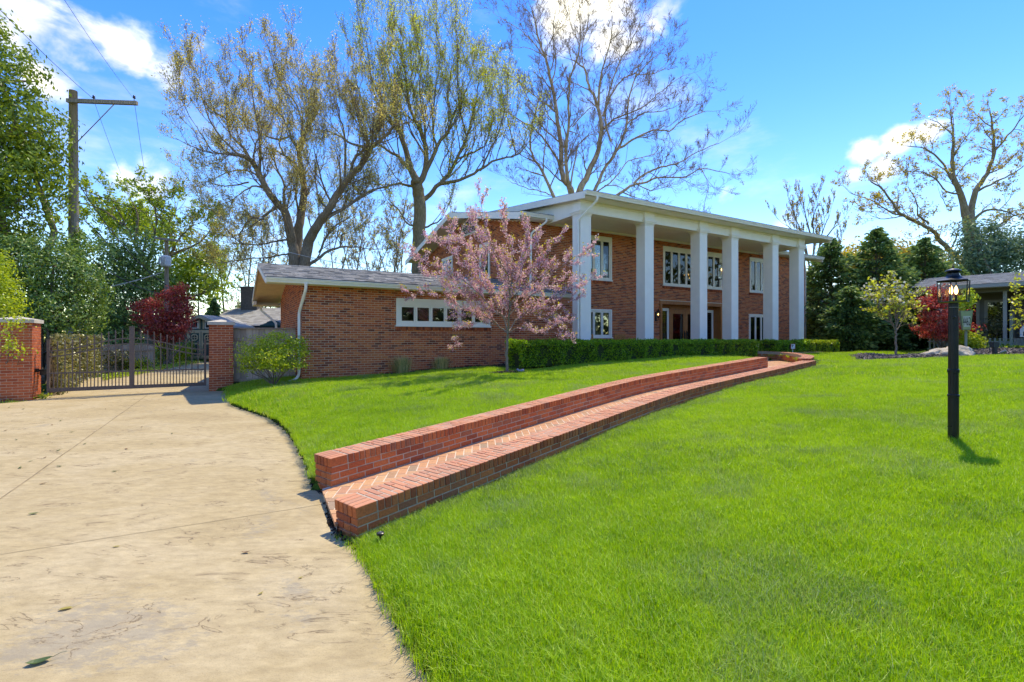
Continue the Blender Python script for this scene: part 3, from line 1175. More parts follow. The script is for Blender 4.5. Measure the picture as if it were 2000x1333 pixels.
# landing and walk to the porch
land = MB()
lp = LANDING
land.prism([(x, y, H - 0.925) for x, y in lp], (0, 0, 0.03), 0.55)
part('landing', land, M['mortar'], pth)
lb = []
LA = np.array(LANDING)
dU = Vector((0.62, 0.78, 0)).normalized()
dV = Vector((-dU.y, dU.x, 0))
for i_ in range(-10, 110):
    for j_ in range(-60, 60):
        c_ = Vector((7.6, 14.2, H - 0.893)) + dU * ((i_ + .5 * (j_ % 2)) * .2035) + dV * (j_ * .1035)
        cs = [c_ + dU * a_ * .098 + dV * b_ * .048 for a_ in (-1, 1) for b_ in (-1, 1)]
        if inside(LA, [q.x for q in cs], [q.y for q in cs]).all():
            lb.append((c_ + UP * random.uniform(-.001, .001), dU * .097, dV * .0468, UP * .006, random.random(), False))
mb = MB()
mb.boxes([tuple(q[0]) for q in lb], [tuple(q[1]) for q in lb], [tuple(q[2]) for q in lb], [tuple(q[3]) for q in lb], [q[4] for q in lb])
part('landing_brickwork', mb, M['paver'], pth, kind='stuff')

# ------------------------------------------------------------------ the brick house (frame: u along the front, v back, z over the eye)
HB = Vector((10.0, 14.6, H - 1.4))
house = thing('brick_house', 'two storey red brick house with six white columns and a low wing', 'house', HB, TH)
VW, VM = 14.857, 15.79                               # fronts of the wing and of the main house
hx = lambda z: H + z


def hbox(name, mat, *bx, parent=None, r=None, smooth=False):
    """axis aligned boxes in house coordinates (u0,u1,v0,v1,z0,z1 over the eye)"""
    mb = MB()
    for q in bx:
        mb.box(q[0], q[1], q[2], q[3], hx(q[4]), hx(q[5]), r)
    return part(name, mb, mat, parent or house, smooth)


def wall_boxes(mb, s0, s1, z0, z1, holes, v0, v1, axis_u=True, fix=None):
    """a wall slab with rectangular holes, as abutting boxes"""
    zs = sorted(set([z0, z1] + [z for h in holes for z in (h[2], h[3]) if z0 < z < z1]))
    for a, c in zip(zs[:-1], zs[1:]):
        zc = (a + c) / 2
        cuts = sorted([(h[0], h[1]) for h in holes if h[2] < zc < h[3]])
        x = s0
        for h0, h1 in cuts + [(s1, s1)]:
            if h0 > x + 1e-4:
                if axis_u:
                    mb.box(x, h0, v0, v1, hx(a), hx(c))
                else:
                    mb.box(v0, v1, x, h0, hx(a), hx(c))
            x = max(x, h1)


def courses(s0, s1, z0, z1, holes, face, axis_u=True, top=None, sign=-1, first=0.0):
    """running bond on a wall; face: coordinate of the mortar plane; returns bricks for lay(). top(s): roof line"""
    out = []
    n = int((z1 - z0) / 0.0677)
    for k in range(n):
        z = z1 - 0.034 - k * 0.0677
        s = s0 + first - (0.1015 if k % 2 else 0.0)
        while s < s1:
            segs = [(max(s, s0), min(s + 0.191, s1))]
            for h in holes:
                if h[2] - 0.012 < z < h[3] + 0.012:
                    new = []
                    for a, c in segs:
                        if c <= h[0] or a >= h[1]:
                            new.append((a, c))
                        else:
                            if a < h[0] - 0.03:
                                new.append((a, h[0] - 0.008))
                            if c > h[1] + 0.03:
                                new.append((h[1] + 0.008, c))
                    segs = new
            for a, c in segs:
                if c - a < 0.025:
                    continue
                if top is not None:
                    if z > top((a + c) / 2) - 0.04:
                        continue
                d = 0.02 + random.uniform(-0.0012, 0.0012)
                hw_ = (c - a) / 2
                zz = hx(z) + random.uniform(-0.0008, 0.0008)
                cen = ((a + c) / 2, face + sign * 0.0022 - sign * d + random.uniform(-0.001, 0.001), zz) if axis_u else (face + sign * 0.0022 - sign * d, (a + c) / 2, zz)
                out.append((cen, (hw_, 0, 0) if axis_u else (0, hw_, 0), (0, d, 0) if axis_u else (d, 0, 0), (0, 0, 0.0278), random.random(), (c - a) > 0.185))
            s += 0.2035
    return out


# windows cut in the fronts: u0, u1, z0, z1, sashes
WING_WIN = (4.54, 7.80, 0.365, 1.24)
UPPER_L = (12.16, 14.08, 2.39, 4.23)
LOWER_L = (12.16, 14.08, 0.00, 1.205)
CENTRE = (17.13, 21.22, 2.38, 4.19)
UPPER_R = (23.45, 25.50, 2.37, 4.20)
LOWER_R = (23.40, 25.50, -0.45, 1.24)
ENTRY = (16.92, 21.25, -0.70, 1.70)
main_holes = [UPPER_L, LOWER_L, CENTRE, UPPER_R, LOWER_R, ENTRY]

# backing walls (mortar shows between the bricks)
mb = MB()
wall_boxes(mb, 1.862, 10.506, -1.6, 1.50, [WING_WIN], VW + 0.006, VW + 0.25)
mb.box(10.25, 10.506, VW + 0.252, VM + 0.001, hx(-1.6), hx(1.5))
part('wing_wall', mb, M['mortar'], house)
mb = MB()
wall_boxes(mb, 10.05, 28.6, -1.3, 4.58, main_holes, VM + 0.006, VM + 0.25)
part('front_wall', mb, M['mortar'], house)

WR = lambda v: 1.62 + 0.236 * (v - 14.45) if v < 17.97 else 2.451 - 0.236 * (v - 17.97)        # top of the wing's roof
MRF = lambda v: 4.61 + 0.216 * (v - 15.3) if v < 21.84 else 6.02 - 0.216 * (v - 21.84)           # main roof
PRF = lambda v: 4.97 + 0.119 * (v - 13.05)                                                     # portico roof

# gable walls as solid slabs
mb = MB()
mb.prism([(1.868, v, hx(z)) for v, z in ((VW + 0.25, -1.7), (21.07, -1.7), (21.07, WR(21.07) - 0.12), (17.97, WR(17.97) - 0.12), (VW + 0.25, WR(VW + .25) - 0.12))], (0.25, 0, 0))
part('gable_wall', mb, M['mortar'], house)
mb = MB()
G1, G2 = (23.2, 24.6, 2.62, 4.23), (19.12, 20.1, 2.62, 4.26)
mb.prism([(10.05, v, hx(z)) for v, z in ((VM + 0.25, -1.3), (27.9, -1.3), (27.9, MRF(27.9) - 0.22), (21.84, MRF(21.84) - 0.22), (VM + .25, MRF(VM + .25) - 0.22))], (0.25, 0, 0))
part('gable_wall', mb, M['mortar'], house)
# rear and far walls, plain
mb = MB()
mb.box(10.3, 28.6, 27.65, 27.9, hx(-1.3), hx(4.4))
mb.box(28.35, 28.6, VM + 0.25, 27.65, hx(-1.3), hx(4.4))
mb.box(2.12, 10.0, 20.82, 21.07, hx(-1.7), hx(1.4))
part('rear_wall', mb, M['brick'], house)
mb = MB()
mb.box(10.5, 28.3, VM + 3.2, VM + 3.3, hx(-0.7), hx(4.3))
mb.box(2.2, 10.0, VW + 3.0, VW + 3.1, hx(-1.2), hx(1.3))
mb.box(10.32, 28.3, VM + 0.26, VM + 3.2, hx(1.9), hx(2.1))
part('room_partition', mb, M['room'], house)

B = courses(1.855, 10.512, -1.55, 1.49, [WING_WIN, (4.50, 7.84, 0.264, 0.365)], VW)
wing_bricks = list(B)
B = courses(10.04, 28.6, -0.75, 4.45, main_holes + [(h[0] - 0.03, h[1] + 0.03, h[2] - 0.1, h[2]) for h in (UPPER_L, LOWER_L, CENTRE, UPPER_R)], VM)
B += courses(VW + 0.12, 21.07, -1.6, 2.4, [], 1.862, False, lambda v: WR(v) - 0.2)
B += courses(VM + 0.03, 27.9, 1.0, 6.0, [G1, G2, (20.3, 22.12, 4.94, 5.72)], 10.042, False, lambda v: MRF(v) - 0.24)
for h, f in ((WING_WIN, VW), (UPPER_L, VM), (LOWER_L, VM), (CENTRE, VM), (UPPER_R, VM)):     # bricks on edge under the sills
    s = h[0] - 0.03
    while s < h[1] + 0.0:
        B.append(((s + 0.029, f + 0.018, hx(h[2] - 0.055)), (0.029, 0, 0), (0, 0.045, 0), (0, 0, 0.052), random.random() * 0.5, False))
        s += 0.0677
lay(wing_bricks + B, house, M['brick'], 300, key=hw(3.2, VW, -0.4) if False else Vector((1.86, 14.85, hx(0.1))))


# ---- windows
def louvres(mb, u0, u1, v, z0, z1, pitch=0.075, tilt=0.03):
    n = int((z1 - z0) / pitch)
    for k in range(n):
        z = z0 + (k + 0.5) * (z1 - z0) / n
        mb.boxes([((u0 + u1) / 2, v, hx(z))], ((u1 - u0) / 2, 0, 0), (0, 0.028, tilt), (0, -0.004, 0.0045), [0.5])


def window(h, face, nsash, shutters=(), mat='cream', kind='louvre', heavy=0.085, parent_label=None, top_extra=0.0):
    u0, u1, z0, z1 = h
    fr = MB()
    d0, d1 = face - 0.022, face + 0.09
    bt, bb = heavy + top_extra, heavy
    fr.box(u0, u0 + heavy, d0, d1, hx(z0), hx(z1))
    fr.box(u1 - heavy, u1, d0, d1, hx(z0), hx(z1))
    fr.box(u0 + heavy, u1 - heavy, d0, d1, hx(z1 - bt), hx(z1))
    fr.box(u0 + heavy, u1 - heavy, d0, d1, hx(z0), hx(z0 + bb))
    fr.box(u0 + 0.03, u1 - 0.03, d0 - 0.012, d0, hx(z1 - 0.045), hx(z1 - 0.02))
    root = part('window', fr, M[mat], house)
    sl = MB()
    sl.box(u0 - 0.02, u1 + 0.02, d0 - 0.035, d0 - 0.001, hx(z0 - 0.005), hx(z0 + 0.045))
    part('sill', sl, M[mat], root)
    w = (u1 - u0 - 2 * heavy) / nsash
    st = 0.055
    for k in range(nsash):
        a, c = u0 + heavy + k * w, u0 + heavy + (k + 1) * w
        zb, zt = z0 + bb, z1 - bt
        s_ = MB()
        e = 0.003
        s_.box(a + e, a + st, d0 + 0.02, d1 - 0.02, hx(zb), hx(zt))
        s_.box(c - st, c - e, d0 + 0.02, d1 - 0.02, hx(zb), hx(zt))
        s_.box(a + st, c - st, d0 + 0.02, d1 - 0.02, hx(zb), hx(zb + st))
        s_.box(a + st, c - st, d0 + 0.02, d1 - 0.02, hx(zt - st), hx(zt))
        part('sash', s_, M[mat], root)
        g_ = MB()
        g_.box(a + st, c - st, face + 0.028, face + 0.032, hx(zb + st), hx(zt - st))
        part('pane', g_, M['glass'], root)
        if k in shutters:
            l_ = MB()
            if kind == 'curtain':
                n = 14
                V = []
                for q in range(n + 1):
                    uu = a + 0.03 + (c - a - 0.06) * q / n
                    V += [(uu, face + 0.22 + 0.03 * (q % 2), hx(zb)), (uu, face + 0.22 + 0.03 * (q % 2), hx(zt))]
                l_.add(V, [(2 * q, 2 * q + 2, 2 * q + 3, 2 * q + 1) for q in range(n)])
                part('curtain', l_, M['curtain'], root)
            else:
                louvres(l_, a + 0.04, c - 0.04, face + 0.068, zb + 0.02, zt - 0.02)
                part('louvre', l_, M['shutter' if kind == 'louvre' else 'green_shutter'], root)
    return root


window(WING_WIN, VW, 6, (), heavy=0.12, top_extra=0.10)
window(UPPER_L, VM, 4, (0, 1, 2), top_extra=0.06)
window(LOWER_L, VM, 4, (2,), kind='curtain')
window(CENTRE, VM, 8, (7,), top_extra=0.09)
window(UPPER_R, VM, 4, (1, 3), kind='curtain', top_extra=0.06)
window(LOWER_R, VM, 4, (0, 2, 3), kind='green')


def gable_window(h, nsash):
    v0, v1, z0, z1 = h
    u = 10.042
    fr = MB()
    for a, c, e, f_ in ((v0, v0 + .09, z0, z1), (v1 - .09, v1, z0, z1), (v0 + .09, v1 - .09, z1 - .11, z1), (v0 + .09, v1 - .09, z0, z0 + .09)):
        fr.box(u - 0.05, u + 0.005, a, c, hx(e), hx(f_))
    root = part('window', fr, M['cream'], house)
    w = (v1 - v0 - .18) / nsash
    for k in range(nsash):
        a, c = v0 + .09 + k * w, v0 + .09 + (k + 1) * w
        s_ = MB()
        for p in ((a, a + .05, z0 + .09, z1 - .11), (c - .05, c, z0 + .09, z1 - .11), (a + .05, c - .05, z1 - .16, z1 - .11), (a + .05, c - .05, z0 + .09, z0 + .14)):
            s_.box(u - 0.036, u + 0.004, p[0] + .002, p[1] - .002, hx(p[2]), hx(p[3]))
        part('sash', s_, M['cream'], root)
        g_ = MB()
        g_.box(u - 0.016, u - 0.012, a + .05, c - .05, hx(z0 + .14), hx(z1 - .16))
        part('pane', g_, M['glass'], root)
        b_ = MB()
        b_.box(u - 0.008, u - 0.002, a + .05, c - .05, hx(z0 + .14), hx(z1 - .16))
        part('blind', b_, M['dark'], root)


gable_window(G1, 3)
gable_window(G2, 2)

# gable vent: louvres under a half-round head
vc_, vr = 21.2, 0.90
fr = MB()
arc = [(10.0, vc_ + (vr + .05) * math.cos(a), hx(4.95 + (0.68 + .05) * math.sin(a))) for a in np.linspace(0, math.pi, 17)]
arci = [(10.0, vc_ + vr * math.cos(a), hx(4.98 + 0.66 * math.sin(a))) for a in np.linspace(0, math.pi, 17)]
for q in range(16):
    fr.prism([arc[q], arc[q + 1], arci[q + 1], arci[q]], (0.05, 0, 0), 0.5)
fr.box(10.0, 10.05, vc_ - vr - .05, vc_ + vr + .05, hx(4.93), hx(4.98))
vent = part('gable_vent', fr, M['cream'], house)
bk = MB()
bk.prism([(10.034, p[1], p[2]) for p in arci], (0.004, 0, 0), 0.5)
part('vent_back', bk, M['dark'], vent)
for k in range(8):
    z = 5.0 + k * 0.079
    half = vr * math.sqrt(max(0, 1 - ((z - 4.98 + 0.03) / 0.66) ** 2))
    if half > 0.05:
        s_ = MB()
        s_.boxes([(10.012, vc_, hx(z + 0.02))], (0, half, 0), (0.016, 0, 0.014), (-0.003, 0, 0.004), [0.5])
        part('slat', s_, M['cream'], vent)

# ---- roofs
def roof(name, prof, u0, u1, mat_top, under, t=0.10):
    """roof plate following prof [(v, z)] from u0 to u1: dark top sheet and a painted body"""
    mb = MB()
    n = len(prof)
    mb.prism([(u0, v, hx(z - 0.012)) for v, z in prof] + [(u0, v, hx(z - t)) for v, z in prof[::-1]], (u1 - u0, 0, 0), 0.5)
    root = part(name, mb, under, house)
    tp = MB()
    tp.prism([(u0 - 0.015, v, hx(z + 0.006)) for v, z in prof] + [(u0 - 0.015, v, hx(z - 0.014)) for v, z in prof[::-1]], (u1 - u0 + 0.03, 0, 0), 0.35)
    part('roofing', tp, mat_top, root)
    return root


def rake(u, prof, depth, w=0.035):
    """barge board down a gable edge"""
    mb = MB()
    for (v0, z0), (v1, z1) in zip(prof[:-1], prof[1:]):
        mb.prism([(u, v0, hx(z0 - 0.016)), (u, v1, hx(z1 - 0.016)), (u, v1, hx(z1 - depth)), (u, v0, hx(z0 - depth))], (w, 0, 0), 0.5)
    return part('barge_board', mb, M['white'], house)


wp = [(14.46, WR(14.46)), (17.97, WR(17.97)), (21.9, WR(21.9))]
wroof = roof('wing_roof', wp, 0.95, 9.9, M['shingle'], M['tan'])
rake(0.905, wp, 0.16)
mb = MB()
mb.prism([(9.9, v, hx(WR(v) - 0.012)) for v in (14.46, 15.76)] + [(9.9, v, hx(WR(v) - .1)) for v in (15.76, 14.46)], (1.2, 0, 0), 0.35)
part('wing_roof_end', mb, M['shingle'], house)
# wing shingles, row over row, on the slope the street sees
sh = MB()
nrow, per = 26, 0.305
for r_ in range(nrow):
    v0 = 14.44 + r_ * (17.99 - 14.44) / nrow
    v1 = v0 + (17.99 - 14.44) / nrow
    u = 0.90 + random.uniform(-0.3, 0)
    ulim = 11.12 if v1 < 15.7 else 9.97
    while u < ulim:
        w = random.choice((0.16, 0.2, 0.26, 0.31, 0.36))
        a, c = max(u, 0.90), min(u + w, ulim)
        if c - a > 0.02:
            t = random.choice((0.006, 0.009, 0.014))
            z0, z1 = hx(WR(v0)) + t + 0.006, hx(WR(v1)) + 0.006 + 0.003
            V = [(a, v0 - 0.006, z0 - t), (c, v0 - 0.006, z0 - t), (c, v0 - 0.006, z0), (a, v0 - 0.006, z0), (a, v1, z1), (c, v1, z1)]
            sh.add(V, [(0, 1, 2, 3), (3, 2, 5, 4)], random.random())
            sh.add(np.zeros((0, 3)), [(-6, -3, -2), (-5, -1, -4)], random.random())
        u += w
part('shingles', sh, M['shingle'], wroof, kind='stuff')
# boards under the wing's rake overhang
for r_ in range(22):
    v = 21.85 - r_ * 0.172
    sb_ = MB()
    sb_.prism([(0.952, v, hx(WR(v) - 0.103)), (0.952, v - 0.166, hx(WR(v - .166) - 0.103)), (0.952, v - 0.166, hx(WR(v - .166) - 0.122)), (0.952, v, hx(WR(v) - 0.115))], (0.91, 0, 0), 0.5)
    part('soffit_board', sb_, M['tan'], wroof)
mb = MB()
mb.box(0.92, 1.02, 20.9, 21.95, hx(1.26), hx(WR(21.9) - 0.12))
mb.box(1.02, 1.86, 21.85, 21.95, hx(1.26), hx(WR(21.9) - 0.1))
mb.box(1.02, 1.86, 21.07, 21.85, hx(1.26), hx(1.29))
part('soffit_box', mb, M['tan'], wroof)
# front soffit
hbox('soffit', M['white'], (0.95, 11.1, 14.47, VW - 0.01, 1.475, 1.495))

mp_ = [(15.3, 4.61), (21.84, 6.02), (28.4, 4.60)]
roof('main_roof', mp_, 9.27, 29.45, M['darkstrip'], M['ceiling'], 0.12)
rake(9.225, mp_, 0.27)
rake(29.45, mp_, 0.27)
pp_ = [(13.05, PRF(13.05)), (21.7, PRF(21.7))]
roof('portico_roof', pp_, 10.46, 25.85, M['darkstrip'], M['white'], 0.06)
rake(10.42, pp_, 0.25)
rake(25.85, pp_, 0.25)
# white side walls between the portico beam and its roof
for u in (10.70, 24.0):
    mb = MB()
    mb.prism([(u, 13.62, hx(4.38)), (u, 15.76, hx(4.38)), (u, 15.76, hx(MRF(15.76) - 0.05)), (u, 21.4, hx(MRF(21.4) - .05)), (u, 21.4, hx(PRF(21.4) - 0.07)), (u, 13.62, hx(PRF(13.62) - 0.07))], (0.3, 0, 0), 0.5)
    part('portico_side', mb, M['white'], house)
hbox('front_beam', M['white'], (10.70, 24.3, 13.62, 13.94, 4.40, 4.86))
hbox('portico_ceiling', M['ceiling'], (11.0, 24.0, 13.94, 15.775, 4.46, 4.50))
hbox('ceiling_trim', M['white'], (11.0, 24.0, 15.70, 15.775, 4.385, 4.458))
hbox('eave_soffit', M['white'], (10.5, 25.8, 13.08, 13.64, 4.815, 4.835), (24.3, 25.8, 13.64, 15.3, 4.815, 4.835))
hbox('eave_soffit', M['white'], (24.3, 29.4, 15.3, 15.78, 4.44, 4.46), (9.3, 10.69, 15.3, 15.78, 4.44, 4.46))
# mouldings along the front beam
hbox('beam_moulding', M['white'], (10.68, 24.32, 13.585, 13.62, 4.40, 4.44), (10.68, 24.32, 13.57, 13.62, 4.74, 4.81))


def gutter(u0, u1, v, z0, z1, parent=None):
    mb = MB()
    h = z1 - z0
    prof = [(0.0, z0), (-0.055, z0), (-0.07, z0 + h * .35), (-0.09, z0 + h * .6), (-0.095, z0 + h * .8), (-0.115, z0 + h * .86), (-0.115, z1), (0.0, z1)]
    mb.prism([(u0, v + a, hx(z)) for a, z in prof], (u1 - u0, 0, 0), 0.5)
    o = part('gutter', mb, M['gutter'], house)
    g_ = MB()
    g_.box(u0 + .01, u1 - .01, v - 0.105, v + 0.03, hx(z1 + 0.001), hx(z1 + 0.022))
    part('gutter_guard', g_, M['darkstrip'], o)


gutter(0.93, 11.12, 14.455, 1.485, 1.612)
gutter(10.44, 25.88, 13.05, 4.83, 4.965)
gutter(9.24, 10.69, 15.3, 4.47, 4.605)
gutter(24.32, 29.47, 15.3, 4.47, 4.605)


def downspout(path, label=None):
    mb = MB()
    prof = [(-0.032, -0.042), (-0.012, -0.047), (0.012, -0.047), (0.032, -0.042), (0.037, 0), (0.032, 0.042), (-0.032, 0.042), (-0.037, 0)]
    P_ = [Vector((u, v, hx(z))) for u, v, z in path]
    pts = [P_[0]]
    for q in range(1, len(P_) - 1):
        a, c, e = P_[q - 1], P_[q], P_[q + 1]
        r_ = min(0.09, (a - c).length / 2.2, (e - c).length / 2.2)
        p, s_ = c + (a - c).normalized() * r_, c + (e - c).normalized() * r_
        pts += [p, p.lerp(c, .5).lerp(c.lerp(s_, .5), .5), s_]
    pts.append(P_[-1])
    mb.sweep(prof, pts, 0.5, up=Vector((0.3, 0.9, 0.05)))
    return part('downspout', mb, M['gutter'], house)


downspout([(1.90, 14.40, 1.50), (1.90, 14.42, 1.34), (1.79, 14.93, 0.72), (1.79, 14.93, -1.05), (1.66, 14.90, -1.18), (1.52, 14.86, -1.2)])
downspout([(10.93, 12.99, 4.84), (10.93, 12.99, 4.70), (10.60, 13.62, 4.10), (10.60, 13.62, -0.62)])
downspout([(10.38, 15.24, 4.48), (10.38, 15.24, 4.36), (10.01, 15.72, 3.98), (9.97, 15.72, 1.75)])
downspout([(27.4, 15.24, 4.48), (27.4, 15.24, 4.34), (28.66, 15.85, 4.0), (28.66, 15.85, 2.0), (28.66, 15.85, -0.7)])
downspout([(1.2, 21.6, 1.27), (1.2, 21.6, 1.1), (1.72, 21.3, 0.6), (1.72, 21.3, -1.2)])

# ---- columns with capital and base
COLS = (10.654, 13.726, 16.815, 18.857, 21.821, 23.940)
S_ = 0.46
col0 = None
for k, u in enumerate(COLS):
    if k == 0:
        mb = MB()
        mb.box(u, u + S_, 13.54, 13.54 + S_, hx(-0.62), hx(4.34))
        c = part('column', mb, M['white'], house)
        cp = MB()
        for g_, a, b_ in ((0.018, 4.28, 4.31), (0.03, 4.34, 4.37), (0.055, 4.37, 4.42), (0.085, 4.42, 4.50)):
            cp.box(u - g_, u + S_ + g_, 13.54 - g_, 13.54 + S_ + g_, hx(a), hx(b_))
        cp.box(u - 0.02, u + S_ + 0.02, 13.54 - 0.02, 13.54 + S_ - 0.05, hx(4.50), hx(4.812))
        part('capital', cp, M['white'], c)
        bs = MB()
        bs.box(u - 0.03, u + S_ + 0.03, 13.51, 13.57 + S_, hx(-0.45), hx(-0.41))
        bs.box(u - 0.055, u + S_ + 0.055, 13.485, 13.595 + S_, hx(-0.52), hx(-0.45))
        bs.box(u - 0.085, u + S_ + 0.085, 13.455, 13.625 + S_, hx(-0.66), hx(-0.52))
        part('column_base', bs, M['white'], c)
        col0 = c
    else:
        c = copy_tree(col0, house)
        c.location.x += u - COLS[0]
hbox('porch_floor', M['paver'], (10.55, 24.9, 12.9, VM - 0.01, -1.2, -0.65))

# ---- entry: timber lined recess, double door, two sidelights
u0, u1, z0, z1 = ENTRY
rb = VM + 0.42
hbox('recess_back', M['brick'], (u0 - .2, u1 + .2, rb + 0.08, rb + 0.25, -0.7, 1.9))
fr = MB()
fr.box(u0, u0 + .13, VM - .04, VM + .10, hx(z0), hx(z1))
fr.box(u1 - .13, u1, VM - .04, VM + .10, hx(z0), hx(z1))
fr.box(u0 + .13, u1 - .13, VM - .04, VM + .10, hx(z1 - .15), hx(z1))
fr.box(u0 + .06, u0 + .11, VM + .10, rb, hx(z0), hx(z1 - .1))
fr.box(u1 - .11, u1 - .06, VM + .10, rb, hx(z0), hx(z1 - .1))
fr.box(u0 + .11, u1 - .11, VM + .10, rb, hx(z1 - .12), hx(z1 - .08))
ent = part('entry_surround', fr, M['doorwood'], house)
for a, c in ((u0 + .14, u0 + 1.02), (u1 - 1.02, u1 - .14)):
    s_ = MB()
    s_.box(a, a + .11, rb - .03, rb + .07, hx(z0), hx(1.40))
    s_.box(c - .11, c, rb - .03, rb + .07, hx(z0), hx(1.40))
    s_.box(a + .11, c - .11, rb - .03, rb + .07, hx(1.27), hx(1.40))
    s_.box(a + .11, c - .11, rb - .03, rb + .07, hx(z0), hx(z0 + .2))
    sd = part('sidelight', s_, M['white'], house)
    g_ = MB()
    g_.box(a + .11, c - .11, rb + .0, rb + .004, hx(z0 + .2), hx(1.27))
    part('pane', g_, M['glass'], sd)
    l_ = MB()
    louvres(l_, a + .12, c - .12, rb + .034, z0 + .22, 1.25, 0.085, 0.024)
    part('louvre', l_, M['green_shutter'] if a < 18 else M['shutter'], sd)
jm = MB()
jm.box(u0 + 1.03, u0 + 1.15, rb - .05, rb + .07, hx(z0), hx(1.45))
jm.box(u1 - 1.15, u1 - 1.03, rb - .05, rb + .07, hx(z0), hx(1.45))
jm.box(u0 + 1.15, u1 - 1.15, rb - .05, rb + .07, hx(1.36), hx(1.45))
jm.box(u0 + .11, u1 - .11, rb - .02, rb + .07, hx(1.452), hx(z1 - .121))
part('door_jamb', jm, M['doorwood'], house)
um = (u0 + u1) / 2
for sg in (-1, 1):
    a, c = (u0 + 1.155, um - .004) if sg < 0 else (um + .004, u1 - 1.155)
    d_ = MB()
    d_.box(a, a + .15, rb - .02, rb + .035, hx(z0 + .05), hx(1.355))
    d_.box(c - .15, c, rb - .02, rb + .035, hx(z0 + .05), hx(1.355))
    d_.box(a + .15, c - .15, rb - .02, rb + .035, hx(1.16), hx(1.355))
    d_.box(a + .15, c - .15, rb - .02, rb + .035, hx(z0 + .05), hx(z0 + .38))
    dr = part('door', d_, M['doorwood'], house)
    g_ = MB()
    g_.box(a + .15, c - .15, rb + .0, rb + .005, hx(z0 + .38), hx(1.16))
    part('pane', g_, M['glass'], dr)
    h_ = MB()
    uu = c - .075 if sg < 0 else a + .075
    h_.tube([(uu, rb - .02, hx(0.30)), (uu, rb - .07, hx(0.27)), (uu, rb - .08, hx(0.05)), (uu, rb - .07, hx(-0.17)), (uu, rb - .02, hx(-0.20))], 0.016, 8)
    h_.box(uu - .03, uu + .03, rb - .028, rb - .02, hx(-.3), hx(.36))
    part('handle', h_, M['black'], dr)
dk = MB()
dk.box(u0 + 1.2, u1 - 1.2, rb + .06, rb + .075, hx(z0), hx(1.4))
part('door_blind', dk, M['curtain'], house)


# ---- lights of the house: sconces on the wall and a lantern under the ceiling
def wall_lantern(u, z, label):
    root = thing('wall_lantern', label, 'wall lamp', (u, VM - 0.004, hx(z - .32)), TH, 'lanterns either side of the entry')
    v = VM - 0.16
    a = MB()
    a.box(u - .05, u + .05, VM - .022, VM - .004, hx(z - .30), hx(z + .12))
    a.tube([(u, VM - .02, hx(z - .22)), (u, VM - .09, hx(z - .29)), (u, v, hx(z - .26)), (u, v, hx(z - .17))], 0.011, 6)
    a.tube([(u, VM - .02, hx(z + .10)), (u, VM - .09, hx(z + .16)), (u, v, hx(z + .22))], 0.009, 6)
    part('bracket', a, M['black'], root)
    c = MB()
    c.lathe([(0.0, .27), (.012, .26), (.012, .23), (.04, .21), (.035, .19), (.06, .17), (.10, .12), (.105, .11), (0.0, .11)], (u, v, hx(z)), 8)
    c.lathe([(0.0, -.17), (.03, -.16), (.05, -.13), (.095, -.12), (.095, -.11), (0, -.11)], (u, v, hx(z)), 8)
    for k in range(6):
        q = k * math.pi / 3
        c.box(u + .088 * math.cos(q) - .006, u + .088 * math.cos(q) + .006, v + .088 * math.sin(q) - .006, v + .088 * math.sin(q) + .006, hx(z - .11), hx(z + .11))
    part('cage', c, M['black'], root)
    g_ = MB()
    g_.lathe([(.078, -.11), (.078, .11)], (u, v, hx(z)), 6)
    part('glass', g_, M['lampglass'], root)
    b_ = MB()
    b_.lathe([(0, -.04), (.018, -.03), (.022, 0), (.012, .03), (0, .05)], (u, v, hx(z)), 8)
    part('bulb', b_, M['bulb'], root, True)


wall_lantern(16.66, 1.06, 'black wall lantern beside the entry, next to the green shuttered sidelight')
wall_lantern(21.52, 1.06, 'black wall lantern half hidden behind the fourth column')

pu, pv = 20.02, 14.75
pend = thing('pendant_lantern', 'large round black lantern hanging on a rod under the portico', 'hanging lamp', (pu, pv, hx(2.72)), TH)
a = MB()
a.tube([(pu, pv, hx(4.46)), (pu, pv, hx(3.72))], 0.010, 6)
a.lathe([(0, 4.46), (.07, 4.458), (.06, 4.43), (.012, 4.42)], (pu, pv, H), 12)
a.lathe([(.012, 3.78), (.035, 3.74), (.03, 3.68), (.05, 3.64), (.09, 3.56), (.045, 3.52), (.05, 3.46)], (pu, pv, H), 12)
part('rod', a, M['black'], pend)
c = MB()
for z in (2.74, 3.42):
    c.lathe([(.285, z), (.30, z), (.30, z + .03), (.285, z + .03), (.285, z)], (pu, pv, H), 24)
for k in range(6):
    q = k * math.pi / 3 + .3
    c.box(pu + .29 * math.cos(q) - .009, pu + .29 * math.cos(q) + .009, pv + .29 * math.sin(q) - .009, pv + .29 * math.sin(q) + .009, hx(2.74), hx(3.44))
    c.tube([(pu + .29 * math.cos(q), pv + .29 * math.sin(q), hx(3.44)), (pu + .03 * math.cos(q), pv + .03 * math.sin(q), hx(3.60))], 0.008, 5)
part('cage', c, M['black'], pend)
g_ = MB()
g_.lathe([(.275, 2.78), (.275, 3.42)], (pu, pv, H), 20)
part('glass', g_, M['lampglass'], pend)
for k in range(6):
    q = k * math.pi / 3
    x_, y_ = pu + .12 * math.cos(q), pv + .12 * math.sin(q)
    b0 = 2.95 if k % 2 else 3.14
    b_ = MB()
    b_.lathe([(.014, b0 - .13), (.014, b0)], (x_, y_, H), 6)
    part('candle', b_, M['candle'], pend)
    b_ = MB()
    b_.lathe([(0, b0), (.02, b0 + .02), (.024, b0 + .05), (.012, b0 + .09), (0, b0 + .11)], (x_, y_, H), 8)
    part('bulb', b_, M['bulb'], pend, True)


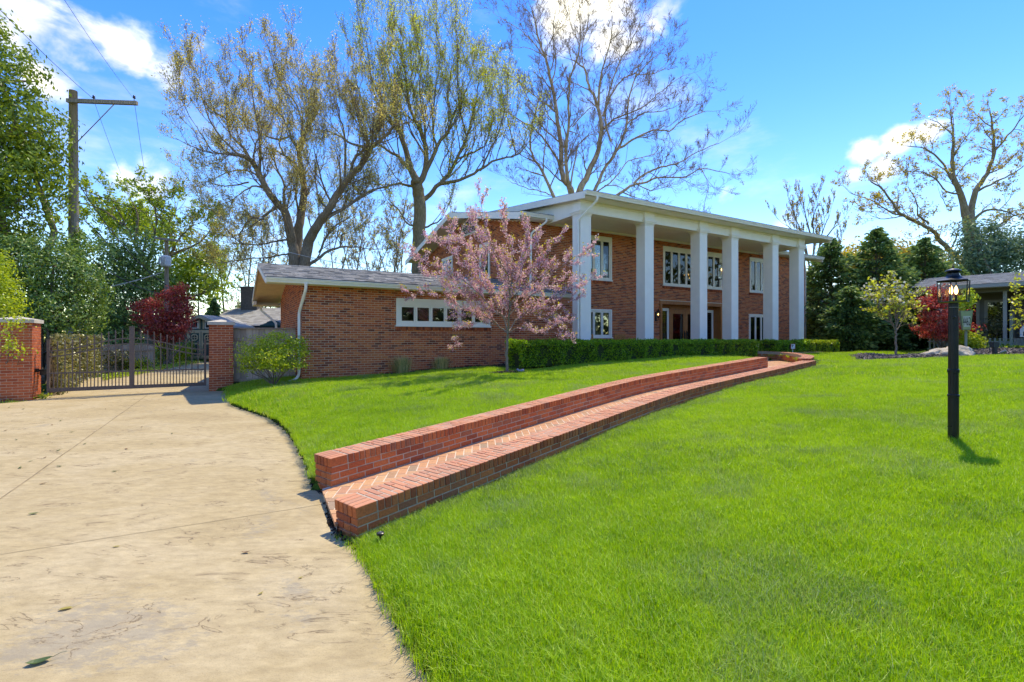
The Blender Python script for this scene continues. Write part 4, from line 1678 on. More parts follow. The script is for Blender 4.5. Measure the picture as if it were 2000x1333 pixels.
# ---- two wooden chairs on the porch, only their backs show over the hedge
def chair(u, v, label):
    root = thing('porch_chair', label, 'chair', (u, v, hx(-0.65)), TH, 'wooden chairs on the porch')
    f = -0.65
    s_ = MB()
    s_.box(u - .26, u + .26, v - .26, v + .26, hx(f + .40), hx(f + .44))
    part('seat', s_, M['chairwood'], root)
    for a in (-1, 1):
        for b_ in (-1, 1):
            l_ = MB()
            l_.box(u + a * .24 - .025, u + a * .24 + .025, v + b_ * .24 - .025, v + b_ * .24 + .025, hx(f), hx(f + .40) if b_ > 0 else hx(f + .40))
            part('leg', l_, M['chairwood'], root)
        l_ = MB()
        l_.box(u + a * .285 - .022, u + a * .285 + .022, v - .28, v + .24, hx(f + .60), hx(f + .63))
        l_.box(u + a * .285 - .02, u + a * .285 + .02, v - .22, v - .18, hx(f + .44), hx(f + .60))
        part('armrest', l_, M['chairwood'], root)
    bk = MB()
    vb = v + .27
    bk.box(u - .28, u - .235, vb - .02, vb + .02, hx(f + .44), hx(f + .80))
    bk.box(u + .235, u + .28, vb - .02, vb + .02, hx(f + .44), hx(f + .80))
    bk.box(u - .235, u + .235, vb - .015, vb + .015, hx(f + .755), hx(f + .80))
    bk.box(u - .235, u + .235, vb - .015, vb + .015, hx(f + .50), hx(f + .54))
    for k in range(5):
        uu = u - .235 + .47 * (k + .5) / 5
        for sg in (-1, 1):
            bk.boxes([(uu, vb, hx(f + .6475))], (.0475 * sg, 0, .1075), (0, .012, 0), (.012, 0, -.005 * sg), [.5])
    part('backrest', bk, M['chairwood'], root)


chair(12.12, 14.72, 'orange wooden porch chair half hidden by the white corner column')
chair(13.8, 14.72, 'orange wooden porch chair with lattice back before plain brick wall')

# ------------------------------------------------------------------ trees: limbs follow the photograph, boughs and twigs grow from them
class Tree:
    def __init__(s, Z0, K=(5, 4, 3), lr=0.6, trop=0.1, wig=0.16, ang=(25, 60), rmin=0.006, conv=None, per_m=1.6, L=(0.9, 2.4), spread=0.3):
        s.Z0, s.K, s.lr, s.trop, s.wig, s.ang, s.rmin, s.conv, s.per_m, s.L, s.spread = Z0, K, lr, trop, wig, ang, rmin, conv, per_m, L, spread
        s.limbs, s.twigs, s.tips, s.nodes = [], [], [], []

    def trace(s, pts, r0, r1, spread=None, grow=True, dens=1.0, lscale=1.0):
        sp = s.spread if spread is None else spread
        px = [s.conv(*p) for p in pts]
        Zs = s.Z0
        best = 40.0
        for nx_, ny_, nZ in s.nodes:
            d = math.hypot(nx_ - px[0][0], ny_ - px[0][1])
            if d < best:
                best, Zs = d, nZ
        L = sum(math.hypot(px[i + 1][0] - px[i][0], px[i + 1][1] - px[i][1]) for i in range(len(px) - 1)) / F * s.Z0
        dzz = random.uniform(-1, 1) * sp * L
        out, rad, acc = [], [], 0.0
        n = len(px)
        for i in range(n - 1):
            p0, p1, p2, p3 = px[max(i - 1, 0)], px[i], px[i + 1], px[min(i + 2, n - 1)]
            for k in range(4):
                t = k / 4
                q = [0.5 * ((2 * p1[a]) + (-p0[a] + p2[a]) * t + (2 * p0[a] - 5 * p1[a] + 4 * p2[a] - p3[a]) * t * t + (-p0[a] + 3 * p1[a] - 3 * p2[a] + p3[a]) * t ** 3) for a in (0, 1)]
                f = (i + t) / (n - 1)
                jit = 0.0 if f == 0 else 0.7
                Z = Zs + dzz * f + (random.gauss(0, 0.01) * L if f > 0 else 0)
                out.append(PX(q[0] + random.gauss(0, jit), q[1] + random.gauss(0, jit), Z))
                rad.append((r0 + (r1 - r0) * f ** 0.7) * (0.72 if r0 < 0.3 else 0.88))
                s.nodes.append((q[0], q[1], Z))
        out.append(PX(px[-1][0], px[-1][1], Zs + dzz))
        s.nodes.append((px[-1][0], px[-1][1], Zs + dzz))
        rad.append(r1 * 0.55)
        s.limbs.append((out, rad, 10 if r0 > 0.2 else 7))
        if grow:
            s.sprout(out, rad, dens, lscale)
        return out

    def sprout(s, out, rad, dens=1.0, lscale=1.0, t0=0.15):
        seg = [(out[i + 1] - out[i]).length for i in range(len(out) - 1)]
        L = sum(seg)
        n = max(1, int(L * s.per_m * dens))
        for k in range(n):
            t = t0 + (1 - t0) * (k + random.random()) / n
            i = min(int(t * (len(out) - 1)), len(out) - 2)
            f = t * (len(out) - 1) - i
            p = out[i].lerp(out[i + 1], f)
            d = (out[i + 1] - out[i]).normalized()
            r = rad[i] + (rad[i + 1] - rad[i]) * f
            ln = random.uniform(*s.L) * (1.1 - 0.45 * t) * lscale
            s.grow(p, s.turn(d), ln, min(r * 0.5, 0.02 * ln + 0.008), len(s.K) - 1)
        # the tip runs on
        s.grow(out[-1], (out[-1] - out[-2]).normalized(), s.L[1] * 0.7 * lscale, rad[-1] * 0.8, len(s.K) - 1)

    def turn(s, d):
        a = math.radians(random.uniform(*s.ang))
        ax = d.cross(Vector((random.gauss(0, 1), random.gauss(0, 1), random.gauss(0, 1))))
        if ax.length < 1e-3:
            ax = Vector((1, 0, 0))
        ax.normalize()
        c = d * math.cos(a) + ax * math.sin(a)
        c.z += s.trop * 1.2
        return c.normalized()

    def grow(s, p, d, L, r, lvl):
        n = 2 if lvl == 0 else 4
        pts, rr = [p.copy()], [max(r, s.rmin)]
        q = p.copy()
        g = random.gauss
        for i in range(n):
            d = (d + Vector((g(0, 1), g(0, 1), g(0, 1))) * s.wig + UP * s.trop).normalized()
            q = q + d * (L / n)
            pts.append(q.copy())
            rr.append(max(r * (1 - 0.72 * (i + 1) / n), s.rmin))
        s.twigs.append((pts, rr, 3 if lvl < 2 else 5))
        s.tips.append((pts, lvl))
        if lvl > 0:
            for k in range(s.K[lvl]):
                t = 0.18 + 0.82 * (k + random.random()) / s.K[lvl]
                i = min(int(t * n), n - 1)
                pp = pts[i].lerp(pts[i + 1], t * n - i)
                s.grow(pp, s.turn((pts[i + 1] - pts[i]).normalized()), L * s.lr * random.uniform(0.6, 1.15) * (1.15 - 0.4 * t), rr[i] * 0.62, lvl - 1)

    def leaf_points(s, per_m, lvls=(0,), jitter=0.03, t0=0.15):
        out, dirs = [], []
        for pts, lvl in s.tips:
            if lvl not in lvls:
                continue
            L = sum((pts[i + 1] - pts[i]).length for i in range(len(pts) - 1))
            n = int(L * per_m + random.random())
            for k in range(n):
                t = random.uniform(t0, 1.02) * (len(pts) - 1)
                i = min(int(t), len(pts) - 2)
                p = pts[i].lerp(pts[i + 1], t - i)
                out.append((p.x, p.y, p.z))
                dd = pts[i + 1] - pts[i]
                dirs.append((dd.x, dd.y, dd.z))
        out = np.array(out).reshape(-1, 3)
        return out + rng.normal(size=out.shape) * jitter, np.array(dirs).reshape(-1, 3)

    def build(s, name, label, base, bark, twig, group=None, foliage=(), cat='tree'):
        root = thing(name, label, cat, base, 0, group)
        tr = MB()
        for pts, rad, k in s.limbs:
            tr.tube(pts, rad, k)
        part('trunk', tr, bark, root, True)
        tw = MB()
        for pts, rad, k in s.twigs:
            tw.tube(pts, rad, k)
        br = part('branches', tw, twig, root, True)
        for fname, mat, P, size, asp, up, A in foliage:
            lf = MB()
            lf.leaves(P, size, asp, up, A)
            part(fname, lf, mat, root)
        return root


def conv(scale, x0, y0):
    return lambda x, y: (x0 + x / scale, y0 + y / scale)


# leaf colours
LF = {}
LF['bud'] = leaf_mat('olive_spring_buds', [(0.42, 0.34, 0.09), (0.58, 0.48, 0.14), (0.70, 0.60, 0.20)], 0.55)
LF['lime'] = leaf_mat('young_lime_leaves', [(0.42, 0.46, 0.03), (0.60, 0.63, 0.05), (0.74, 0.75, 0.10)], 0.55)
LF['seed'] = leaf_mat('brown_seed_balls', [(0.202, 0.142, 0.091), (0.363, 0.242, 0.151)], 0.2)
LF['gold'] = leaf_mat('golden_oak_leaves', [(0.345, 0.241, 0.029), (0.552, 0.425, 0.046), (0.690, 0.552, 0.081)], 0.5)
LF['fresh'] = leaf_mat('fresh_green_leaves', [(0.196, 0.287, 0.021), (0.345, 0.460, 0.034), (0.517, 0.598, 0.069)], 0.5)
LF['holly'] = leaf_mat('holly_leaves', [(0.047, 0.101, 0.019), (0.115, 0.216, 0.034), (0.230, 0.365, 0.061), (0.365, 0.459, 0.108)], 0.3, 0.05, 0.45)
LF['thuja'] = leaf_mat('arborvitae_sprays', [(0.075, 0.125, 0.013), (0.188, 0.275, 0.025), (0.350, 0.425, 0.050)], 0.4, 0.03)
LF['ever'] = leaf_mat('dark_evergreen_sprays', [(0.054, 0.109, 0.036), (0.128, 0.226, 0.064), (0.245, 0.362, 0.090), (0.435, 0.508, 0.145)], 0.3, 0.03, 0.5)
LF['spruce'] = leaf_mat('blue_spruce_sprays', [(0.063, 0.119, 0.070), (0.140, 0.231, 0.126), (0.280, 0.364, 0.196)], 0.3, 0.03)
LF['maple'] = leaf_mat('red_maple_leaves', [(0.20, 0.022, 0.022), (0.40, 0.045, 0.04), (0.56, 0.085, 0.07), (0.68, 0.20, 0.16)], 0.45, 0.04)
LF['hedge'] = leaf_mat('boxwood_leaves', [(0.064, 0.144, 0.008), (0.159, 0.316, 0.015), (0.287, 0.489, 0.021), (0.475, 0.661, 0.043)], 0.4, 0.03, 0.4)
LF['hedge2'] = leaf_mat('euonymus_leaves', [(0.15, 0.25, 0.012), (0.34, 0.44, 0.02), (0.55, 0.60, 0.06)], 0.4, 0.03, 0.4)
LF['burning'] = leaf_mat('chartreuse_shrub_leaves', [(0.253, 0.345, 0.017), (0.460, 0.552, 0.029), (0.667, 0.724, 0.081)], 0.5, 0.03)
LF['blossom'] = leaf_mat('pink_redbud_blossom', [(0.80, 0.36, 0.58), (0.87, 0.52, 0.72), (0.90, 0.66, 0.81), (0.92, 0.78, 0.88)], 0.55, 0.02, 0.4, 1.05)
LF['budleaf'] = leaf_mat('yellow_green_buds', [(0.55, 0.46, 0.04), (0.68, 0.58, 0.08)], 0.5, 0.02)
LF['white'] = leaf_mat('white_dogwood_bracts', [(0.62, 0.60, 0.52), (0.80, 0.78, 0.72)], 0.3)
LF['ivy'] = leaf_mat('dry_ivy_leaves', [(0.101, 0.121, 0.040), (0.242, 0.231, 0.081), (0.443, 0.384, 0.161)], 0.3)
LF['straw'] = leaf_mat('straw_grass_blades', [(0.443, 0.403, 0.142), (0.725, 0.584, 0.263), (0.900, 0.766, 0.403)], 0.4)
LF['tuft'] = leaf_mat('green_grass_clump_blades', [(0.155, 0.217, 0.046), (0.310, 0.372, 0.109)], 0.4)

# ---- the big leafing tree behind the wing
c1 = conv(2.614, 340, 20)
T = Tree(32, K=(0, 4, 5, 4), lr=0.6, trop=0.17, wig=0.13, ang=(20, 52), rmin=0.007, conv=c1, per_m=1.3, L=(1.2, 3.8), spread=0.35)
A = [(615, 1420), (612, 1250), (600, 1170), (570, 1040), (520, 980), (470, 910), (430, 830), (395, 770), (330, 740), (280, 735)]
T.trace([(628, 1700), (626, 1500), (622, 1400), (618, 1320)], 0.62, 0.55, 0, grow=False)
T.trace(A, 0.44, 0.10)
for pts, r0, r1 in (([(395, 770), (340, 690), (290, 640), (270, 560), (265, 450)], .14, .05), ([(570, 1040), (562, 960), (560, 880), (520, 800), (500, 700)], .16, .05),
                    ([(520, 1010), (460, 1050), (455, 1070), (400, 1060), (355, 1110), (335, 1155)], .13, .05), ([(470, 910), (400, 900), (330, 945)], .10, .05),
                    ([(625, 1400), (630, 1150), (650, 1040), (665, 920), (655, 840), (640, 720), (655, 650), (680, 600), (720, 540), (740, 480)], .40, .07),
                    ([(655, 840), (620, 790), (560, 740), (510, 715)], .15, .06), ([(560, 740), (535, 680), (545, 640)], .1, .05), ([(640, 720), (610, 680), (590, 650), (520, 660), (440, 630), (370, 600), (310, 600)], .15, .05),
                    ([(655, 650), (650, 560), (620, 470), (560, 420)], .13, .05), ([(640, 1400), (690, 1180), (730, 1100), (790, 1020), (840, 930), (900, 850), (960, 780), (1000, 710), (1060, 660), (1130, 590)], .44, .08),
                    ([(900, 850), (920, 760), (980, 700), (985, 640), (960, 560), (930, 480)], .17, .05), ([(980, 700), (900, 680), (840, 640), (780, 620), (720, 610)], .12, .05),
                    ([(790, 1060), (870, 1010), (960, 950), (1040, 910), (1150, 885)], .12, .05), ([(680, 1310), (770, 1240), (850, 1210), (950, 1212)], .18, .06), ([(740, 1240), (800, 1120), (870, 1075)], .12, .05),
                    ([(850, 1210), (855, 1150), (880, 1140)], .09, .04), ([(1000, 710), (960, 620), (930, 520), (900, 430)], .12, .05), ([(870, 850), (875, 660), (850, 560), (830, 470)], .12, .04),
                    ([(330, 740), (250, 660), (180, 560), (140, 430)], .1, .04), ([(470, 910), (400, 830), (300, 820), (210, 860)], .1, .04), ([(430, 830), (440, 700), (420, 560), (400, 430)], .12, .04),
                    ([(600, 650), (560, 560), (490, 480), (430, 420)], .1, .04), ([(655, 650), (690, 540), (680, 430), (650, 360)], .1, .04), ([(600, 1170), (520, 1180), (430, 1200), (330, 1180), (230, 1080)], .1, .04),
                    ([(590, 1240), (500, 1260), (400, 1270), (260, 1290)], .09, .04), ([(980, 700), (1050, 560), (1060, 450)], .1, .04), ([(280, 735), (200, 720), (150, 650), (110, 590)], .08, .03),
                    ([(790, 1020), (740, 960), (720, 850), (730, 740)], .1, .04), ([(380, 880), (260, 900), (180, 880)], .08, .03), ([(270, 560), (180, 500), (110, 400)], .07, .03), ([(560, 420), (540, 350), (560, 300)], .06, .03)):
    T.trace(pts, r0, r1)
P1, d1 = T.leaf_points(11.0, (0, 1), 0.14)
T.build('shade_tree', 'tall tree with olive buds and three thick stems behind the wing roof', tuple(PX(578, 700, 32).xy) + (H - 1.2,), M['bark'], M['twig'], 'tall trees behind the house',
        [('leaves', LF['bud'], P1, 0.105, 0.5, 0.3, None)])

# ---- yellow-green tree behind the gable
c2 = conv(2.72, 640, 10)
T = Tree(35, K=(0, 4, 4, 3), lr=0.6, trop=0.20, wig=0.09, ang=(18, 50), rmin=0.007, conv=c2, per_m=1.65, L=(1.4, 4.2), spread=0.3)
T.trace([(478, 1750), (482, 1500), (485, 1330), (485, 1200), (490, 1080), (480, 980), (470, 930)], .62, .45, 0, grow=False)
for pts, r0, r1 in (([(470, 930), (440, 870), (410, 750), (370, 660), (310, 580), (280, 500), (230, 380)], .34, .05), ([(430, 870), (380, 810), (330, 780), (270, 730), (220, 640), (180, 500), (150, 400)], .2, .04),
                    ([(480, 960), (520, 870), (520, 760), (490, 660), (440, 560), (420, 430), (400, 300)], .3, .05), ([(500, 930), (560, 800), (600, 720), (640, 680), (660, 600), (700, 520), (720, 400)], .26, .05),
                    ([(580, 760), (560, 680), (560, 560), (580, 420), (600, 280)], .15, .04), ([(520, 760), (510, 600), (490, 480), (500, 330)], .15, .04),
                    ([(490, 1050), (560, 990), (640, 900), (690, 810), (740, 700), (760, 620), (790, 500), (800, 400)], .28, .05), ([(600, 950), (700, 930), (800, 880), (900, 820), (1000, 800), (1060, 740)], .2, .05),
                    ([(680, 820), (760, 790), (830, 750), (860, 680), (880, 560)], .13, .04), ([(810, 880), (850, 800), (900, 700), (930, 600)], .12, .04),
                    ([(470, 970), (380, 950), (300, 970), (220, 990), (130, 1050), (20, 1120)], .15, .05), ([(500, 1190), (570, 1160), (610, 1130)], .12, .05), ([(480, 1180), (420, 1160), (380, 1090), (330, 1060)], .12, .04),
                    ([(370, 660), (350, 520), (330, 380), (300, 220)], .13, .04), ([(410, 750), (390, 600), (360, 460), (350, 300)], .12, .04), ([(660, 600), (640, 470), (660, 330)], .1, .04),
                    ([(740, 700), (700, 560), (690, 420), (690, 300)], .11, .04), ([(620, 930), (600, 860), (680, 700)], .08, .03), ([(520, 760), (470, 600), (450, 420), (440, 240)], .11, .03),
                    ([(1000, 800), (980, 700), (940, 560), (900, 450)], .09, .03), ([(400, 300), (380, 200), (330, 120)], .06, .02), ([(500, 330), (480, 220), (470, 130)], .06, .02),
                    ([(310, 580), (250, 480), (220, 300), (200, 180)], .09, .03), ([(600, 280), (590, 200), (560, 120)], .05, .02), ([(690, 300), (700, 240), (660, 170)], .05, .02)):
    T.trace(pts, r0, r1)
P1, d1 = T.leaf_points(10.5, (0, 1), 0.16)
T.build('shade_tree', 'tall yellow-green tree with upswept branches behind the gable end', tuple(PX(815, 700, 35).xy) + (H - 1.2,), M['bark_moss'], M['twig'], 'tall trees behind the house',
        [('leaves', LF['lime'], P1, 0.105, 0.55, 0.3, None)])

# ---- bare sycamore above the portico
c3 = conv(3.174, 960, 0)
T = Tree(41, K=(0, 4, 5, 4), lr=0.6, trop=0.10, wig=0.17, ang=(22, 55), rmin=0.008, conv=c3, per_m=1.15, L=(1.2, 3.6), spread=0.35)
T.trace([(525, 2100), (528, 1700), (530, 1400), (520, 1290)], .85, .7, 0, grow=False)
for pts, r0, r1 in (([(525, 1380), (490, 1180), (440, 1090), (430, 900), (405, 700), (375, 520), (330, 350), (280, 200), (250, 60)], .36, .06), ([(500, 1190), (465, 1080), (465, 900), (480, 760), (475, 600), (500, 450), (540, 330), (550, 150)], .26, .05),
                    ([(530, 1400), (545, 1190), (600, 1080), (660, 930), (680, 780), (655, 650), (600, 530), (570, 420), (490, 370)], .40, .05), ([(660, 680), (670, 520), (700, 380), (740, 250), (750, 100)], .17, .04),
                    ([(600, 1290), (640, 1190), (700, 1050), (780, 930), (840, 770), (850, 620), (890, 480), (920, 400)], .26, .05), ([(780, 930), (870, 870), (1000, 810), (1100, 810), (1200, 740), (1330, 690)], .16, .04),
                    ([(700, 1290), (800, 1200), (880, 1150), (960, 1130), (1050, 1100), (1200, 1100), (1300, 1050), (1480, 1080)], .22, .04), ([(880, 1140), (970, 1070), (1080, 1030), (1160, 1010), (1280, 940), (1410, 890)], .15, .04),
                    ([(440, 1300), (380, 1210), (320, 1070), (260, 980), (240, 880), (250, 780), (280, 680), (320, 520)], .24, .05), ([(430, 1020), (350, 900), (270, 800), (180, 750), (80, 690), (0, 680)], .15, .04),
                    ([(420, 880), (330, 800), (260, 700), (200, 640)], .10, .04), ([(405, 700), (330, 640), (250, 580), (170, 510), (90, 450), (20, 370)], .12, .03), ([(340, 370), (260, 270), (180, 190), (50, 110)], .09, .03),
                    ([(700, 800), (760, 740), (860, 700), (960, 650), (1060, 560), (1190, 470)], .14, .03), ([(690, 720), (760, 560), (850, 470), (1000, 460), (1080, 420)], .13, .03), ([(490, 1170), (530, 930), (570, 870), (640, 820)], .12, .04),
                    ([(500, 790), (560, 720), (620, 660)], .09, .03), ([(420, 1240), (380, 1215), (280, 1180), (190, 1160), (120, 1130)], .10, .03), ([(740, 880), (700, 700), (780, 420), (860, 280), (930, 110)], .13, .04),
                    ([(320, 1070), (330, 900), (350, 740), (340, 600)], .1, .03), ([(375, 520), (400, 380), (380, 230), (400, 60)], .1, .03), ([(840, 770), (950, 700), (1060, 690), (1180, 640)], .1, .03), ([(640, 1200), (760, 1110), (850, 1000), (1000, 960), (1050, 900)], .1, .03),
                    ([(890, 480), (960, 400), (1040, 330)], .07, .03), ([(570, 420), (560, 300), (590, 180), (600, 60)], .08, .03), ([(1300, 1050), (1340, 1140), (1320, 1290)], .06, .02), ([(280, 680), (200, 560), (130, 360)], .08, .02),
                    ([(740, 250), (820, 170), (850, 60)], .06, .02), ([(700, 1150), (800, 1160), (900, 1230)], .07, .02), ([(330, 350), (230, 300), (120, 300)], .06, .02)):
    T.trace(pts, r0, r1)
P1, d1 = T.leaf_points(0.6, (0, 1), 0.03)
T.build('sycamore_tree', 'bare pale-barked sycamore with many stems rising above the portico roof', tuple(PX(1125, 700, 41).xy) + (H - 1.2,), M['bark_pale'], M['twig_pale'], 'tall trees behind the house',
        [('leaves', LF['seed'], P1, 0.09, 0.8, 0, None)])

# ---- gold leafing oak over the neighbour's roof
c4 = conv(3.508, 1500, 180)
T = Tree(40, K=(0, 4, 4, 3), lr=0.58, trop=0.06, wig=0.2, ang=(25, 60), rmin=0.007, conv=c4, per_m=1.15, L=(1.0, 2.5), spread=0.35)
T.trace([(1400, 1800), (1395, 1400), (1385, 1250), (1390, 1000), (1365, 830)], .62, .45, 0, grow=False)
for pts, r0, r1 in (([(1355, 850), (1320, 700), (1270, 580), (1265, 450), (1270, 300), (1250, 150)], .34, .05), ([(1390, 850), (1420, 680), (1500, 560), (1545, 420), (1540, 250), (1520, 120)], .3, .05),
                    ([(1260, 600), (1180, 470), (1080, 390), (950, 370)], .15, .04), ([(1400, 1290), (1330, 1170), (1250, 1090), (1170, 1010), (1140, 960), (1060, 910), (930, 850), (850, 760), (780, 660), (700, 610)], .3, .05),
                    ([(1060, 910), (960, 860), (830, 820), (720, 750), (560, 690)], .15, .04), ([(1100, 900), (1030, 840), (1020, 760), (960, 650)], .12, .03), ([(1400, 880), (1500, 810), (1600, 810), (1700, 850)], .18, .05),
                    ([(1410, 1050), (1470, 980), (1580, 920), (1680, 850), (1790, 830)], .2, .06), ([(1420, 690), (1560, 620), (1680, 560), (1780, 480)], .15, .04), ([(1545, 420), (1640, 300), (1740, 180), (1800, 100)], .12, .04),
                    ([(1265, 450), (1340, 330), (1420, 240)], .1, .03), ([(1270, 300), (1180, 220), (1120, 190)], .08, .03), ([(1320, 700), (1220, 680), (1130, 580), (1000, 540), (920, 560)], .12, .03), ([(1500, 560), (1600, 520), (1720, 400)], .1, .03),
                    ([(930, 850), (800, 870), (710, 850)], .08, .03), ([(1540, 250), (1440, 170), (1390, 120)], .07, .03), ([(1300, 780), (1230, 780), (1180, 700)], .06, .03), ([(1790, 830), (1900, 780), (2000, 700)], .1, .04), ([(1780, 480), (1900, 380), (1960, 300)], .09, .03)):
    T.trace(pts, r0, r1)
P1, d1 = T.leaf_points(7.5, (0, 1), 0.09)
T.build('oak_tree', 'broad tree with golden young leaves standing behind the grey neighbouring bungalow', tuple(PX(1898, 700, 40).xy) + (H - 1.0,), M['bark_moss'], M['twig'], None,
        [('leaves', LF['gold'], P1, 0.15, 0.6, 0.0, None)])

# ---- slender tree behind the end of the portico roof
T = Tree(46, K=(0, 3, 4, 3), lr=0.6, trop=0.2, wig=0.1, ang=(15, 40), rmin=0.012, conv=conv(1, 0, 0), per_m=1.2, L=(1.2, 2.6), spread=0.25)
T.trace([(1590, 720), (1590, 620), (1585, 560), (1583, 520)], .3, .22, 0, grow=False)
for pts in ([(1583, 530), (1572, 480), (1560, 440), (1550, 415)], [(1586, 545), (1598, 490), (1608, 450), (1620, 420)], [(1584, 540), (1590, 470), (1588, 430), (1596, 400)], [(1576, 500), (1555, 460), (1535, 440)], [(1600, 480), (1625, 450), (1636, 440)], [(1590, 600), (1610, 545), (1630, 510), (1640, 480)], [(1588, 470), (1575, 430), (1570, 405)]):
    T.trace(pts, .13, .04)
P1, d1 = T.leaf_points(4.5, (0, 1), 0.05)
T.build('slender_tree', 'thin many-stemmed tree with sparse olive leaves beyond the end of the portico', tuple(PX(1590, 700, 46).xy) + (H - 1.2,), M['bark'], M['twig'], None, [('leaves', LF['bud'], P1, 0.17, 0.5, 0.2, None)])

# ---- fresh green tree behind the utility pole and transformer, and a darker one beside it
T = Tree(33, K=(0, 4, 4, 3), lr=0.6, trop=0.12, wig=0.18, ang=(25, 60), rmin=0.007, conv=conv(1, 0, 0), per_m=1.3, L=(1.0, 2.2), spread=0.4)
T.trace([(292, 760), (290, 640), (288, 560), (285, 520)], .34, .26, 0, grow=False)
for pts in ([(286, 530), (265, 480), (240, 430), (225, 400)], [(286, 530), (300, 470), (305, 420), (290, 385)], [(288, 560), (330, 500), (355, 460), (380, 440)], [(286, 545), (230, 500), (195, 460), (165, 430)], [(290, 580), (350, 545), (395, 520), (425, 500)], [(262, 475), (270, 430), (262, 400)],
            [(340, 490), (330, 440), (345, 405)], [(288, 600), (350, 590), (400, 570), (420, 560)], [(285, 560), (225, 545), (190, 530)], [(330, 500), (380, 480), (410, 450)], [(240, 440), (200, 410), (150, 395)]):
    T.trace(pts, .15, .04, dens=1.2)
P1, d1 = T.leaf_points(9.5, (0, 1), 0.10)
T.build('leafy_tree', 'bright green tree in young leaf behind the pole with the transformer', tuple(PX(292, 700, 33).xy) + (H - 1.2,), M['bark'], M['twig'], None, [('leaves', LF['fresh'], P1, 0.20, 0.6, 0.0, None)])


# ---- foliage masses
def blob_points(blobs, n, shell=0.55, clump=0.16, per=26, squash=1.0):
    """leaf positions: clumps of leaves spread through ellipsoids, mostly near their skin; returns points and outward directions"""
    P, N = [], []
    vol = [b_[3] * b_[4] * b_[5] for b_ in blobs]
    vol = [v ** 0.75 for v in vol]
    tot = sum(vol)
    for b_, v in zip(blobs, vol):
        k = max(3, int(n * v / tot / per))
        d = rng.normal(size=(k, 3))
        d /= np.linalg.norm(d, axis=1, keepdims=True)
        r = (shell + (1 - shell) * rng.random(k) ** 0.6) * (1 + 0.10 * rng.normal(size=k))
        c = np.array(b_[:3]) + d * r[:, None] * np.array(b_[3:6])
        sz = clump * rng.uniform(0.6, 1.4, k)
        off = rng.normal(size=(k, per, 3)) * sz[:, None, None] * np.array([1, 1, squash])
        P.append((c[:, None] + off).reshape(-1, 3))
        N.append(np.repeat(d, per, 0) + off.reshape(-1, 3) / np.repeat(sz, per)[:, None] * 0.35)
    return np.concatenate(P), np.concatenate(N)


def px_blob(px, py, Z, rx, ry, depth=1.0):
    """an ellipsoid seen at px, py with pixel radii rx, ry"""
    c = PX(px, py, Z)
    return (c.x, c.y, c.z, rx / F * Z, rx / F * Z * depth, ry / F * Z)


def bush(name, label, cat, base, blobs, n, size, mat, asp=0.55, clump=0.16, per=26, stems=5, stem_r=0.03, bark=None, group=None, core=None, squash=1.0, shell=0.55, up=0.0, second=None, leafname='foliage'):
    root = thing(name, label, cat, base, 0, group)
    tr = MB()
    b0 = Vector(base)
    for k in range(stems):
        b_ = blobs[k % len(blobs)]
        e = Vector((b_[0] + random.uniform(-.4, .4) * b_[3], b_[1] + random.uniform(-.4, .4) * b_[4], b_[2] + random.uniform(-.2, .6) * b_[5]))
        s_ = b0 + Vector((random.uniform(-1, 1) * stem_r * 2.5, random.uniform(-1, 1) * stem_r * 2.5, 0))
        mid = s_.lerp(e, 0.5) + Vector((random.gauss(0, .1), random.gauss(0, .1), 0)) * (e - s_).length
        tr.tube([s_, s_.lerp(mid, .5) + Vector((0, 0, .05)), mid, mid.lerp(e, .5), e], [stem_r, stem_r * .9, stem_r * .7, stem_r * .5, stem_r * .3], 6)
        for _ in range(6):
            t = random.uniform(.4, 1)
            p = s_.lerp(e, t)
            q = p + Vector((random.gauss(0, .5) * b_[3], random.gauss(0, .5) * b_[4], random.uniform(0, .6) * b_[5]))
            tr.tube([p, p.lerp(q, .5) + Vector((0, 0, .03)), q], [stem_r * .4, stem_r * .3, stem_r * .12], 4)
    part('trunk', tr, bark or M['bark'], root, True)
    P_, N_ = blob_points(blobs, n, shell, clump, per, squash)
    A_ = np.cross(N_, rng.normal(size=N_.shape)) + 0.3 * rng.normal(size=N_.shape)
    lf = MB()
    lf.leaves(P_, size, asp, up, A_)
    part(leafname, lf, mat, root)
    if second:
        mat2, frac, size2, asp2, nm = second
        k = rng.random(len(P_)) < frac
        lf = MB()
        lf.leaves(P_[k] + N_[k] * 0.04, size2, asp2)
        part(nm, lf, mat2, root)
    return root


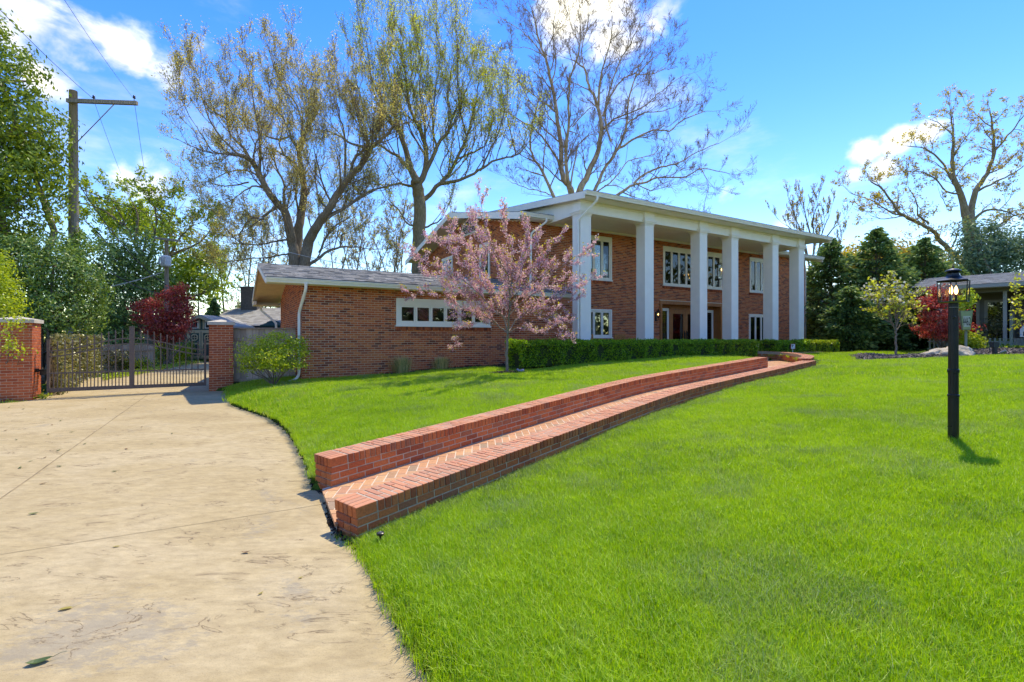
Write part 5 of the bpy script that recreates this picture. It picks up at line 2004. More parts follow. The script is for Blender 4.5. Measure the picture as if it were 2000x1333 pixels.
def conifer(name, label, x, y, z0, h, R, mat, n=420, leaf=0.17, group=None, sway=0.1, taper=0.75):
    """trunk, boughs and flat drooping sprays in a ragged cone"""
    root = thing(name, label, 'evergreen', (x, y, z0), 0, group)
    tr = MB()
    tr.tube([(x, y, z0), (x + .02, y, z0 + h * .5), (x, y, z0 + h * .97)], [R * .07, R * .05, R * .012], 7)
    P_, A_ = [], []
    for k in range(n):
        t = (k + random.random()) / n
        t = t ** 1.25
        z = z0 + 0.12 + (h - 0.1) * t
        a = random.uniform(0, 2 * math.pi)
        prof = min(1.0, (0.62 + 1.6 * t) if t < 0.22 else 1.0) * max(0.02, (1 - t)) ** taper
        lobes = 1 + 0.18 * math.sin(3 * a + 9 * t) + 0.12 * math.sin(5 * a - 14 * t)
        r = R * prof * lobes * random.uniform(0.72, 1.14)
        d = Vector((math.cos(a), math.sin(a), 0))
        rise = random.uniform(0.0, 0.28) * r * (0.4 + t)
        tip = Vector((x, y, z)) + d * r + UP * rise
        st = Vector((x, y, z - 0.1 * r))
        tr.tube([st, st.lerp(tip, .6) - UP * .02 * r, tip], [.02, .013, .006], 3)
        m_ = int(16 + 26 * r / R)
        for j in range(m_):
            f = random.uniform(0.35, 1.05) ** 0.8
            p = st.lerp(tip, f)
            side = Vector((-d.y, d.x, 0)) * random.gauss(0, 0.16) * (0.3 + r * 0.55)
            P_.append(tuple(p + side + UP * random.gauss(-0.03, 0.06)))
            dd = d * random.uniform(.4, 1) + side * 1.2 + UP * random.uniform(-.55, .25)
            A_.append(tuple(dd))
    part('trunk', tr, M['bark'], root, True)
    lf = MB()
    lf.leaves(np.array(P_), leaf, 0.42, 0.0, np.array(A_))
    part('foliage', lf, mat, root)
    return root


gl = lambda X, Y: gz(X, Y)
# big evergreen by the pole
bush('arborvitae', 'huge arborvitae filling the upper corner beside the utility pole', 'evergreen', tuple(PX(10, 760, 17.5).xy) + (H - 1.5,),
     [px_blob(*q) for q in ((10, 420, 17.5, 75, 60), (20, 330, 17.5, 95, 75), (25, 240, 17.5, 80, 75), (5, 150, 17.5, 70, 70), (-25, 90, 17.5, 60, 60), (60, 350, 17, 55, 55), (80, 300, 17.6, 38, 45), (-70, 300, 17.5, 110, 150), (60, 250, 17.3, 40, 45), (-60, 450, 17.5, 90, 60))],
     24000, 0.17, LF['thuja'], 0.4, 0.24, 30, 4, 0.16, squash=0.75, up=-0.3)
bush('holly_tree', 'broad glossy holly above the gate and its brick pillar', 'tree', tuple(PX(78, 762, 16.3).xy) + (H - 1.5,),
     [px_blob(*q) for q in ((60, 520, 16.4, 60, 48), (110, 540, 16.2, 60, 55), (160, 560, 16.4, 42, 52), (50, 580, 16.0, 58, 45), (120, 610, 15.8, 60, 42), (170, 620, 16.6, 28, 40), (20, 500, 16.2, 50, 40), (90, 490, 16.6, 45, 28), (185, 580, 16.8, 22, 38), (150, 480, 17, 25, 20), (-30, 560, 16, 60, 70), (60, 640, 16.2, 45, 32))],
     30000, 0.088, LF['holly'], 0.6, 0.15, 30, 9, 0.075, squash=0.8)
bush('climbing_shrub', 'yellow green climbing shrub trailing over the cap of the near gate pillar', 'shrub', tuple(PX(-18, 790, 12.3).xy) + (H - 1.52,),
     [px_blob(*q) for q in ((8, 600, 12.2, 28, 28), (-20, 560, 12.3, 32, 46), (14, 570, 12.4, 20, 24), (-25, 640, 12.2, 22, 40), (0, 520, 12.6, 20, 30), (24, 628, 11.6, 15, 9), (20, 655, 11.5, 6, 16), (27, 678, 11.48, 9, 10), (36, 690, 11.46, 8, 5), (10, 680, 11.46, 5, 8))],
     5200, 0.066, LF['burning'], 0.6, 0.09, 16, 10, 0.014)
# dark tree between the maple and the holly
bush('dark_tree', 'dark grey green tree behind the red maple and the gate', 'tree', tuple(PX(232, 735, 27).xy) + (H - 1.3,),
     [px_blob(*q) for q in ((225, 520, 27, 40, 55), (250, 590, 27, 45, 55), (215, 640, 27, 35, 45), (270, 500, 27.5, 32, 45), (200, 560, 27, 25, 45), (235, 680, 26.5, 40, 30), (300, 560, 28, 30, 45))],
     15000, 0.17, LF['ever'], 0.5, 0.26, 26, 6, 0.12)
bush('leafy_tree', 'low bright green tree crowding up to the transformer pole', 'tree', tuple(PX(372, 735, 34).xy) + (H - 1.3,),
     [px_blob(*q) for q in ((370, 530, 34, 45, 32), (400, 565, 34, 30, 25), (345, 560, 34, 34, 36), (385, 500, 34.5, 30, 22), (330, 590, 34, 30, 30), (290, 440, 35, 40, 30), (240, 420, 35, 45, 28))],
     9000, 0.22, LF['fresh'], 0.6, 0.36, 22, 6, 0.1)
bush('red_maple', 'crimson Japanese maple behind the gate beside the green shed', 'tree', tuple(PX(328, 722, 24).xy) + (H - 1.36,),
     [px_blob(*q) for q in ((292, 598, 24, 24, 13), (335, 580, 24, 24, 12), (352, 565, 24, 14, 9), (318, 618, 23.8, 32, 12), (352, 606, 24, 22, 14), (284, 622, 24, 20, 9), (345, 640, 23.7, 26, 11), (306, 646, 23.8, 24, 9), (366, 590, 24.2, 9, 12), (266, 604, 24, 11, 5), (330, 660, 23.8, 26, 8), (360, 626, 23.9, 16, 8), (310, 632, 23.5, 22, 7))],
     12500, 0.10, LF['maple'], 0.5, 0.12, 24, 8, 0.05, squash=0.5, bark=M['bark'])
# far hazy thicket of bare trees beyond the wing
T = Tree(52, K=(0, 4, 4, 3), lr=0.62, trop=0.13, wig=0.18, ang=(22, 60), rmin=0.014, conv=conv(1, 0, 0), per_m=0.8, L=(1.6, 3.6), spread=0.4)
for bx_, lean in ((440, -12), (480, 8), (520, -5), (690, 10), (730, -14), (760, 12), (540, 18), (660, -10), (900, 6), (780, 4)):
    T.trace([(bx_, 700), (bx_ + lean * .3, 600), (bx_ + lean, 520), (bx_ + lean * 2, 450)], .2, .05, dens=1.1)
    T.trace([(bx_ + lean * .5, 580), (bx_ - lean * 1.5, 500), (bx_ - lean * 3, 455)], .1, .04)
P1, _ = T.leaf_points(2.6, (0, 1), 0.08)
T.build('far_thicket', 'thicket of fine bare trees showing low behind the wing roof', tuple(PX(600, 690, 52).xy) + (H - 1.5,), M['bark'], M['twig'], None, [('leaves', LF['bud'], P1, 0.2, 0.5, 0.1, None)], cat='trees')

# evergreens at the far side of the lawn
for k, (px_, top, base_y, Z, Rpx, lab) in enumerate((
        (1622, 466, 692, 29.0, 55, 'dark evergreen nearest the house end of the row'),
        (1712, 446, 694, 28.0, 60, 'tallest dark evergreen, behind the dogwood'),
        (1806, 466, 694, 28.0, 58, 'dark evergreen behind the small red maple'),
        (1660, 560, 694, 26.5, 42, 'low dark evergreen filling the gap in the row'),
        (1868, 520, 690, 29.5, 36, 'narrow evergreen behind the lamp post'))):
    b_ = PX(px_, HY, Z)
    z0 = gl(b_.x, b_.y)
    h = PX(px_, top, Z).z - z0
    conifer('evergreen', lab, b_.x, b_.y, z0 - 0.1, h, Rpx / F * Z * 1.45, LF['ever'], n=int(430 + 30 * h), leaf=0.23, group='evergreens along the far edge of the lawn', taper=0.62 if k < 3 else 0.55)
b_ = PX(1925, HY, 33)
bush('spruce', 'blue green pine standing behind the roof of the grey bungalow', 'evergreen', (b_.x, b_.y, gl(b_.x, b_.y)),
     [px_blob(*q) for q in ((1905, 500, 33, 36, 32), (1940, 490, 33.5, 36, 34), (1975, 500, 33, 34, 28), (1930, 455, 33.3, 22, 22), (1890, 465, 33, 16, 26), (2000, 480, 33.5, 30, 34), (1920, 540, 33, 44, 28))],
     12000, 0.26, LF['spruce'], 0.3, 0.34, 24, 5, 0.14)
bush('golden_tree', 'golden yellow leafing tree rising behind the row of evergreens', 'tree', tuple(PX(1700, 690, 40).xy) + (H - .8,),
     [px_blob(*q) for q in ((1700, 520, 40, 48, 40), (1740, 510, 40, 46, 38), (1785, 520, 40, 34, 34), (1670, 500, 40, 22, 22), (1830, 520, 40, 34, 30))], 8000, 0.25, LF['gold'], 0.6, 0.36, 22, 6, 0.14)
# dogwood
T = Tree(20.5, K=(0, 4, 4), lr=0.6, trop=0.06, wig=0.16, ang=(25, 55), rmin=0.006, conv=conv(7.015, 1660, 530), per_m=4.5, L=(0.35, 0.75), spread=0.5)
T.trace([(630, 1150), (632, 1000), (632, 880), (630, 800)], .062, .05, 0, grow=False)
for pts in ([(630, 810), (570, 720), (480, 650), (400, 560), (380, 500)], [(632, 810), (680, 740), (720, 660), (780, 600), (820, 540)], [(632, 800), (620, 640), (600, 480), (560, 300), (450, 220)], [(632, 800), (650, 640), (680, 480), (760, 360), (860, 330)],
            [(600, 750), (540, 600), (470, 450), (400, 330)], [(640, 760), (700, 600), (760, 470), (850, 460)], [(620, 640), (660, 440), (640, 260), (620, 190)], [(560, 720), (500, 560), (420, 440), (320, 390)]):
    T.trace(pts, .035, .010)
P1, d1 = T.leaf_points(16, (0, 1), 0.05)
k = rng.random(len(P1))
up_ = P1[:, 2] > np.percentile(P1[:, 2], 35)
b_ = PX(1750, 692, 20.5)
T.build('dogwood', 'small dogwood with lime leaves and white flowers in the mulch bed', (b_.x, b_.y, gl(b_.x, b_.y)), M['bark_redbud'], M['twig_pale'], None,
        [('leaves', LF['lime'], P1[k < .55], 0.115, 0.6, 0.2, None), ('blossoms', LF['white'], P1[(k > .86) & up_] + np.array([0, 0, .03]), 0.12, 0.9, 0, None)])
b_ = PX(1840, 690, 21.5)
bush('red_maple', 'small red maple standing behind the lamp post and boulder', 'tree', (b_.x, b_.y, gl(b_.x, b_.y)),
     [px_blob(*q) for q in ((1838, 570, 21.5, 18, 14), (1850, 590, 21.5, 22, 16), (1815, 595, 21.3, 24, 9), (1835, 618, 21.2, 32, 12), (1800, 587, 21.4, 14, 6), (1830, 640, 21.4, 32, 9), (1845, 655, 21.3, 36, 8), (1812, 642, 21.3, 22, 4), (1880, 640, 21.4, 20, 8), (1870, 610, 21.5, 16, 12))],
     9000, 0.085, LF['maple'], 0.5, 0.12, 22, 7, 0.035, squash=0.4)
b_ = PX(1892, 688, 20.8)
bush('yew_shrub', 'rounded green shrub under the house number planter', 'shrub', (b_.x, b_.y, gl(b_.x, b_.y)), [px_blob(*q) for q in ((1892, 672, 20.8, 20, 18), (1880, 660, 20.8, 14, 14), (1902, 678, 20.6, 14, 10))], 3200, 0.10, LF['burning'], 0.4, 0.1, 20, 5, 0.03)

# ---- hedges
def hedge(name, label, u0, u1, v0, v1, z0f, z1, n, mats, size):
    root = thing(name, label, 'hedge', ((u0 + u1) / 2, (v0 + v1) / 2, H + min(z0f(u0), z0f(u1))), TH)
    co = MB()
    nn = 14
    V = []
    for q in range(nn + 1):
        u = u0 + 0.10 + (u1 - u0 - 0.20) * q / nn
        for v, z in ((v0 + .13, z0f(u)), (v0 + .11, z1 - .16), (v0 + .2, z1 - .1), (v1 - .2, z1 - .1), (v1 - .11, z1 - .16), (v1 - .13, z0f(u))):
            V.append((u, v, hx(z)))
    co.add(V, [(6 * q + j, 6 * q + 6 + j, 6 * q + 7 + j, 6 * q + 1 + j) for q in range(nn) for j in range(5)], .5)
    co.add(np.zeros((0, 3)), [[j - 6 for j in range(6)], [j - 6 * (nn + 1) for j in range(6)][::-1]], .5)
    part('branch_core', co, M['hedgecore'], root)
    for mi, (mat, ua, ub, frac) in enumerate(mats):
        m_ = int(n * frac)
        aF, aT, aE = (ub - ua) * 0.85, (ub - ua) * (v1 - v0), (v1 - v0) * .85
        pick = rng.random(m_) * (2 * aF + aT + 2 * aE)
        u = rng.uniform(ua, ub, m_)
        v = rng.uniform(v0, v1, m_)
        tz = rng.random(m_)
        zlo = np.array([z0f(q) for q in u])
        z = zlo + (z1 - zlo) * tz
        N_ = np.zeros((m_, 3))
        f = pick < aF
        v[f] = v0
        N_[f] = (0, -1, 0)
        g = (pick >= aF) & (pick < 2 * aF)
        v[g] = v1
        N_[g] = (0, 1, 0)
        t_ = (pick >= 2 * aF) & (pick < 2 * aF + aT)
        z[t_] = z1
        N_[t_] = (0, 0, 1)
        e_ = pick >= 2 * aF + aT
        left_ = e_ & (rng.random(m_) < .5)
        u[e_] = u1
        N_[e_] = (1, 0, 0)
        u[left_] = u0
        N_[left_] = (-1, 0, 0)
        lump = 0.03 * np.sin(5.3 * u + 3 * z) + 0.035 * np.sin(11 * u - 7 * z + 2 * v) + 0.03 * np.sin(8 * v + 9 * u) - 0.05
        corner = 0.10 * np.clip((z - (z1 - .14)) / .14, 0, 1) ** 2
        dpt = np.abs(rng.normal(0, 0.045, m_))
        P_ = np.stack([u, v, hx(z)], 1) + N_ * (lump - dpt)[:, None]
        P_[:, 1] += np.where(f, corner, 0) - np.where(g, corner, 0)
        P_[:, 2] += np.where(t_, 0.015 * rng.normal(size=m_), 0)
        A_ = np.cross(N_, rng.normal(size=N_.shape)) + 0.7 * N_ + np.array([0, 0, .35])
        lf = MB()
        lf.leaves(P_, size, 0.62, 0.0, A_)
        part('foliage', lf, mat, root)


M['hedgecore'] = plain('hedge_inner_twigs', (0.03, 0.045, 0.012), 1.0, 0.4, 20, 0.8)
hedge('clipped_hedge', 'long clipped dark green boxwood hedge before the columns', 7.45, 18.9, 12.25, 13.2, lambda u: -0.85 + 0.006 * (u - 7.45), -0.055, 62000, [(LF['hedge'], 7.45, 18.9, 1.0)], 0.05)
hedge('clipped_hedge', 'short hedge turning yellow green at its far end, beside the last columns', 21.3, 26.6, 13.0, 13.9, lambda u: -0.74, -0.09, 17000, [(LF['hedge'], 21.3, 24.0, .5), (LF['hedge2'], 23.7, 26.6, .5)], 0.07)

# ---- burning bush at the corner of the wing
b_ = PX(535, 754, 13.0)
zz = gl(b_.x, b_.y)
bush('burning_bush', 'airy chartreuse shrub before the wooden fence and wing corner', 'shrub', (b_.x, b_.y, zz - .03),
     [px_blob(*q) for q in ((500, 690, 13, 32, 22), (535, 675, 13, 40, 22), (570, 685, 13, 28, 24), (495, 712, 12.9, 26, 14), (560, 712, 12.8, 34, 14), (530, 700, 12.7, 40, 24), (585, 672, 13.1, 12, 16), (475, 705, 13, 12, 10), (540, 655, 13.1, 22, 8))],
     7600, 0.062, LF['burning'], 0.45, 0.10, 20, 14, 0.013, squash=0.45, shell=0.4, bark=M['twig'])

# ---- straw coloured grass clumps by the wing wall
for px_, py_, w_, h_, lab in ((791, 728, 62, 36, 'wider straw coloured grass clump under the wing window'), (887, 721, 52, 28, 'smaller straw coloured grass clump nearer the redbud')):
    Z = 14.62
    p = PX(px_, py_, Z)
    u_, v_ = to_uv(p.x, p.y)
    c = hw(u_, VW - 0.32)
    root = thing('grass_clump', lab, 'ornamental grass', (c.x, c.y, gl(c.x, c.y)), 0, 'grass clumps along the wing wall')
    for nm, mat, n_ in (('blades', LF['straw'], 620), ('green_blades', LF['tuft'], 200)):
        mb = MB()
        hh = h_ / F * Z
        for k in range(n_):
            a = random.uniform(0, 6.283)
            r_ = abs(random.gauss(0, .3)) * w_ / F * Z * .5
            s_ = Vector((c.x + r_ * math.cos(a), c.y + r_ * math.sin(a) * .5, gl(c.x, c.y)))
            lean = Vector((math.cos(a), math.sin(a) * .6, 0)) * random.uniform(.1, .42) * hh * 1.1
            e = s_ + lean + UP * hh * random.uniform(.55, 1.1)
            wv = Vector((-math.sin(a), math.cos(a), 0)) * 0.004
            mid = s_.lerp(e, .55) - lean * .15
            mb.add([s_ - wv, s_ + wv, mid + wv, mid - wv, e], [(0, 1, 2, 3)], random.random())
            mb.add(np.zeros((0, 3)), [(-2, -3, -1)], random.random())
        part(nm, mb, mat, root)

# ---- the redbud
cR = conv(3.808, 800, 390)
T = Tree(13.85, K=(0, 4, 4), lr=0.52, trop=0.10, wig=0.10, ang=(20, 48), rmin=0.0026, conv=cR, per_m=5.6, L=(0.25, 0.62), spread=0.55)
T.trace([(726, 1292), (724, 1180), (726, 1090), (732, 1000)], .062, .052, 0, grow=False)
for pts, r0 in (([(730, 1000), (660, 930), (600, 890), (500, 850), (400, 800), (300, 740), (180, 710), (40, 710)], .032), ([(728, 990), (700, 880), (660, 780), (600, 640), (520, 480), (450, 380), (370, 280), (290, 150)], .036),
                ([(734, 990), (740, 870), (745, 760), (740, 660), (730, 560), (640, 420), (580, 250), (525, 10)], .04), ([(738, 980), (790, 900), (850, 850), (950, 800), (1050, 730), (1150, 690), (1340, 600)], .032),
                ([(742, 790), (820, 650), (900, 540), (1000, 440), (1100, 290)], .026), ([(700, 880), (600, 790), (450, 640), (320, 560), (200, 500), (40, 430)], .024), ([(740, 700), (760, 560), (760, 400), (720, 250), (700, 130)], .022),
                ([(738, 985), (830, 955), (950, 970), (1060, 980), (1150, 1000)], .018), ([(820, 650), (950, 590), (1080, 540), (1200, 440), (1290, 400)], .02), ([(640, 740), (480, 690), (300, 640), (150, 560)], .018),
                ([(600, 640), (500, 420), (350, 330), (160, 300)], .016), ([(660, 930), (560, 920), (450, 930), (370, 1020)], .014), ([(745, 760), (690, 600), (600, 400), (500, 300), (470, 160)], .02), ([(850, 850), (960, 850), (1090, 890)], .014),
                ([(740, 860), (840, 760), (960, 680), (1100, 640), (1210, 640)], .02), ([(745, 740), (830, 540), (880, 400), (870, 260)], .018), ([(650, 770), (540, 760), (420, 740), (330, 690)], .015), ([(745, 800), (800, 700), (810, 560), (840, 420)], .018),
                ([(690, 860), (590, 700), (520, 600), (400, 480), (250, 360)], .018), ([(900, 540), (940, 420), (960, 320)], .012), ([(1050, 730), (1130, 780), (1220, 750)], .012), ([(740, 940), (680, 850), (560, 820), (420, 870)], .014)):
    T.trace(pts, r0, .006)
P1, d1 = T.leaf_points(60, (0, 1, 2), 0.026, 0.05)
kk = rng.random(len(P1))
tipP = []
for pts, lvl in T.tips:
    if random.random() < .30:
        for _ in range(random.randint(1, 3)):
            tipP.append(tuple(pts[-1] + Vector((random.gauss(0, .03), random.gauss(0, .03), random.gauss(0.02, .03)))))
b_ = PX(990, 727, 13.85)
T.build('redbud_tree', 'pink blossoming redbud on the lawn before the wing', (b_.x, b_.y, gl(b_.x, b_.y) - .05), M['bark_redbud'], M['twig_red'], None,
        [('blossoms', LF['blossom'], P1, 0.037, 0.75, 0.0, None), ('leaves', LF['budleaf'], np.array(tipP), 0.055, 0.6, 0.2, None)], cat='flowering tree')

# ------------------------------------------------------------------ gate pillars
def pillar(u0, v0, side, z_base, z_top, label):
    root = thing('gate_pillar', label, 'brick pillar', (u0 + side / 2, v0 + side / 2, hx(z_base)), TH, 'brick gate pillars')
    core = MB()
    core.box(u0 + .008, u0 + side - .008, v0 + .008, v0 + side - .008, hx(z_base - .1), hx(z_top))
    part('mortar_core', core, M['mortar'], root)
    br = []
    n = int(round((z_top - z_base) / .0677))
    for k in range(n + 1):
        z = hx(z_top) - .034 - k * .0677
        if z < hx(z_base) - .08:
            break
        for face in range(4):
            s = 0.0 - (0.1015 if (k + face) % 2 else 0.0)
            while s < side - .02:
                a, c = max(s, 0.0), min(s + .194, side)
                if c - a > .03:
                    m_, d = (a + c) / 2, .03
                    if face == 0:
                        C, U = (u0 + m_, v0 + d, z), (1, 0, 0)
                    elif face == 1:
                        C, U = (u0 + side - d, v0 + m_, z), (0, 1, 0)
                    elif face == 2:
                        C, U = (u0 + side - m_, v0 + side - d, z), (-1, 0, 0)
                    else:
                        C, U = (u0 + d, v0 + side - m_, z), (0, -1, 0)
                    U = Vector(U)
                    q = 0.0315 if (a == 0.0 or c == side) else 0.0
                    # corner bricks of neighbouring faces butt: shorten the face that does not run through
                    if face in (1, 3):
                        a2, c2 = (a + .061 if a == 0 else a), (c - .061 if c == side else c)
                        if c2 - a2 < .03:
                            s += .2035
                            continue
                        m_ = (a2 + c2) / 2
                        C = (u0 + side - d, v0 + m_, z) if face == 1 else (u0 + d, v0 + side - m_, z)
                        a, c = a2, c2
                    V_ = Vector((U.y, -U.x, 0)) * d
                    C = Vector(C) + V_.normalized() * random.uniform(-.001, .0015)
                    br.append((C, U * ((c - a) / 2), V_, Vector((0, 0, .0288)), random.random(), (c - a) > .09))
                s += .2035
    br = [q for q in br]
    lay(br, root, M['pillarbrick'], 300, key=Vector((u0 + 2, v0 - 8, H)))
    cp = MB()
    o = .045
    x0, x1, y0, y1 = u0 - o, u0 + side + o, v0 - o, v0 + side + o
    zb, zt = hx(z_top), hx(z_top + .085)
    cp.box(x0, x1, y0, y1, zb, zt)
    xm, ym = (x0 + x1) / 2, (y0 + y1) / 2
    cp.add([(x0, y0, zt), (x1, y0, zt), (x1, y1, zt), (x0, y1, zt), (xm, ym, hx(z_top + .165))], [(0, 1, 4), (1, 2, 4), (2, 3, 4), (3, 0, 4)], .5)
    part('cap', cp, M['stonecap'], root)
    return root


pillar(-4.74, 16.3, .66, -1.53, .375, 'brick gate pillar with shrub trailing over its stone cap')
pillar(-.40, 16.3, .60, -1.48, .38, 'brick gate pillar joined to the wooden fence by the shrub')

# ------------------------------------------------------------------ the double gate
def leaf_of_gate(u0, u1, hi_at_end, label):
    """hi_at_end: True when the taller post stands at u1"""
    v = 16.62
    root = thing('gate_leaf', label, 'gate', ((u0 + u1) / 2, v, hx(-1.40)), TH, 'double driveway gate')
    zb = -1.36
    for u, zt, w in ((u0, .30 if not hi_at_end else -.05, .055), (u1, .30 if hi_at_end else -.05, .055)):
        p = MB()
        p.box(u - w / 2, u + w / 2, v - w / 2, v + w / 2, hx(zb), hx(zt))
        p.box(u - w / 2 - .005, u + w / 2 + .005, v - w / 2 - .005, v + w / 2 + .005, hx(zt), hx(zt + .02))
        part('gate_post', p, M['bronze'], root)
    a, c = u0 + .0275, u1 - .0275
    r_ = MB()
    r_.box(a, c, v - .02, v + .02, hx(zb), hx(zb + .095))
    part('rail', r_, M['bronze'], root)
    r_ = MB()
    r_.box(a, c, v - .017, v + .017, hx(-.905), hx(-.87))
    part('rail', r_, M['bronze'], root)

    def curve(u, lo, hi):
        t = (u - u0) / (u1 - u0)
        if not hi_at_end:
            t = 1 - t
        return lo + (hi - lo) * (t * t * (3 - 2 * t))
    for lo, hi in ((-.465, -.145), (-.325, .0)):
        r_ = MB()
        pts = [(a + (c - a) * k / 16, v, hx(curve(a + (c - a) * k / 16, lo, hi))) for k in range(17)]
        r_.sweep([(-.017, -.015), (.017, -.015), (.017, .015), (-.017, .015)], pts, .5)
        part('curved_rail', r_, M['bronze'], root)
    n = 10
    for k in range(n):
        u = a + (c - a) * (k + 1) / (n + 1)
        p = MB()
        zt = curve(u, -.325, .0) + .16
        p.box(u - .0115, u + .0115, v - .0115, v + .0115, hx(-.871), hx(zt))
        p.lathe([(.012, zt), (.02, zt + .012), (.012, zt + .025), (.018, zt + .04), (.004, zt + .085), (0, zt + .09)], (u, v, H), 6)
        part('picket', p, M['bronze'], root)
    for k in range(2 * n + 1):
        u = a + (c - a) * (k + 1) / (2 * n + 2)
        p = MB()
        p.box(u - .0105, u + .0105, v - .0105, v + .0105, hx(zb + .094), hx(-.904))
        part('short_picket', p, M['bronze'], root)
    return root


leaf_of_gate(-3.86, -2.205, True, 'bronze metal gate leaf hinged on the pillar under the holly')
leaf_of_gate(-2.15, -.50, False, 'bronze metal gate leaf on the side of the green shed')
op = MB()
op.tube([hw(-4.08, 16.50, -.80), hw(-4.02, 16.47, -.80)], .05, 10)
op.boxes([tuple(hw(-3.96, 16.74, -.86))], tuple(Vector((CT, ST, 0)) * .08), tuple(Vector((-ST, CT, 0)) * .07), (0, 0, .075), [.5])
single('gate_opener', op, M['black'], 'small black gate opener box on the near pillar', 'gate opener')

# ------------------------------------------------------------------ wooden fences
def plank_fence(name, label, a, c, zb, zt, bw=.145, mat='wood', rails=(.12, .45, .88), gap=.004, top_cap=True, both=False, jag=0.0, front=-1, group=None):
    """boards side by side from a to c (world x, y) with rails on the front"""
    a, c = Vector(a), Vector(c)
    d = (c - a)
    L = d.length
    d.normalize()
    nrm = Vector((d.y, -d.x)) * (-front)
    root = thing(name, label, 'fence', ((a.x + c.x) / 2, (a.y + c.y) / 2, hx(zb)), 0, group)
    n = max(1, int(L / bw))
    w = L / n
    for k in range(n):
        p = a + d * (w * (k + .5))
        j = random.uniform(-jag, jag)
        mb = MB()
        h_ = (zt - zb + j) / 2
        mb.boxes([(p.x, p.y, hx(zb) + h_)], (d.x * (w / 2 - gap), d.y * (w / 2 - gap), 0), (nrm.x * .009, nrm.y * .009, 0), (0, 0, h_))
        part('plank', mb, M[mat], root)
    for f in rails:
        z = zb + (zt - zb) * f
        p = (a + c) / 2 + nrm * .030
        mb = MB()
        mb.boxes([(p.x, p.y, hx(z))], (d.x * L / 2, d.y * L / 2, 0), (nrm.x * .019, nrm.y * .019, 0), (0, 0, .042))
        part('rail', mb, M[mat], root)
    if top_cap:
        p = (a + c) / 2 + nrm * .012
        mb = MB()
        mb.boxes([(p.x, p.y, hx(zt + .02))], (d.x * L / 2, d.y * L / 2, 0), (nrm.x * .05, nrm.y * .05, 0), (0, 0, .018))
        part('cap_board', mb, M[mat], root)
    return root


def ggz(px, py, Z):
    return PX(px, py, Z)


fa, fb = hw(.21, 16.62), hw(1.83, 16.05)
plank_fence('wooden_fence', 'weathered wooden fence between the gate pillar and the house wing', fa.xy, fb.xy, -1.33, .27, rails=(.06, .335, .81), bw=.16)
fa, fb = hw(-7.5, 16.8), hw(-4.76, 16.8)
plank_fence('wooden_fence', 'dark brown wooden fence outside the near gate pillar', fa.xy, fb.xy, -1.5, .1, mat='darkwood', rails=(.15, .85))
fa, fb = PX(176, 700, 20.5), PX(300, 695, 22.0)
plank_fence('wooden_fence', 'grey board fence behind the gate under the red maple', fa.xy, fb.xy, -1.45, -.28, mat='wood', bw=.13, rails=(.2, .8), jag=.03, top_cap=False)
iv = MB()
fa, fb = hw(-4.0, 17.3), PX(188, 700, 20.3)
for _ in range(1):
    n = 7000
    t = rng.random(n)
    zz = rng.random(n)
    P_ = np.stack([fa.x + (fb.x - fa.x) * t, fa.y + (fb.y - fa.y) * t, H - 1.5 + 1.62 * zz], 1)
    d_ = np.array([fb.y - fa.y, -(fb.x - fa.x), 0])
    d_ /= np.linalg.norm(d_)
    P_ += d_ * (0.06 + np.abs(rng.normal(0, .10, n)) + .06 * np.sin(9 * t + 5 * zz))[:, None]
    iv.leaves(P_, .085, .75, -.5)
rt = plank_fence('ivy_fence', 'board fence smothered in dry ivy behind the gate', fa.xy, fb.xy, -1.5, .02, mat='darkwood', rails=(.2, .8), top_cap=False)
part('ivy', iv, LF['ivy'], rt)

# garden bed behind the gate: low shrubs and ground cover
gc = MB()
n = 5200
t = rng.random(n)
pxs = 185 + 215 * t
pys = 742 - 40 * t ** 1.1 + rng.normal(0, 2.2, n)
Zs = (1.70 * F) / (pys - HY + 0.0145 * F)
P_ = np.stack([(pxs - CX) / F * Zs, Zs + .35, H + np.array([float(drive_rel(0, z)) for z in Zs]) + .05 + .05 * rng.random(n)], 1)
gc.leaves(P_, .09, .6, .4)
single('ground_cover', gc, LF['fresh'], 'bright green ground cover edging the drive behind the gate', kind='stuff')
for px_, py_, Z, rx, ry, mat, lab, n_ in ((318, 690, 24.3, 24, 16, 'fresh', 'round bright green shrub under the red maple', 2200), (352, 690, 26.2, 16, 12, 'burning', 'low yellow green shrub before the green shed', 1500), (365, 683, 27, 12, 14, 'fresh', 'small upright shrub at the shed doors', 1100),
                                         (232, 700, 21.2, 26, 14, 'ivy', 'brownish rose bush by the grey board fence', 1500), (283, 694, 22.6, 18, 16, 'tuft', 'tuft of strappy iris leaves near the board fence', 900), (268, 712, 21.6, 22, 10, 'burning', 'low light green perennial at the drive edge', 900)):
    b_ = PX(px_, py_ + ry, Z)
    bush('garden_shrub', lab, 'shrub', (b_.x, b_.y, dz(b_.x, b_.y)), [px_blob(px_, py_, Z, rx, ry)], n_, .10, LF[mat], .5, .10, 18, 4, .02)

# ------------------------------------------------------------------ utility poles and wires
def pole(name, label, px, ytop, Z, r, zb=-1.5):
    p = PX(px, ytop, Z)
    root = thing(name, label, 'utility pole', (p.x, p.y, hx(zb)))
    mb = MB()
    mb.tube([(p.x + .05, p.y, hx(zb)), (p.x + .02, p.y, (hx(zb) + p.z) / 2), (p.x, p.y, p.z)], [r * 1.25, r * 1.05, r * .85], 14)
    part('pole', mb, M['polewood'], root, True)
    return root, p


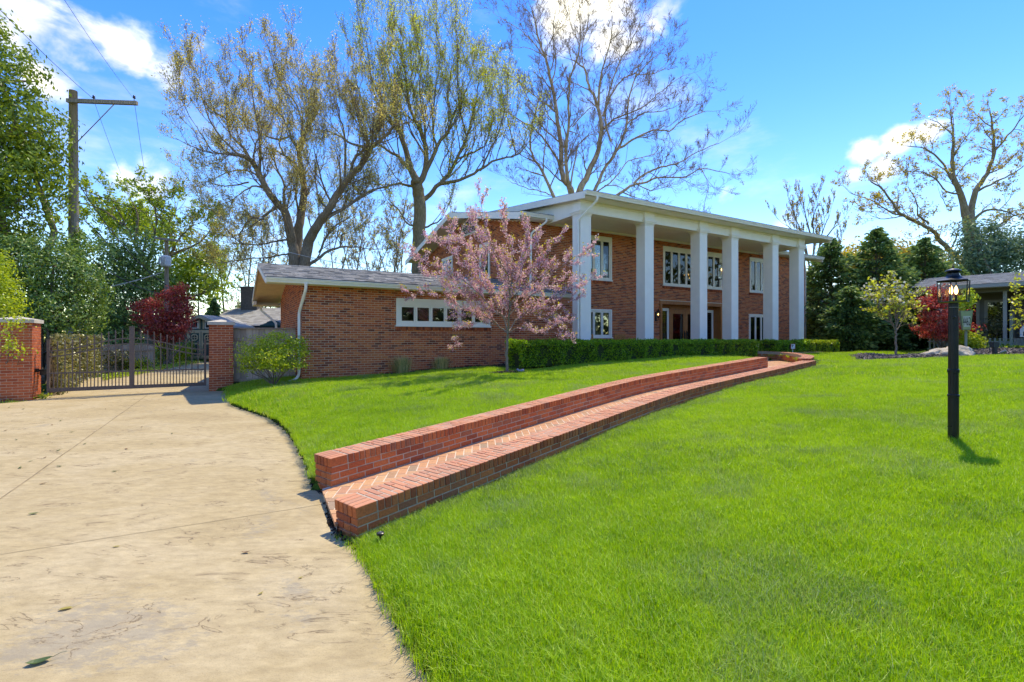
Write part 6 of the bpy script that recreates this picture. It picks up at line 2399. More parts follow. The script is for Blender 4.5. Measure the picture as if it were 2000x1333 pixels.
root, p = pole('utility_pole', 'tall grey wooden utility pole with a one sided crossarm and brace', 143, 178, 20, .165)
Z = 20
a_ = MB()
q0, q1 = PX(131, 197, Z - .2), PX(268, 202, Z - .2)
a_.boxes([tuple((q0 + q1) / 2)], tuple((q1 - q0) / 2), (0, .055, 0), (0, 0, .075))
part('crossarm', a_, M['polewood'], root)
b_ = MB()
b_.tube([PX(150, 279, Z - .18), PX(225, 202, Z - .18)], .018, 6)
part('brace', b_, M['polewood'], root)
for px_ in (183, 262):
    i_ = MB()
    t = PX(px_, 198, Z - .2)
    i_.lathe([(.012, -.10), (.012, .10), (.05, .11), (.06, .14), (.035, .16), (.05, .19), (.03, .23), (0, .24)], t, 8)
    part('insulator', i_, M['black'], root, True)
iv = MB()
P_, N_ = blob_points([px_blob(152, 478, 19.9, 15, 22, 1), px_blob(135, 488, 19.9, 12, 8, 1), px_blob(150, 510, 19.9, 16, 16, 1)], 1500, .7, .12, 20)
iv.leaves(P_, .10, .7)
single('pole_ivy', iv, LF['holly'], 'green creeper climbing the tall wooden utility pole', 'creeper')
root, p = pole('utility_pole', 'far utility pole carrying a pale transformer over the red maple', 325, 466, 25.5, .105)
a_ = MB()
q0, q1 = PX(302, 465, 25.3), PX(353, 471, 25.3)
a_.boxes([tuple((q0 + q1) / 2)], tuple((q1 - q0) / 2), (0, .04, 0), (0, 0, .055))
part('crossarm', a_, M['polewood'], root)
M['transformer'] = plain('transformer_grey', (0.52, 0.54, 0.55), .5, .1)
t_ = MB()
c_ = PX(324, 511, 25.2)
t_.lathe([(0, -.28), (.215, -.27), (.23, -.2), (.23, .21), (.2, .28), (.07, .31), (0, .31)], c_, 14)
part('transformer', t_, M['transformer'], root, True)
for k in range(4):
    f_ = MB()
    f_.box(c_.x - .17 + .1 * k, c_.x - .145 + .1 * k, c_.y - .28, c_.y - .21, c_.z - .17, c_.z + .2)
    part('cooling_fin', f_, M['transformer'], root)


def wire(label, a, c, sag, r=.012, mat='black'):
    mb = MB()
    a, c = Vector(a), Vector(c)
    pts = []
    for k in range(25):
        t = k / 24
        q = a.lerp(c, t)
        q.z -= sag * 4 * t * (1 - t)
        pts.append(q)
    mb.tube(pts, r, 5)
    single('power_line', mb, M[mat], label, 'power line', 'power lines')


M['palewire'] = plain('pale_service_cable', (0.5, 0.48, 0.44), .6)
wire('thin wire running up to the inner insulator of the crossarm', PX(-30, -12, 14), PX(183, 194, 19.8), .1, .009)
wire('thin wire crossing the top of the sky to the outer insulator', PX(100, -40, 12), PX(262, 194, 19.8), .1, .006)
wire('faint wire falling from the crossarm towards the leafy trees', PX(183, 196, 19.8), PX(262, 400, 38), .2, .008)
wire('faint wire from the end of the crossarm to the distance', PX(262, 196, 19.8), PX(303, 462, 25.3), .2, .008)
wire('thick dark cable from the tall pole sloping down over the maple', PX(155, 362, 19.8), PX(330, 560, 25.4), .5, .02)
wire('dark service cable swinging from the tall pole to the bare trees', PX(158, 370, 19.8), PX(520, 478, 33), .25, .016)
wire('dark cable from the upper corner trees to the tall pole', PX(-60, 310, 17), PX(142, 470, 19.8), .2, .018)
wire('lower dark cable from the upper corner trees to the tall pole', PX(-60, 340, 17), PX(142, 478, 19.8), .25, .022)
wire('pale service cable slanting down behind the transformer pole', PX(100, 575, 23), PX(318, 532, 25.3), .2, .024, 'palewire')
wire('long dark cable passing behind the holly and below the transformer', PX(158, 490, 19.8), PX(318, 575, 25.3), .3, .02)
wire('pale service cable running to the wing roof past the thick tree', PX(560, 492, 26), PX(735, 528, 24), .05, .015, 'palewire')

# ------------------------------------------------------------------ the green shed
M['shedgreen'] = pieces_mat('shed_green_boards', [(0.055, 0.095, 0.08), (0.075, 0.12, 0.10)], .7, 20, .3, .15)
M['shedcream'] = plain('shed_cream_trim', (0.55, 0.45, 0.28), .6)
ZS = 27.5
sc = PX(388, 700, ZS)
shed = thing('garden_shed', 'green shed with cream trim and octagonal door windows', 'shed', (sc.x, sc.y, dz(sc.x, sc.y)))
k_ = ZS / F
x_ = lambda px: (px - CX) * k_
z_ = lambda py: H + (HY - py) * k_
yb = sc.y
mb = MB()
mb.prism([(x_(338), yb, z_(703)), (x_(440), yb, z_(703)), (x_(440), yb, z_(640)), (x_(394), yb, z_(622)), (x_(338), yb, z_(644))], (0, 2.6, 0))
part('wall', mb, M['shedgreen'], shed)
for a, c, e, f_ in ((338, 642, 394, 619), (394, 619, 446, 641)):
    mb = MB()
    mb.prism([(x_(a), yb - .2, z_(c)), (x_(e), yb - .2, z_(f_)), (x_(e), yb - .2, z_(f_ - 4)), (x_(a), yb - .2, z_(c - 4))], (0, 3.0, 0))
    part('roof', mb, M['oldshingle'], shed)
    mb = MB()
    mb.prism([(x_(a), yb - .24, z_(c + 3)), (x_(e), yb - .24, z_(f_ + 3)), (x_(e), yb - .24, z_(f_ - 1.2)), (x_(a), yb - .24, z_(c - 1.2))], (0, .035, 0))
    part('barge_board', mb, M['shedcream'], shed)
mb = MB()
mb.box(x_(338), x_(440), yb - .05, yb, z_(648), z_(645))
mb.box(x_(338), x_(440), yb - .045, yb, z_(701), z_(699))
for px_ in (338, 366, 438):
    mb.box(x_(px_), x_(px_ + 2.4), yb - .048, yb, z_(703), z_(648))
mb.box(x_(389), x_(391.5), yb - .05, yb, z_(643), z_(624))
mb.box(x_(397), x_(399.5), yb - .05, yb, z_(643), z_(624))
part('trim', mb, M['shedcream'], shed)
for a, c in ((369.5, 393.5), (395, 419)):
    d_ = MB()
    d_.box(x_(a), x_(c), yb - .06, yb - .02, z_(699), z_(648))
    dr = part('door', d_, M['shedgreen'], shed)
    f_ = MB()
    for q in ((a, a + 3, 699, 648), (c - 3, c, 699, 648), (a + 3, c - 3, 651, 648), (a + 3, c - 3, 673, 670), (a + 3, c - 3, 699, 695)):
        f_.box(x_(q[0]), x_(q[1]), yb - .08, yb - .055, z_(q[2]), z_(q[3]))
    part('frame', f_, M['shedcream'], dr)
    o_ = MB()
    cx_, cz_ = x_((a + c) / 2), z_(659.5)
    ro, ri = 7.2 * k_, 5.0 * k_
    for k in range(8):
        q, q2 = (k + .5) * math.pi / 4, (k + 1.5) * math.pi / 4
        o_.prism([(cx_ + ro * math.cos(q), yb - .09, cz_ + ro * math.sin(q)), (cx_ + ro * math.cos(q2), yb - .09, cz_ + ro * math.sin(q2)), (cx_ + ri * math.cos(q2), yb - .09, cz_ + ri * math.sin(q2)), (cx_ + ri * math.cos(q), yb - .09, cz_ + ri * math.sin(q))], (0, .03, 0), .5)
    o_.box(cx_ - .014, cx_ + .014, yb - .085, yb - .07, cz_ - ri, cz_ + ri)
    o_.box(cx_ - ri, cx_ + ri, yb - .084, yb - .071, cz_ - .014, cz_ + .014)
    part('window_frame', o_, M['shedcream'], dr)
    p_ = MB()
    p_.prism([(cx_ + ri * math.cos((k + .5) * math.pi / 4), yb - .066, cz_ + ri * math.sin((k + .5) * math.pi / 4)) for k in range(8)], (0, .004, 0))
    part('pane', p_, M['dark'], dr)
for a, c in ((372, 388), (400.5, 416)):
    g_ = MB()
    s_ = -1 if a < 390 else 1
    lo, hi = (634, 630) if s_ < 0 else (630, 636)
    g_.prism([(x_(a), yb - .03, z_(642)), (x_(c), yb - .03, z_(642)), (x_(c), yb - .03, z_(626.5 if s_ < 0 else 632)), (x_(a), yb - .03, z_(632 if s_ < 0 else 626.5))], (0, .02, 0))
    w_ = part('window', g_, M['white'], shed)
    g_ = MB()
    g_.prism([(x_(a + 1.8), yb - .034, z_(640.5)), (x_(c - 1.8), yb - .034, z_(640.5)), (x_(c - 1.8), yb - .034, z_(629 if s_ < 0 else 633)), (x_(a + 1.8), yb - .034, z_(633 if s_ < 0 else 629))], (0, .003, 0))
    part('pane', g_, M['dark'], w_)

# ------------------------------------------------------------------ bungalow behind the wooden fence
ZB = 31.0
k2 = ZB / F
X2 = lambda px: (px - CX) * k2
Z2 = lambda py: H + (HY - py) * k2
bh = thing('bungalow', 'low brick bungalow with a weathered roof behind the wooden fence', 'house', (X2(500), ZB + 3, hx(-1.3)))
mb = MB()
mb.box(X2(408), X2(660), ZB, ZB + 6, hx(-1.4), Z2(636))
part('wall', mb, M['brick'], bh)
mb = MB()
mb.prism([(X2(404), ZB - .45, Z2(637)), (X2(404), ZB + 3.2, Z2(596)), (X2(404), ZB + 6.6, Z2(637)), (X2(404), ZB + 6.6, Z2(641)), (X2(404), ZB - .45, Z2(641))], (X2(664) - X2(404), 0, 0), .5)
rf = part('roof', mb, M['oldshingle'], bh)
sh = MB()
for r_ in range(17):
    f0, f1 = r_ / 17, (r_ + 1) / 17
    y0_, y1_ = ZB - .47 + 3.67 * f0, ZB - .47 + 3.67 * f1
    z0_, z1_ = Z2(637) + (Z2(596) - Z2(637)) * f0, Z2(637) + (Z2(596) - Z2(637)) * f1
    x = X2(404) - random.random() * .3
    while x < X2(664):
        w_ = random.uniform(.22, .36)
        sh.add([(x, y0_, z0_ + .02), (x + w_, y0_, z0_ + .02), (x + w_, y1_, z1_ + .008), (x, y1_, z1_ + .008), (x, y0_, z0_), (x + w_, y0_, z0_)], [(0, 1, 2, 3), (4, 5, 1, 0)], random.random())
        x += w_
part('shingles', sh, M['oldshingle'], rf, kind='stuff')
mb = MB()
qk = (ZB + 2.7) / ZB
chx = lambda p: X2(p) * qk
chz = lambda p: H + (Z2(p) - H) * qk
mb.box(chx(470), chx(502), ZB + 2.7, ZB + 3.6, Z2(612), chz(563))
mb.box(chx(468), chx(504), ZB + 2.65, ZB + 3.65, chz(563), chz(560))
M['chimneybrick'] = pieces_mat('sooty_chimney', [(0.10, 0.085, 0.075), (0.15, 0.13, 0.115)], .95, 12, .6, .3)
part('chimney', mb, M['chimneybrick'], bh)
mb = MB()
mb.box(X2(404), X2(664), ZB - .57, ZB - .45, Z2(640.5), Z2(637))
part('gutter', mb, M['darkstrip'], bh)
M['umbrella'] = plain('dark_green_canvas', (0.012, 0.045, 0.03), .8)
uc = PX(534, 634, 24)
um_ = thing('patio_umbrella', 'dark green patio umbrella showing over the wooden fence', 'umbrella', (uc.x, uc.y, hx(-1.3)))
mb = MB()
mb.lathe([(.62, -.12), (.60, -.05), (.30, .08), (.29, .11), (.05, .2), (0, .21)], uc, 10)
part('canopy', mb, M['umbrella'], um_)
mb = MB()
mb.tube([(uc.x, uc.y, hx(-1.3)), (uc.x, uc.y, uc.z + .2)], .02, 6)
part('pole', mb, M['darkwood'], um_)
b_ = PX(418, 640, 29)
conifer('evergreen', 'small dark fir beside the bungalow roof', b_.x, b_.y, hx(-1.3), PX(418, 586, 29).z - hx(-1.3), .95, LF['ever'], 240, .2)

# ------------------------------------------------------------------ grey bungalow across the lawn
AN = Vector((21.2, 23.0))
EA = math.atan2(-0.7297, 0.6839)
NH = Matrix.Rotation(-EA, 3, 'Z') @ Vector((AN.x, AN.y, 0))       # in the frame of that house
nb = thing('bungalow', 'grey bungalow with a porch behind the picket fence', 'house', (NH.x + 3, NH.y + 2, hx(-.3)), EA)
e0, n0 = NH.x, NH.y
M['greytrim'] = plain('grey_house_paint', (0.20, 0.20, 0.17), .7, .06)
M['greytrim2'] = plain('pale_grey_trim', (0.36, 0.36, 0.31), .6, .06)
M['palestone'] = pieces_mat('pale_ledge_stone', [(0.40, 0.40, 0.39), (0.52, 0.52, 0.50), (0.6, 0.6, 0.58)], .9, 20, .5, .15)
def nbox(name, mat, *bx, parent=None, label=None):
    mb = MB()
    for q in bx:
        mb.box(e0 + q[0], e0 + q[1], n0 + q[2], n0 + q[3], hx(q[4]), hx(q[5]))
    return part(name, mb, mat, parent or nb, label=label)


nbox('wall', M['greytrim'], (-1.2, 9, 2.0, 2.25, -.5, 2.35), (-1.2, -1.0, 2.25, 8, -.5, 2.35))
nbox('porch_floor', M['greytrim2'], (-1.0, 3.0, -.1, 2.0, -.35, -.2))
nbox('beam', M['greytrim'], (-1.0, 6, .12, .3, 2.1, 2.4))
nbox('porch_ceiling', M['greytrim'], (-1.0, 3.0, .3, 2.0, 2.28, 2.32))
nbox('post', M['greytrim2'], (1.25, 1.38, .1, .23, -.2, 2.1))
nbox('post', M['greytrim2'], (-.95, -.82, .1, .23, -.2, 2.1))
# stone wall on the near side with its own stones
st = nbox('stone_wall', M['mortar_grey'], (2.05, 9, .05, .3, -.6, 2.35), (2.05, 2.2, .3, 2.0, -.6, 2.3))
for r_ in range(26):
    s = 2.03 - random.random() * .2
    while s < 4.4:
        w_ = random.uniform(.25, .6)
        a, c = max(s, 2.03), s + w_
        if c - a > .06:
            mb = MB()
            mb.box(e0 + a + .006, e0 + c - .006, n0 + .02 - random.uniform(0, .012), n0 + .06, hx(-.6 + r_ * .112 + .006), hx(-.6 + (r_ + 1) * .112 - .004))
            part('stone', mb, M['palestone'], st)
        s += w_
rp = [(-.55, 2.45), (3.6, 3.25), (7.8, 2.45)]
mb = MB()
mb.prism([(e0 - 1.6, n0 + y, hx(z)) for y, z in rp] + [(e0 - 1.6, n0 + y, hx(z - .2)) for y, z in rp[::-1]], (11, 0, 0), .5)
rf = part('roof', mb, M['greytrim2'], nb)
sh = MB()
for r_ in range(24):
    f0, f1 = r_ / 24, (r_ + 1) / 24
    y0_, y1_ = -.58 + 4.2 * f0, -.58 + 4.2 * f1
    z0_, z1_ = 2.45 + .81 * f0, 2.45 + .81 * f1
    x = -1.65 - random.random() * .3
    while x < 9:
        w_ = random.uniform(.2, .34)
        sh.add([(e0 + x, n0 + y0_, hx(z0_ + .022)), (e0 + x + w_, n0 + y0_, hx(z0_ + .022)), (e0 + x + w_, n0 + y1_, hx(z1_ + .008)), (e0 + x, n0 + y1_, hx(z1_ + .008)), (e0 + x, n0 + y0_, hx(z0_)), (e0 + x + w_, n0 + y0_, hx(z0_))], [(0, 1, 2, 3), (4, 5, 1, 0)], random.random())
        x += w_
part('shingles', sh, M['oldshingle'], rf, kind='stuff')
nbox('gutter', M['greytrim2'], (-1.6, 9, -.68, -.56, 2.28, 2.42))
for a, w_ in ((-.62, 1.0), (.55, 1.05)):
    f_ = MB()
    for q in ((a, a + .12, -.2, 1.85), (a + w_ - .12, a + w_, -.2, 1.85), (a + .12, a + w_ - .12, 1.73, 1.85), (a + .12, a + w_ - .12, -.2, .0)):
        f_.box(e0 + q[0], e0 + q[1], n0 + 1.93, n0 + 2.0, hx(q[2]), hx(q[3]))
    d_ = part('door', f_, M['greytrim2'], nb)
    g_ = MB()
    g_.box(e0 + a + .12, e0 + a + w_ - .12, n0 + 1.965, n0 + 1.97, hx(0), hx(1.73))
    part('pane', g_, M['glass'], d_)
    g_ = MB()
    g_.box(e0 + a + .12, e0 + a + w_ - .12, n0 + 1.985, n0 + 1.995, hx(0), hx(1.73))
    part('dark_room', g_, M['dark'], d_)


def npos(e, n, z):
    return Vector((AN.x, AN.y, 0)) + Vector((math.cos(EA) * e - math.sin(EA) * n, math.sin(EA) * e + math.cos(EA) * n, hx(z)))


# picket fence
pf = thing('picket_fence', 'grey green picket fence before the porch of the grey bungalow', 'fence', (e0 + .5, n0 - 1.3, hx(-.55)), EA)
M['sage'] = plain('sage_fence_paint', (0.23, 0.27, 0.21), .7, .1)
for k in range(17):
    u = -1.15 + k * .155
    mb = MB()
    mb.prism([(e0 + u, n0 - 1.32, hx(-.62)), (e0 + u + .07, n0 - 1.32, hx(-.62)), (e0 + u + .07, n0 - 1.32, hx(-.02)), (e0 + u + .035, n0 - 1.32, hx(.02)), (e0 + u, n0 - 1.32, hx(-.02))], (0, .02, 0), .5)
    part('picket', mb, M['sage'], pf)
for z in (-.15, -.5):
    mb = MB()
    mb.box(e0 - 1.2, e0 + 1.5, n0 - 1.298, n0 - 1.26, hx(z - .03), hx(z + .03))
    part('rail', mb, M['sage'], pf)
mb = MB()
mb.box(e0 + 1.50, e0 + 1.60, n0 - 1.34, n0 - 1.24, hx(-.6), hx(1.0))
mb.prism([(e0 + 1.48, n0 - 1.36, hx(1.0)), (e0 + 1.62, n0 - 1.36, hx(1.0)), (e0 + 1.62, n0 - 1.22, hx(1.0)), (e0 + 1.48, n0 - 1.22, hx(1.0))], (0, 0, .04))
part('fence_post', mb, M['sage'], pf)
for k in range(22):
    mb = MB()
    mb.box(e0 + 1.62 + k * .1, e0 + 1.712 + k * .1, n0 - 1.31, n0 - 1.29, hx(-.6), hx(.0))
    part('board', mb, M['greytrim'], pf)

# white dog statue on the fence
dg = npos(-.42, -1.0, -.05)
M['statue'] = plain('white_plaster', (0.72, 0.70, 0.66), .7, .1)
dogr = thing('dog_statue', 'white sitting dog statue above the picket fence', 'statue', (dg.x, dg.y, dg.z - .25))
me_v = [(0, .06, .0), (0, .06, .18), (0, .02, .34), (0, -.02, .44), (0, -.05, .52), (0, -.15, .50), (-.07, -.08, .32), (-.075, -.10, .15), (-.075, -.14, .0), (.07, -.08, .32), (.075, -.10, .15), (.075, -.14, .0),
        (-.10, .05, .08), (-.12, -.08, .03), (.10, .05, .08), (.12, -.08, .03), (-.075, -.02, .55), (-.10, -.01, .46), (.075, -.02, .55), (.10, -.01, .46)]
me_e = [(0, 1), (1, 2), (2, 3), (3, 4), (4, 5), (2, 6), (6, 7), (7, 8), (2, 9), (9, 10), (10, 11), (0, 12), (12, 13), (0, 14), (14, 15), (4, 16), (16, 17), (4, 18), (18, 19)]
rr_ = [.12, .13, .12, .085, .085, .045, .05, .04, .04, .05, .04, .04, .075, .045, .075, .045, .03, .022, .03, .022]
me = bpy.data.meshes.new('dog_body')
me.from_pydata(me_v, me_e, [])
ob = bpy.data.objects.new('body', me)
COL.objects.link(ob)
sk = ob.modifiers.new('skin', 'SKIN')
for q, r in zip(me.skin_vertices[0].data, rr_):
    q.radius = (r, r)
me.skin_vertices[0].data[0].use_root = True
sb = ob.modifiers.new('sub', 'SUBSURF')
sb.levels = sb.render_levels = 2
me.materials.append(M['statue'])
ob.parent = dogr
ob.location = (0, 0, .25)
ob.rotation_euler = (0, 0, .25)
pd = MB()
pd.box(dg.x - .2, dg.x + .2, dg.y - .2, dg.y + .25, dg.z - .25, dg.z + .0)
part('plinth', pd, M['greytrim2'], dogr)
M['redcloth'] = plain('red_cushion', (0.42, 0.02, 0.025), .8)
c_ = npos(-.02, 1.2, .22)
mb = MB()
mb.lathe([(0, -.09), (.28, -.08), (.33, 0), (.28, .08), (0, .09)], c_, 12)
single('cushion', mb, M['redcloth'], 'red cushion on the porch of the grey bungalow', 'cushion', smooth=True)
mb = MB()
c_ = npos(1.95, -.35, .35)
R_ = Matrix.Rotation(EA, 3, 'Z')
f = lambda x, y, z: c_ + R_ @ Vector((x, y, z))
bhs = thing('birdhouse', 'small white birdhouse with a red roof by the stone wall', 'birdhouse', (c_.x, c_.y, c_.z - .3))
mb.prism([f(-.16, 0, -.3), f(.16, 0, -.3), f(.16, 0, .05), f(0, 0, .3), f(-.16, 0, .05)], R_ @ Vector((0, .25, 0)))
part('wall', mb, M['white'], bhs)
mb = MB()
mb.prism([f(-.2, -.03, .05), f(0, -.03, .36), f(0, -.03, .31), f(-.17, -.03, .03)], R_ @ Vector((0, .31, 0)))
mb.prism([f(0, -.03, .36), f(.2, -.03, .05), f(.17, -.03, .03), f(0, -.03, .31)], R_ @ Vector((0, .31, 0)))
part('roof', mb, M['redcloth'], bhs)
mb = MB()
mb.boxes([tuple(f(0, -.004, -.16))], tuple(R_ @ Vector((.06, 0, 0))), tuple(R_ @ Vector((0, .003, 0))), (0, 0, .09))
part('opening', mb, M['dark'], bhs)
mb = MB()
mb.tube([f(0, .12, -1.0), f(0, .12, -.3)], .035, 6)
part('post', mb, M['sage'], bhs)
# potted plant and broom by the porch door
c_ = npos(.95, .9, .0)
bush('potted_plant', 'leafy potted plant standing by the glass porch door', 'plant', (c_.x, c_.y, hx(-.2)), [(c_.x, c_.y, hx(.55), .3, .3, .35)], 900, .14, LF['ivy'], .3, .14, 18, 4, .015)
mb = MB()
mb.tube([npos(-.28, 1.7, -.2), npos(-.36, 1.85, 1.25)], .016, 6)
mb.box(0, 0, 0, 0, 0, 0)
for l_ in (mb.V, mb.Fc, mb.R, mb.M):
    l_.pop()
single('broom', mb, M['palewire'], 'pale broom handle leaning beside the porch door', 'broom')
# ground cover along the picket fence
gc = MB()
n = 2600
t = rng.random(n)
P_ = np.array([tuple(npos(.4 + 3.2 * a, -1.75 + .2 * random.gauss(0, 1), -.45 + .12 * random.random())) for a in t])
gc.leaves(P_, .13, .6, .3)
single('ground_cover', gc, LF['fresh'], 'leafy ground cover at the foot of the picket fence', kind='stuff')
b_ = npos(3.4, -1.2, .2)
T = Tree(20.0, K=(0, 3, 3), lr=.6, trop=.05, wig=.16, conv=conv(1, 0, 0), per_m=4, L=(.3, .6), rmin=.004)
T.trace([(2020, 700), (2018, 620), (2014, 585)], .03, .02, 0, grow=False)
for pts in ([(2014, 600), (1998, 575), (1985, 565)], [(2016, 640), (2000, 610), (1988, 600)], [(2014, 590), (2010, 565), (2002, 550)], [(2018, 660), (2002, 640), (1992, 636)]):
    T.trace(pts, .012, .005)
P1, _ = T.leaf_points(11, (0, 1), .04)
T.build('young_dogwood', 'slim young tree with sparse lime leaves at the edge by the stone wall', tuple(PX(2020, 700, 20).xy) + (hx(-.6),), M['bark_redbud'], M['twig_pale'], None, [('leaves', LF['lime'], P1, .12, .6, .1, None)])

# dark roofed house between the portico and the evergreens
ZG = 36
k3 = ZG / F
gh = thing('garage_house', 'grey gabled house half hidden between the last column and the evergreens', 'house', ((1600 - CX) * k3, ZG + 3, hx(-.8)))
x3, z3 = (lambda px: (px - CX) * k3), (lambda py: H + (HY - py) * k3)
mb = MB()
mb.prism([(x3(1500), ZG, z3(690)), (x3(1640), ZG, z3(690)), (x3(1640), ZG, z3(600)), (x3(1568), ZG, z3(548)), (x3(1500), ZG, z3(590))], (0, 5, 0))
part('wall', mb, M['greytrim'], gh)
mb = MB()
mb.prism([(x3(1562), ZG - .3, z3(543)), (x3(1650), ZG - .3, z3(606)), (x3(1650), ZG - .3, z3(600)), (x3(1562), ZG - .3, z3(537))], (0, 6, 0))
mb.prism([(x3(1562), ZG - .3, z3(543)), (x3(1490), ZG - .3, z3(596)), (x3(1490), ZG - .3, z3(590)), (x3(1562), ZG - .3, z3(537))], (0, 6, 0))
part('roof', mb, M['oldshingle'], gh)
mb = MB()
mb.prism([(x3(1570), ZG - 1.2, z3(592)), (x3(1625), ZG - 1.2, z3(592)), (x3(1625), ZG, z3(584)), (x3(1570), ZG, z3(584))], (0, 0, .12))
part('porch_roof', mb, M['white'], gh)

# ------------------------------------------------------------------ the lamp post
LX, LY = PX(1862, 866, 5.3).xy
lz = gz(LX, LY)
lamp = thing('lamp_post', 'black lamp post with a six sided glass lantern on the lawn', 'lamp post', (LX, LY, lz))
zp = lambda py: H + (HY - py) / F * 5.3
kk_ = 5.3 / F
mb = MB()
prof = [(0, lz - .1)]
r_ = .0445
for z, r in ((lz - .1, r_ * 1.06), (zp(776), r_ * 1.06), (zp(775), r_ * 1.15), (zp(771), r_ * 1.15), (zp(770), r_), (zp(729), r_), (zp(728), r_ * 1.14), (zp(722), r_ * 1.14), (zp(721), r_ * .98), (zp(604), r_ * .96), (zp(603), r_ * .99), (zp(601.5), r_ * .99), (zp(601), r_ * .96), (zp(592), r_ * .96), (zp(591), 0)):
    prof.append((r, z))
V, k = [], 32
for R_, z in prof:
    for j in range(k):
        fl = 1 - (.045 if j % 2 else 0) * (1 if R_ < r_ * 1.05 and R_ > 0 else 0)
        a = 2 * math.pi * j / k
        V.append((LX + R_ * fl * math.cos(a), LY + R_ * fl * math.sin(a), z))
mb.add(V, [(i * k + j, i * k + (j + 1) % k, (i + 1) * k + (j + 1) % k, (i + 1) * k + j) for i in range(len(prof) - 1) for j in range(k)], .5)
part('post', mb, M['black'], lamp)
pc = MB()
pc.lathe([(0, .014), (.008, .013), (.013, .004), (.013, -.006), (.009, -.012), (0, -.012)], (LX - .028, LY - .046, zp(620)), 10)
pc.tube([(LX - .028, LY - .03, zp(621)), (LX - .028, LY - .05, zp(621))], .011, 8)
part('photocell', pc, M['black'], lamp, True)
wq = MB()
wq.tube([(LX - r_ * math.cos(a) * 1.03, LY - r_ * math.sin(a) * 1.03, zp(601)) for a in np.linspace(0, math.pi, 9)], .002, 4)
part('wire_tie', wq, M['palewire'], lamp)
pg = MB()
pg.box(LX - .075, LX - .03, LY - .02, LY - .012, lz + .16, lz + .172)
part('hook', pg, M['black'], lamp)
rt_, rb_ = 25.5 * kk_, 24.0 * kk_
A0 = math.radians(219)
hexp = lambda r, z, off=0.0: [(LX + r * math.cos(A0 + off + q * math.pi / 3), LY + r * math.sin(A0 + off + q * math.pi / 3), z) for q in range(6)]
zb_, zt_ = zp(590), zp(549)
cg = MB()
for q in range(6):
    t0, b0 = Vector(hexp(rt_, zt_)[q]), Vector(hexp(rb_, zb_)[q])
    cg.tube([b0, t0], .0048, 5)
    t1, b1 = Vector(hexp(rt_, zt_)[(q + 1) % 6]), Vector(hexp(rb_, zb_)[(q + 1) % 6])
    cg.tube([t0, t1], .0052, 5)
    cg.tube([b0, b1], .0042, 5)
fl = MB()
fl.prism(hexp(rb_ * .98, zb_), (0, 0, .006))
part('floor_plate', fl, M['black'], lamp)
cage = part('cage', cg, M['black'], lamp)
for q in range(6):
    g_ = MB()
    g_.add([hexp(rb_ * .985, zb_ + .006)[q], hexp(rb_ * .985, zb_ + .006)[(q + 1) % 6], hexp(rt_ * .985, zt_)[(q + 1) % 6], hexp(rt_ * .985, zt_)[q]], [(0, 1, 2, 3)], .5)
    part('pane', g_, M['lampglass'], cage)
rfm = MB()
rings = [(rt_ * 1.06, zt_ - .004), (rt_ * 1.06, zt_ + .004), (rt_ * .80, zp(545)), (rt_ * .5, zp(540.5)), (rt_ * .43, zp(538)), (rt_ * .42, zp(534))]
V = [p for r, z in rings for p in hexp(r, z)]
rfm.add(V, [(i * 6 + j, i * 6 + (j + 1) % 6, (i + 1) * 6 + (j + 1) % 6, (i + 1) * 6 + j) for i in range(len(rings) - 1) for j in range(6)], .5)
rfm.lathe([(rt_ * .42, zp(534)), (rt_ * .30, zp(536)), (rt_ * .28, zp(534.5)), (rt_ * .46, zp(531)), (rt_ * .49, zp(530)), (rt_ * .44, zp(528)), (rt_ * .2, zp(525.5)), (rt_ * .1, zp(524.5)), (rt_ * .05, zp(524)), (rt_ * .06, zp(521)), (rt_ * .03, zp(519.5)), (0, zp(519))], (LX, LY, 0), 20)
part('roof', rfm, M['black'], lamp)
for q, (dx_, dy_) in enumerate(((-.034, -.012), (.03, .0), (.0, .035))):
    s_ = MB()
    s_.lathe([(.011, zb_ + .006), (.011, zp(576))], (LX + dx_, LY + dy_, 0), 8)
    sl = part('candle', s_, M['black'] if q else M['candle'], lamp)
    b_ = MB()
    b_.lathe([(0, zp(576)), (.012, zp(574)), (.017, zp(569)), (.012, zp(563)), (.003, zp(559)), (0, zp(558.5))], (LX + dx_, LY + dy_, 0), 10)
    part('bulb', b_, M['bulb'] if q < 2 else M['lampglass'], lamp, True)

# ------------------------------------------------------------------ house number planter
M['planter'] = plain('sage_planter_board', (0.21, 0.25, 0.15), .7, .1)
M['planterface'] = plain('green_number_panel', (0.30, 0.36, 0.16), .6, .08)
M['panel'] = plain('pale_number_plate', (0.52, 0.54, 0.42), .6, .08)
ZPn = 18.5
kp = ZPn / F
c_ = PX(1888, 645, ZPn)
pl = thing('number_planter', 'tapered green planter box with the house number 4462 on its front', 'planter', (c_.x, c_.y, gz(c_.x, c_.y)))
w1, w0, hgt = .36, .22, 38 * kp
tx_ = Vector((.80, -.60, 0))
ty_ = Vector((.60, .80, 0))
def pp(a, b_, z):
    f = z / hgt
    w = w0 + (w1 - w0) * f
    return c_ + tx_ * (a * w * .5) + ty_ * ((b_ + 1) * .5 * (.32 + .38 * f)) + Vector((0, 0, z))
mb = MB()
V = [tuple(pp(a, b_, z)) for z in (0, hgt) for a, b_ in ((-1, -1), (1, -1), (1, 1), (-1, 1))]
mb.add(V, [(0, 3, 2, 1), (4, 5, 6, 7), (0, 1, 5, 4), (1, 2, 6, 5), (2, 3, 7, 6), (3, 0, 4, 7)], .5)
part('box', mb, M['planter'], pl)
mb = MB()
V = [tuple(pp(a, -1, z) - ty_ * d) for d in (.0, .012) for z, a in ((.03, -.92), (.03, .92), (hgt - .02, .92), (hgt - .02, -.92))]
